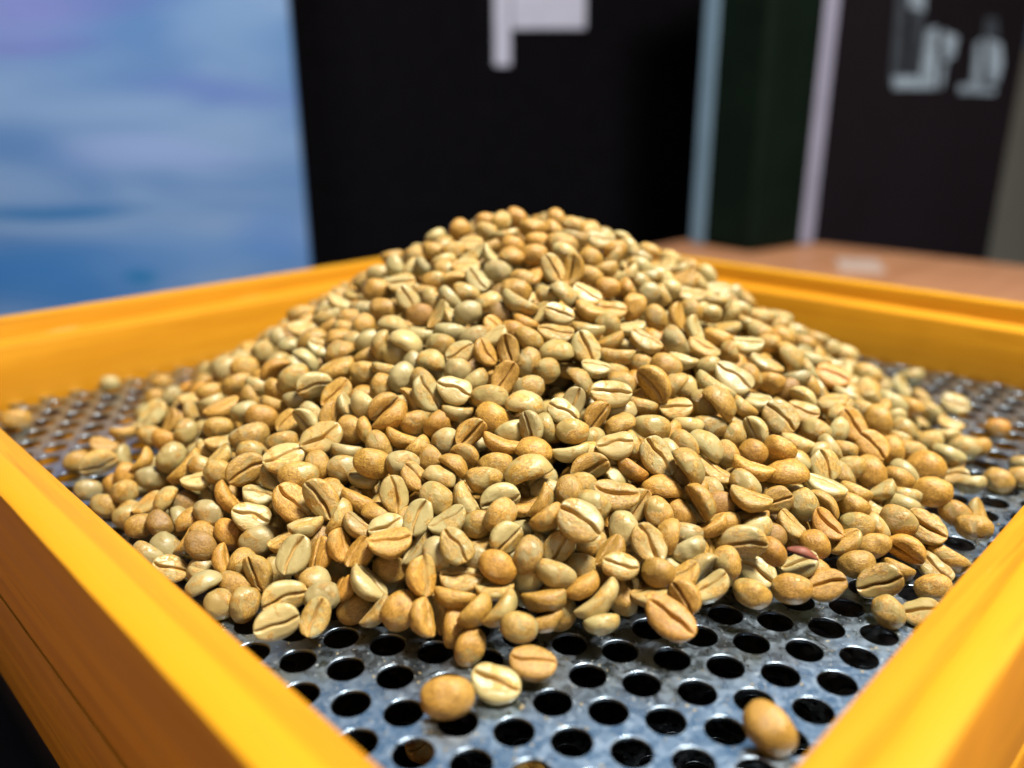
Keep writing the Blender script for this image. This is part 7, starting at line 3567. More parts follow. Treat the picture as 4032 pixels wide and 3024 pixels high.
2627 31021 1977 -251 44 590 86 d 2
5429 22473 1959 -43 -217 973 88 o 2
-2268 22975 2956 -70 178 335 97 t 3
1146 26064 4222 -866 484 119 87 o 7
-947 23648 3630 893 -437 -77 87 p 13
-2191 28160 3043 449 -80 -783 87 t 5
2905 22075 2793 -56 -52 303 98 t 1
1240 27462 3883 823 -273 -422 95 t 2
-284 23935 3875 -279 958 48 93 p 14
1578 31297 1981 -138 -340 -347 90 p 9
2599 24464 3728 452 -733 -360 89 o 2
4035 24731 3158 196 474 179 85 p 2
-330 30009 2678 -355 -148 357 94 p 7
1720 23357 3628 -532 -702 -457 103 o 5
5723 28222 1987 911 -315 175 86 t 9
-5239 25981 1904 226 -9 926 102 p 8
696 23514 3798 807 473 304 100 t 2
1887 28870 3196 -21 -187 697 97 d 5
-2907 25751 3166 -571 -646 -493 89 t 11
2329 22440 3107 923 121 84 98 p 4
-3083 22247 2370 -884 95 87 102 t 12
-2097 27320 3332 697 -701 55 95 t 10
5929 26277 2192 248 168 -639 103 g 11
-147 22753 3423 -967 161 -176 104 O 8
-1785 23736 3387 733 -494 116 93 o 0
3911 26422 3235 -187 -125 -37 98 t 0
1470 26802 4046 384 918 94 100 p 12
-3092 25124 3053 92 52 -77 103 t 9
-675 24538 3959 871 279 -342 94 g 11
94 28520 3460 496 -773 227 94 p 14
-1895 26726 3546 -298 -162 128 86 p 5
3702 25556 3379 -619 -760 -167 93 d 8
2130 28105 3476 -209 908 -177 104 o 0
-1896 28748 2928 642 545 -197 94 p 14
-846 31282 1931 161 -9 -1 85 t 5
995 24633 4140 -821 -326 467 84 t 6
-326 20006 1984 401 270 -87 93 d 8
382 20409 2249 441 -247 689 87 o 2
-4158 25016 2485 -229 -867 -406 92 o 5
-3722 25523 2742 959 238 45 100 o 11
3281 21683 2505 -390 854 -275 102 t 9
2010 25746 4057 -9 360 34 102 g 3
1940 27150 3852 -362 -31 582 86 o 6
15 22165 3159 192 374 599 100 o 10
-359 21097 2571 525 123 -736 92 t 11
4003 28727 2616 782 505 181 103 o 10
6060 24279 2045 81 6 -532 88 g 6
-1569 30450 2234 -957 -153 -245 96 t 12
4399 27679 2767 -859 -125 490 100 p 0
-2410 29015 2643 731 -665 -2 85 t 8
4166 22529 2533 14 239 -746 102 p 9
3886 30337 1988 -36 24 -698 102 p 12
-2964 26561 3080 -587 -748 228 94 g 5
-464 25120 4111 869 -483 -110 103 t 0
-1222 27044 3730 -954 121 -244 98 t 7
-4305 25952 2423 422 -41 -258 88 g 7
-4599 28129 1956 767 -395 493 98 p 3
2498 26372 3846 86 9 -226 93 p 12
-701 20624 2276 -917 -189 -348 86 d 13
2672 28933 2988 91 8 -730 95 p 10
1125 29162 3154 -361 177 396 95 d 4
2578 27797 3464 -39 -272 -643 95 o 6
-1309 26047 3865 83 -115 -287 96 O 5
-2534 22565 2705 -105 110 -336 106 d 5
-3695 28120 2403 897 336 149 94 p 2
-3706 27351 2579 -420 -96 495 103 O 0
747 22796 3487 66 439 554 100 t 14
-3024 23255 2733 561 -54 -367 104 p 8
4133 29330 2335 121 30 -965 101 t 11
6181 25287 2065 402 240 704 90 p 13
2975 27198 3504 -716 -578 -341 103 o 8
5171 24516 2551 -580 -566 -155 87 p 13
-1679 22156 2826 -21 165 -434 85 p 5
-565 26005 4104 93 -92 -244 99 p 11
602 19886 1960 321 -941 -56 92 g 1
5272 23358 2280 357 -6 928 105 g 7
-1386 27574 3525 132 -103 187 102 o 4
4855 22744 2308 -912 -360 -132 105 d 3
4948 25369 2742 -333 78 545 98 d 10
-2394 24025 3217 438 769 -135 95 p 4
-3968 22987 2218 -122 123 -569 98 g 7
1445 30585 2383 -159 -122 -815 98 g 2
3775 23274 2946 306 -152 723 97 t 8
4742 29217 2134 -278 908 -229 84 t 5
-416 21778 2917 -793 530 -110 92 t 14
6452 25963 1915 -155 -422 -794 93 d 0
903 28086 3668 -253 -943 210 100 t 14
-1831 21354 2415 64 51 -237 92 o 7
-4124 28981 1945 -318 -202 628 102 t 5
-3414 29784 1956 619 -757 -132 91 g 12
-1575 29326 2775 -448 -68 1 84 p 6
5567 27098 2298 -461 -747 -348 104 t 5
3363 23715 3247 -356 927 116 88 t 4
-4918 23675 1898 -403 221 884 95 p 13
-2754 28030 2856 -157 98 714 92 p 0
-1666 25526 3739 -209 -448 837 104 p 8
292 27996 3705 -434 778 81 90 t 12
-1708 24771 3655 130 290 -870 85 o 12
5017 23956 2540 -87 372 870 98 t 5
2663 20981 2330 935 -163 -313 101 t 15
726 27128 4031 213 -45 -523 100 g 2
-295 26751 4047 -747 610 -254 96 p 1
-5064 25174 1996 512 -338 -583 85 p 14
573 25701 4275 66 -189 113 91 t 6
4020 27105 3076 82 204 746 89 p 5
-1262 20303 2015 0 780 621 86 t 2
-2357 24611 3350 65 -108 -988 88 t 3
2867 23234 3276 -321 -141 -303 101 o 10
196 31118 2117 142 36 134 86 p 11
1623 24925 4101 -241 -173 794 98 g 3
-3286 24252 2846 178 40 -909 103 g 0
3225 26129 3581 133 -396 795 102 t 3
493 24458 4111 227 933 76 88 d 9
-309 28960 3209 -538 -84 522 97 g 9
-1535 22675 3091 -828 187 -178 90 g 4
-2356 26211 3409 -119 -56 883 104 p 14
-1268 21665 2705 424 322 -61 92 o 0
691 21674 2933 767 637 -32 87 p 3
3767 21699 2354 -17 2 408 95 t 10
-1120 24949 3400 85 26 732 99 p 13
-1150 23519 3028 -232 261 -649 103 p 7
-4396 26372 1850 -238 -127 74 88 o 12
2022 23943 3269 -383 813 410 92 o 2
2225 26722 3377 -295 -198 61 88 g 12
5323 26474 2006 295 304 -851 85 t 7
-4170 23248 1689 -100 -930 -218 100 t 9
236 23336 3214 -9 -218 -668 96 o 12
-991 21410 2138 766 601 26 100 o 5
-3149 23691 2293 -945 113 193 104 g 13
-2080 29980 1830 -839 -472 -123 88 p 8
3334 25378 3045 -210 119 -232 101 p 13
250 29899 2282 -211 887 -389 94 t 9
-3405 21920 1616 -538 692 439 84 o 11
3284 27353 2842 -140 -934 -313 92 o 0
1385 29112 2656 -31 -43 -246 103 t 9
-1590 27705 2915 920 11 -119 100 t 13
-2713 24324 2636 872 399 274 84 t 0
2605 20317 1501 237 -69 454 97 t 5
1624 26129 3633 -523 49 65 106 p 11
-354 20779 1903 366 -189 -834 100 t 5
4677 26139 2375 6 -227 414 95 p 7
1199 23067 3083 -122 -100 459 102 p 2
5504 24528 1876 105 -933 -159 87 t 2
804 25970 3759 -646 654 221 100 O 11
448 24779 3684 109 107 977 90 d 7
-697 28856 2695 847 -384 -41 102 o 9
-3276 25407 2474 -54 -16 -127 88 g 9
4057 24878 2664 -111 -42 786 88 t 11
5161 22098 1458 -319 -713 -258 97 o 10
-329 30919 1691 -141 202 -963 88 p 9
-1600 25902 3261 -502 835 -100 90 t 1
3346 28447 2468 -702 -687 156 97 o 13
5257 28432 1658 -142 390 -906 105 o 8
6085 27395 1474 981 -195 -19 91 p 2
-2016 24482 2978 68 -230 72 104 p 4
-820 25615 3545 -160 851 65 92 d 1
3779 24093 2665 -913 -191 348 93 t 0
-1783 23474 2806 62 846 304 103 g 11
3733 29451 1931 390 195 729 86 o 0
2842 27845 2861 -419 249 257 104 p 1
5248 25742 2085 237 946 -190 89 t 13
-3827 26667 2126 -826 424 -36 98 t 10
4729 22508 1787 806 -577 -128 96 o 9
553 28329 3069 -867 -172 -465 104 t 2
1519 24297 3485 185 -307 6 96 p 12
-2770 30284 1475 339 820 432 104 g 11
1795 20819 1900 594 -47 769 94 p 5
747 29391 2555 -48 455 107 95 o 8
-1166 28289 2833 -419 235 489 101 p 9
1054 26532 3663 507 761 282 85 o 12
3055 21323 1902 982 -86 160 94 p 2
4079 27226 2522 -199 -964 -162 103 t 9
-3408 28874 1799 -525 710 216 101 p 1
506 22423 2811 123 -193 -905 102 p 12
1650 21977 2516 -760 -571 -114 86 t 8
-3481 27722 2108 446 -223 -113 102 p 7
5116 29244 1464 267 -853 -167 92 p 13
-672 22069 2522 249 -99 -926 99 o 2
3483 30607 1483 389 -784 482 103 g 8
941 30257 2093 -287 478 719 102 p 13
-4738 27974 1420 -534 -251 -135 92 p 0
-2766 29028 2005 -245 -260 -299 95 o 5
1079 22115 2644 282 891 -318 90 t 8
5444 23828 1796 -173 438 -828 105 t 12
-2534 25193 2834 -220 -490 241 85 o 6
2694 25119 3296 -466 -113 92 85 O 5
3492 22191 2157 284 111 -907 88 p 11
6250 26661 1483 -99 -298 -439 87 t 3
1417 28035 3141 -2 400 -914 87 g 0
-1429 26632 3246 -268 175 294 92 p 4
3249 23463 2715 -647 681 -339 89 o 1
-3455 22581 1831 -678 -722 107 86 t 14
3040 29038 2335 -765 -574 -137 88 p 7
357 26772 3624 276 227 933 94 t 7
2710 24518 3199 -31 186 -966 103 O 14
-835 27747 3127 -902 -355 -80 102 O 2
4365 25587 2551 -437 867 -203 97 t 7
6152 24995 1566 196 22 32 90 g 2
-407 27270 3384 58 903 -203 89 t 4
-4587 25650 1773 -393 859 -278 99 t 0
-5070 24694 1460 -338 -362 -193 90 o 0
-4029 25407 2075 -423 -291 -77 102 t 8
2153 27285 3256 676 -639 349 101 t 2
463 25340 3761 984 -101 -67 106 g 7
2202 30353 1905 192 -56 -830 97 o 1
-4401 24840 1840 -297 76 922 105 t 7
3998 28136 2318 -161 -208 487 95 O 9
2548 29814 2109 -386 442 241 85 p 0
-2208 21267 1766 -90 264 -632 103 t 5
4559 21832 1614 409 283 755 102 t 4
2611 21953 2316 -154 -212 942 91 t 3
246 21683 2429 236 310 -873 103 t 12
2158 28391 2852 -115 262 956 89 p 10
2114 24717 3438 502 -856 -40 91 t 13
-2800 29631 1750 -459 -3 157 98 t 6
-3834 29226 1492 506 -71 -666 105 p 7
4697 27405 2187 795 582 -152 92 t 3
4446 24606 2437 -176 169 969 100 o 4
-886 22839 2831 19 64 183 87 d 11
-1673 29543 2148 679 576 -290 85 o 10
-3919 27340 1973 -178 19 980 94 d 9
886 24167 3524 203 383 182 86 t 5
-2794 28066 2328 240 -112 -835 103 p 11
2836 22608 2543 151 -291 855 92 O 4
-2418 27300 2701 119 938 -300 87 g 2
-680 24338 3409 599 578 274 101 O 2
-1842 25106 3140 987 -61 111 101 g 1
-188 28305 3026 61 280 -851 85 p 7
-4016 24281 1977 373 173 44 87 t 9
3251 26590 3015 930 168 241 84 p 4
4308 23129 2172 903 -135 -394 95 o 8
1758 22808 2890 -59 975 -122 86 t 2
2781 23834 3002 -133 -336 863 94 t 13
-2822 21487 1664 -315 -909 -5 90 o 4
-1408 30975 1499 717 617 282 93 o 5
968 30809 1792 797 290 -526 97 o 10
3829 21355 1684 -521 -822 152 104 t 6
773 20637 1876 -890 -286 -284 99 o 2
1098 21241 2191 161 -64 -910 86 p 6
107 26162 3714 203 372 -384 87 t 7
2233 25448 3483 192 -72 975 97 p 12
3719 25923 2866 -371 205 -688 90 t 4
-2998 22986 2162 -85 -64 886 93 t 7
2205 23367 3022 484 -779 -314 93 t 4
-4678 26799 1654 199 109 -224 89 p 3
-3383 26169 2405 975 108 10 104 p 12
1814 29888 2208 163 154 -138 104 p 14
-3820 28318 1788 -289 -15 -949 93 o 3
4720 23665 2125 127 -962 -208 87 d 0
259 19960 1496 -53 905 354 102 d 8
-3424 24688 2342 -27 -152 954 85 g 5
-302 30201 2080 487 27 -858 86 p 5
1530 25499 3676 960 201 87 85 o 10
-263 29389 2504 117 -152 236 96 p 5
966 27601 3359 209 73 791 104 p 1
2033 21599 2267 778 520 245 99 g 3
-1751 22696 2533 -977 -88 134 95 t 6
-1846 21954 2188 450 72 -369 94 p 5
-5203 25375 1426 211 473 -855 91 t 12
1614 26759 3529 -620 -700 317 100 g 11
-909 30617 1777 -514 -317 -365 96 t 7
324 23961 3455 189 140 -528 88 p 4
359 21133 2143 -925 -45 296 98 p 3
-1214 28919 2553 -379 -122 -887 106 t 11
-48 24580 3595 -486 -128 -680 98 O 15
-1182 30077 2006 153 72 838 87 t 4
4200 26561 2577 -955 184 232 90 d 13
2732 28485 2659 -338 62 762 96 o 5
4516 28345 2027 126 -348 -871 103 g 3
-1523 20302 1463 -579 659 -291 84 p 8
-2292 25801 2962 766 594 -226 90 O 4
-2211 28407 2449 -642 -745 181 93 p 0
-224 25625 3693 414 769 -126 103 p 15
3035 30010 1893 771 -569 -25 103 p 12
1572 27525 3312 310 271 712 96 p 9
139 29112 2680 -701 -645 -200 91 t 5
5818 23277 1486 -237 -142 -813 93 t 7
2533 26173 3356 218 953 -188 88 t 9
3633 27775 2582 985 124 13 96 o 6
-1011 29517 2320 899 -325 146 99 o 3
1340 23732 3332 10 -80 -423 85 p 3
232 30528 1944 -505 42 21 94 p 10
4296 30009 1494 -239 -33 -970 90 o 3
-4717 23329 1432 145 -442 89 85 t 7
-1895 29119 2273 -242 -311 -918 91 t 2
-2766 26111 2721 104 -20 593 84 g 1
-2095 26801 2947 972 -8 189 90 p 7
1083 28500 2973 -199 311 -741 98 g 15
5729 25637 1823 -218 363 551 87 g 6
-301 23743 3306 -947 60 -127 104 O 9
-1307 24170 3179 863 -15 463 105 o 6
-4761 27387 1525 -124 -231 350 85 t 2
5409 27306 1846 -115 304 220 94 o 9
4902 28033 1938 -496 -310 -242 89 p 4
626 28863 2819 -694 -649 -277 85 d 7
174 31302 1514 474 -758 338 85 g 8
3448 24639 2917 -465 817 184 105 p 7
2189 28956 2597 38 -271 921 95 o 12
-1321 21116 1923 242 282 758 91 t 6
-2093 30524 1566 -89 89 391 97 t 14
-2462 23624 2584 -726 628 -184 101 o 0
189 27385 3430 555 645 -508 105 t 14
3646 22807 2340 158 -349 914 88 g 2
1939 31149 1522 383 -846 227 85 p 12
786 31442 1444 156 507 731 85 p 3
-3392 26906 2317 -330 -340 751 93 t 7
3253 20708 1552 -21 172 -393 104 g 9
4938 24989 2225 554 -592 -234 95 t 9
1573 30576 1875 -297 138 659 105 d 12
-445 26744 3518 -330 -239 -500 88 t 4
-5100 24410 913 -138 -446 163 96 t 10
-3758 23960 1554 -168 -170 -661 104 p 8
605 22349 2275 77 360 692 103 t 7
5965 26170 1178 731 -594 -288 85 t 5
-2361 26373 2391 114 -213 929 103 t 12
409 30832 1283 -346 -383 -388 89 O 8
-4545 25993 1290 917 291 237 95 p 8
2606 30319 1343 834 -448 -321 93 p 0
-249 24485 3040 -18 143 458 91 o 4
-2593 22591 1692 -114 -102 -971 106 p 1
-1634 30907 987 796 -565 204 85 p 3
742 20408 1250 178 942 164 88 o 10
2351 23086 2375 -410 -778 -86 85 t 2
5483 25158 1444 -374 196 -741 91 t 6
-723 23909 2774 273 -201 804 85 d 11
696 23721 2878 72 979 96 95 o 3
-1541 26831 2666 -307 190 81 93 o 2
-1569 21589 1596 239 -453 856 94 p 15
-1618 27599 2438 219 -121 -774 91 g 10
-957 20799 1329 -255 -169 -933 92 o 0
-1191 22074 1918 -250 160 -778 91 O 12
-293 28452 2447 656 602 224 85 t 15
-2445 28558 1805 -390 864 -193 91 O 4
6187 24462 999 135 -323 -936 106 o 13
4056 27481 1975 -827 -502 244 96 t 5
-227 20443 1233 645 717 -56 94 o 0
3359 30029 1293 236 -19 344 105 d 9
-2116 29120 1702 -513 -840 -123 94 t 13
1544 21466 1770 477 -232 156 89 p 10
-4310 23766 1234 740 638 -159 96 g 11
6168 25467 1077 214 -368 887 87 o 1
266 26362 3202 267 116 673 96 o 3
584 29764 1862 340 890 138 104 t 9
-2579 27428 2099 -150 179 724 90 t 10
3008 23166 2203 -94 940 30 101 d 7
-5078 26370 975 916 -197 -3 95 o 3
5681 28119 1034 -49 -152 279 85 t 10
-1357 30272 1371 -984 131 -118 88 p 1
2986 30747 1041 -635 -723 272 89 d 3
4315 26564 2020 172 -871 -162 93 t 4
-2717 22080 1448 -54 310 458 86 p 6
4372 24051 1879 -441 -712 452 92 p 2
-824 26115 3022 -31 -957 61 86 p 14
692 25224 3253 145 -262 -615 87 t 13
4080 22709 1633 -352 -143 -801 91 t 7
1766 27841 2659 260 376 316 94 d 2
2171 29332 1924 872 225 372 95 t 3
3237 24214 2426 -207 313 907 88 t 3
1169 29827 1809 842 -329 238 87 t 1
2582 26818 2738 15 410 860 100 g 3
3454 23691 2203 603 -708 354 90 t 13
-1124 23129 2391 972 58 -213 101 t 7
576 21604 1897 241 295 -751 102 t 3
-320 30977 1160 -159 8 639 94 t 14
-452 21876 1961 900 -414 72 103 t 5
-1396 23845 2558 -106 -971 -6 87 t 11
-581 22677 2323 128 889 -356 97 g 0
-3038 29230 1322 -600 -759 254 95 p 7
3911 29591 1310 751 -417 -89 91 t 7
5314 28874 998 -481 225 12 88 d 1
-3797 27692 1460 448 870 72 90 d 2
1745 23663 2738 -126 -173 -397 101 t 0
-140 30345 1519 169 961 -218 90 t 2
-4492 24434 1247 -236 -482 -49 93 o 11
-605 29026 2133 20 366 826 88 o 2
2900 22430 1948 -200 939 -271 97 o 13
-2137 24795 2476 225 204 202 103 o 8
4501 25406 1977 266 -892 64 95 o 14
-3854 26701 1607 -409 858 42 104 t 3
-4953 26898 993 283 803 -448 97 o 8
5533 27023 1327 -259 334 -742 86 o 5
1561 31234 1018 726 457 -479 93 p 10
4958 27594 1517 -967 14 175 99 t 13
4041 25950 2209 16 -181 822 88 p 7
-424 27852 2676 635 420 -546 85 d 9
-2718 25018 2230 275 -958 13 103 o 1
-2234 20771 1024 396 -124 -823 95 O 0
-848 27012 2852 563 -820 105 97 t 10
4288 29174 1336 -387 -341 -325 100 t 4
-2260 28045 2055 -492 -53 587 92 t 10
-2283 30575 989 370 -200 -364 84 O 9
4021 21112 1011 -692 -596 -280 100 o 14
2062 22302 2103 129 -17 516 96 t 5
1429 26917 3024 249 -899 347 98 t 0
-147 23226 2629 -166 -485 511 105 t 1
2181 20837 1350 586 745 -34 98 g 5
2675 29290 1826 -234 876 -373 92 t 1
2508 25585 2892 -346 -911 24 96 o 2
-2595 24048 2133 963 -208 12 85 t 5
3036 27663 2351 -70 376 594 84 o 6
288 29243 2122 -277 324 113 86 o 9
5244 23186 1251 323 -823 28 96 p 6
2130 21510 1705 27 -364 524 97 o 7
2045 26085 3027 622 -762 177 86 o 8
-3253 24237 1858 538 -71 -234 100 p 3
-1727 22544 1978 -358 -59 -397 96 o 12
1531 29272 2058 -389 64 -903 92 t 2
793 23069 2609 258 -178 -577 93 O 13
1060 24666 3141 -47 -18 -988 96 t 4
2724 24907 2759 71 988 117 99 g 13
4084 28613 1623 195 -747 119 87 p 4
2356 27512 2627 -54 40 -812 94 p 1
-3252 23641 1732 919 328 -213 85 p 1
-3150 21699 1131 -977 -62 -123 90 p 9
1735 28511 2387 -546 820 -13 85 p 1
3625 28673 1782 113 337 379 87 t 3
-1354 26162 2838 666 -745 31 100 p 1
3148 25793 2632 165 -945 -283 84 o 6
3170 29013 1805 -200 946 -169 93 o 8
5899 23806 1055 109 956 273 100 O 2
-2007 23309 2169 180 -419 -691 98 O 0
-3998 25908 1591 -577 -788 180 95 o 1
943 28828 2328 623 682 -338 88 g 4
-1650 28517 2100 11 -136 -800 101 o 7
-3203 27195 1859 -140 113 940 106 o 4
-1761 25634 2701 521 830 139 90 p 1
6216 27063 954 4 298 -158 86 O 6
1828 25294 3095 -371 164 -910 103 o 1
3495 26612 2404 -944 -114 -75 96 o 6
-3116 29863 1037 -396 755 101 87 t 8
5396 26180 1489 108 -57 733 92 t 13
199 28302 2566 -51 366 -614 98 t 2
3813 22113 1511 -931 -3 361 101 t 4
-719 30005 1627 486 -625 -81 102 t 7
4896 24517 1695 866 -209 -446 92 d 2
2599 28689 2113 174 14 909 92 t 3
-1050 25458 2968 245 241 520 95 t 12
-3321 25195 1941 728 603 171 101 p 13
-70 22350 2241 43 -492 -177 98 t 3
3730 23258 1959 -788 -370 -346 104 o 3
2806 20594 1102 314 239 -287 101 d 2
-2798 25734 2220 285 -342 -808 94 t 3
560 26988 3073 372 923 55 92 t 0
2221 24156 2776 -232 -814 -355 96 d 5
3469 21659 1436 -211 182 267 92 t 11
-3413 26110 1893 911 -167 334 99 p 4
-1662 21003 1288 488 697 462 91 o 10
2234 30724 1205 332 -837 339 88 p 4
3421 24942 2471 -854 425 -283 97 o 10
-511 25298 3117 -919 330 -197 94 t 5
-1405 24645 2750 324 229 -365 87 g 1
1640 24450 3000 -278 -22 771 95 d 5
-3502 23239 1509 576 -769 -174 86 t 13
3333 29498 1543 -16 337 -203 99 o 8
4770 26130 1826 195 -362 476 98 o 0
4677 23281 1547 -305 -49 -754 97 o 4
-3773 25026 1692 -122 122 -617 92 g 11
-130 27352 2905 -107 -123 -874 102 p 10
3885 30395 962 -317 129 -359 91 t 13
-4126 28752 1016 334 767 275 86 g 1
549 27604 2869 -587 665 6 103 g 7
3718 25488 2370 -543 -806 112 94 p 9
4523 21457 979 -719 -455 502 103 o 3
-4420 25352 1360 -505 809 103 102 t 2
138 21077 1604 -475 -714 -22 88 t 15
3406 20984 1143 -41 158 -742 91 p 3
4701 28702 1330 -902 -264 93 94 p 0
1363 20786 1427 -293 808 134 86 O 5
882 21091 1620 -193 926 -184 87 t 4
-2164 22102 1652 353 405 -302 95 O 2
2755 21291 1463 59 -48 -914 95 t 9
-3869 22086 980 561 -34 -717 88 t 0
-1948 24055 2412 15 -969 -92 93 o 10
419 19909 971 56 -98 -893 101 g 6
5559 24530 1347 -56 -919 -223 93 p 3
4874 26865 1695 62 -45 867 99 o 10
104 25122 3212 931 -126 -342 90 o 4
-3237 27894 1679 309 38 -552 98 t 13
182 25713 3252 -499 -119 -289 103 O 6
2824 21896 1733 -87 -938 -317 100 t 15
-4253 27230 1319 169 934 -120 101 o 15
1719 30106 1608 164 386 907 88 d 1
4511 29760 1018 948 212 -143 85 o 2
4915 22595 1233 303 169 331 99 o 13
-1530 29719 1602 264 -67 163 101 O 9
5650 22755 936 -46 235 237 98 o 6
-953 31233 941 950 271 35 105 o 6
1210 25677 3233 571 -789 -50 106 t 4
-2715 26720 2178 202 58 66 93 o 10
-2888 21100 972 268 276 460 92 t 6
2602 23622 2496 998 -48 -41 91 p 4
"""
def decode(line):
    w = line.split()
    x, y, z, qx, qy, qz, s = (int(k) for k in w[:7])
    qx, qy, qz = qx / 1000, qy / 1000, qz / 1000
    q = Quaternion((math.sqrt(max(0, 1 - qx * qx - qy * qy - qz * qz)), qx, qy, qz))
    q.normalize()
    return Vector((x * 1e-5, y * 1e-5, z * 1e-5)), q, s / 100, w[7], int(w[8])
beans = [decode(l) for l in BEANS.strip().splitlines()]
rnd = random.Random(11)
def tint_of(c):
    (r, g, b), cov = TINT[c]
    k = rnd.uniform(.86, 1.12); h = rnd.uniform(-.05, .05)
    return (min(1, r * k * (1 + h)), min(1, g * k), min(1, b * k * (1 - h)), min(1, max(0, cov + rnd.uniform(-.16, .16))))

SINGLE = 297           # the beans that show largest stand as objects of their own, the rest is one mass
fwd = Vector((0, math.cos(PITCH), -math.sin(PITCH)))
upv = Vector((0, math.sin(PITCH), math.cos(PITCH)))
COLOUR = {'p': "pale cream", 'g': "grey-green", 't': "tan", 'o': "golden", 'O': "orange-gold", 'd': "dark brown"}
PEAK = Vector((0.0062, 0.2565))
def describe(p, q, s, c):
    view = (CAM - p).normalized()
    right = Vector((1, 0, 0)); right = (right - view * right.dot(view)).normalized(); up = view.cross(right)
    X, Z = q @ Vector((1, 0, 0)), q @ Vector((0, 0, 1))
    tz = math.degrees(math.acos(max(-1, min(1, Z.dot(view)))))
    ang = math.degrees(math.atan2(X.dot(up), X.dot(right))) % 180
    pose = ("crease in full view" if tz < 33 else "crease turned aside" if tz < 68 else "seen edge-on" if tz < 118 else "rounded back showing")
    lean = "level" if ang < 16 or ang > 164 else "upright" if 74 < ang < 106 else "slanting up" if ang < 90 else "slanting down"
    r = (p.xy - PEAK).length
    th = math.degrees(math.atan2(p.y - PEAK.y, p.x - PEAK.x))
    if p.z < .0075 and r > .118: zone = "at the heap foot"
    elif r < .032: zone = "near the peak"
    elif r < .066: zone = "high on the heap"
    elif r < .098: zone = "halfway down the heap"
    else: zone = "low on the heap"
    side = ("banner side" if th < -130 or th > 140 else "front banner side" if th < -104 else "front" if th < -76 else "front box side" if th < -42 else "box side")
    size = "large " if s > 1.06 else "small " if s < .88 else ""
    return size, COLOUR[c], pose, lean, zone, side

labels = []
for i in range(SINGLE):
    p, q, s, c, v = beans[i]
    labels.append(describe(p, q, s, c))
def text(i, level):
    size, c, pose, lean, zone, side = labels[i]
    if level == 0: return f"{c} bean, {pose}, {zone}, {side}"
    if level == 1: return f"{c} bean, {pose}, {lean}, {zone} {side}"
    return f"{size}{c} bean, {pose}, {lean}, {zone} {side}"
LOOSE = {3: 'pale round bean lying crease-up alone on the plate before the heap', 5: 'tan bean lying crease-up on the plate just behind the pale round one', 1: 'golden egg-shaped bean lying back-up over a plate hole before the heap', 0: 'blurred golden bean lying alone nearest the camera by the near rail', 152: 'blurred golden bean lying alone on the plate beside the banner-side rail corner', 270: 'single orange bean lying alone on the plate below the far rail', 112: 'tan ball-like bean lying on the plate at the canister-side end of the heap', 33: 'tan ball-like bean lying against a creased one by the near rail', 113: 'tan creased bean half hidden by the near yellow rail'}
final = {}
pending = [i for i in range(SINGLE) if i not in LOOSE]
for level in (0, 1, 2):
    cnt = {}
    for i in pending: cnt.setdefault(text(i, level), []).append(i)
    nxt = []
    for t, ids in cnt.items():
        if len(ids) == 1 and t not in final.values(): final[ids[0]] = t
        else: nxt += ids
    pending = nxt
# still alike: say what the bean touches
used = set(final.values())
def neighbour(i, k):
    d = sorted((beans[i][0] - beans[j][0]).length for j in range(SINGLE) if j != i)
    j = sorted((j for j in range(SINGLE) if j != i), key=lambda j: (beans[i][0] - beans[j][0]).length)[k]
    return j
for i in list(pending):
    size, c, pose, lean, zone, side = labels[i]
    done = False
    for k in range(12):
        j = neighbour(i, k)
        pi, pj = beans[i][0], beans[j][0]
        rel = "above" if (pi - pj).dot(upv) > .0035 else "below" if (pi - pj).dot(upv) < -.0035 else "beside"
        t = f"{c} bean, {pose}, {zone} {side}, {rel} a {COLOUR[beans[j][3]]} one"
        if t not in used:
            if len(t.split()) > 16 or t in used: continue
            used.add(t); final[i] = t; done = True; break
    if not done:
        a, b = labels[neighbour(i, 0)], labels[neighbour(i, 1)]
        t = f"{c} bean, {pose}, {zone} {side}, between {a[1]} and {b[1]} ones"
        done = t not in used and len(t.split()) <= 16
        if done: used.add(t); final[i] = t
    if not done: final[i] = f"{c} bean, {pose}, {lean}, {zone} {side}".replace("crease in full view", "crease showing")
same = {}
for i, t in final.items(): same.setdefault(t, []).append(i)
for t, ids in same.items():
    if len(ids) < 2: continue
    ids.sort(key=lambda i: beans[i][0].x)
    s = t.replace("crease in full view", "crease showing").replace(" the heap", "").replace("crease turned aside", "crease aside").replace("rounded back showing", "back showing").replace("halfway down", "halfway").replace("low on", "low").replace("high on", "high")
    words = ["nearer the banner", "nearer the box"] if len(ids) == 2 else ["nearest the banner"] + ["between the two"] * (len(ids) - 2) + ["nearest the box"]
    if len(s.split()) > 13:
        for lean in (", slanting up", ", slanting down", ", level", ", upright"): s = s.replace(lean, "")
    for i, w in zip(ids, words): final[i] = f"{s}, {w}"
for i, t in LOOSE.items(): final[i] = t
for i, t in final.items():
    if len(t.split()) > 16: final[i] = t.replace(" the heap", "").replace("crease in full view", "crease showing")
for i in range(SINGLE):
    p, q, s, c, v = beans[i]
    o = bpy.data.objects.new("coffee_bean", HI[v % len(HI)])
    o.location = p
    o.rotation_mode = 'QUATERNION'
    o.rotation_quaternion = q
    o.scale = (s * 1.03,) * 3
    o.color = tint_of(c)
    col.objects.link(o)
    tag(o, final[i], "coffee bean", "green coffee beans in the sieve")

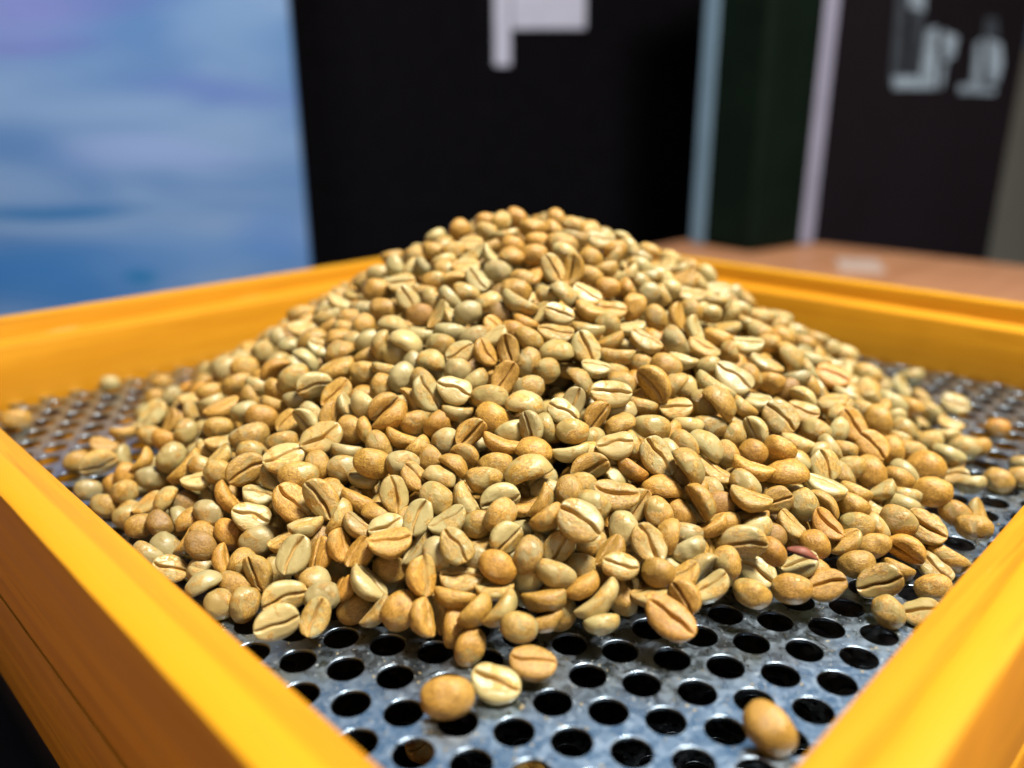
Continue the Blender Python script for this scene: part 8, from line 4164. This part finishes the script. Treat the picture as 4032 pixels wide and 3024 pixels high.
# the rest of the heap as one mass
if SINGLE < len(beans):
    V, F, BC, CM, TI = [], [], [], [], []
    base = 0
    for i in range(SINGLE, len(beans)):
        p, q, s, c, v = beans[i]
        vs, fs, cm = LO[v % len(LO)]
        R = np.array(q.to_matrix())
        V.append(vs @ R.T * (s * 1.03) + np.array(p))
        F.append([tuple(k + base for k in f) for f in fs])
        BC.append(vs * 1000 + np.array([rnd.uniform(0, 90) for _ in range(3)]))
        CM.append(cm); TI.append(np.tile(np.array(tint_of(c)), (len(vs), 1)))
        base += len(vs)
    mass = mesh_from("coffee_bean_heap", np.concatenate(V), [f for g in F for f in g])
    mass.attributes.new("bean_co", 'FLOAT_VECTOR', 'POINT').data.foreach_set("vector", np.concatenate(BC).astype(np.float32).ravel())
    mass.attributes.new("crease", 'FLOAT', 'POINT').data.foreach_set("value", np.concatenate(CM).astype(np.float32))
    mass.attributes.new("bean_tint", 'FLOAT_COLOR', 'POINT').data.foreach_set("color", np.concatenate(TI).astype(np.float32).ravel())
    mass.polygons.foreach_set("use_smooth", np.ones(len(mass.polygons), dtype=bool))
    heap = link("coffee_bean_heap", mass, M['bean_mass'])
    tag(heap, "heap of pale green and golden unroasted coffee beans", "coffee beans", kind="stuff")

# a bean that fell through to the lower plate, seen through a hole
def drop(px, py, z):
    u, v = (px - 2016) / 3218.1, (py - 1512) / 3218.1
    d = Vector((u, math.cos(PITCH) - v * math.sin(PITCH), -math.sin(PITCH) - v * math.cos(PITCH)))
    return CAM + d * ((z - CAM.z) / d.z)
for px, py, lab, c, a in ((1668, 2935, "tan bean fallen through, seen down a hole by the near rail", 't', .6), (2075, 3030, "golden bean lying on the lower plate under a hole", 'o', 1.9)):
    o = bpy.data.objects.new("coffee_bean", HI[1])
    o.location = drop(px, py, -PITCH_Z + .0026)
    o.rotation_euler = (0.15, 0.1, a)
    o.color = tint_of(c)
    col.objects.link(o)
    tag(o, lab, "coffee bean", "green coffee beans in the sieve")

# red flake of dried husk on the heap
hv, hf = [], []
hp = Vector((0.05881, 0.14610, 0.01453))
for i in range(13):
    f = i / 12
    x = (f - .5) * .0066
    wd = .0011 * math.sin(math.pi * min(1, f * .9 + .08)) + .00012
    zc = .0011 * math.sin(math.pi * f)
    for k, (dy, dz) in enumerate(((-1, 0), (-.5, .35), (0, .5), (.5, .35), (1, 0), (0, .28))):
        hv.append((x, dy * wd, zc + dz * wd))
for i in range(12):
    for k in range(6):
        a, b = i * 6 + k, i * 6 + (k + 1) % 6
        hf.append((a, a + 6, b + 6, b))
hf += [tuple(range(6)), tuple(reversed(range(72, 78)))]
husk = link("husk_flake", mesh_from("husk_flake", hv, hf), M['husk'], None, True)
husk.location = hp
husk.rotation_euler = (math.radians(35), math.radians(16), math.radians(-12))
tag(husk, "curled reddish flake of dried husk among the beans", "husk")

# crumbs of chaff on the plate round the heap
cv, cf = [], []
rc = random.Random(5)
k = 0
while k < 800:
    th = rc.uniform(-math.pi, 0.25); r = rc.gauss(.147, .014)
    x, y = PEAK.x + r * math.cos(th), PEAK.y + r * math.sin(th)
    s, t = (x + y) * R2, (y - x) * R2
    if not (S0 + .001 < s < S1 and T0 + .001 < t < T1): continue
    lx, ly = x - HOLE_T.x, y - HOLE_T.y
    ux = math.cos(-HOLE_A) * lx - math.sin(-HOLE_A) * ly; uy = math.sin(-HOLE_A) * lx + math.cos(-HOLE_A) * ly
    j = -uy / (.01 * math.sqrt(3) / 2); i = ux / .01 - .5 * j
    best = min(math.hypot((ii + .5 * jj) * .01 - ux, -jj * .01 * math.sqrt(3) / 2 - uy) for ii in (math.floor(i), math.ceil(i)) for jj in (math.floor(j), math.ceil(j)))
    if best < .0040: continue
    sz = rc.uniform(.00012, .00030) if rc.random() < .85 else rc.uniform(.0003, .0005); a = rc.uniform(0, 6.28); b = len(cv)
    for da, rr in ((0, 1.0), (2.0, .7), (4.1, .8)):
        cv.append((x + sz * rr * math.cos(a + da), y + sz * rr * math.sin(a + da), .00003))
    cv.append((x, y, sz * rc.uniform(.3, .7)))
    cf += [(b, b + 1, b + 3), (b + 1, b + 2, b + 3), (b + 2, b, b + 3), (b + 2, b + 1, b)]
    k += 1
crumbs = link("chaff_crumbs", mesh_from("chaff_crumbs", cv, cf), M['chaff'])
tag(crumbs, "fine chaff crumbs strewn over the plate round the heap", "chaff", kind="stuff")
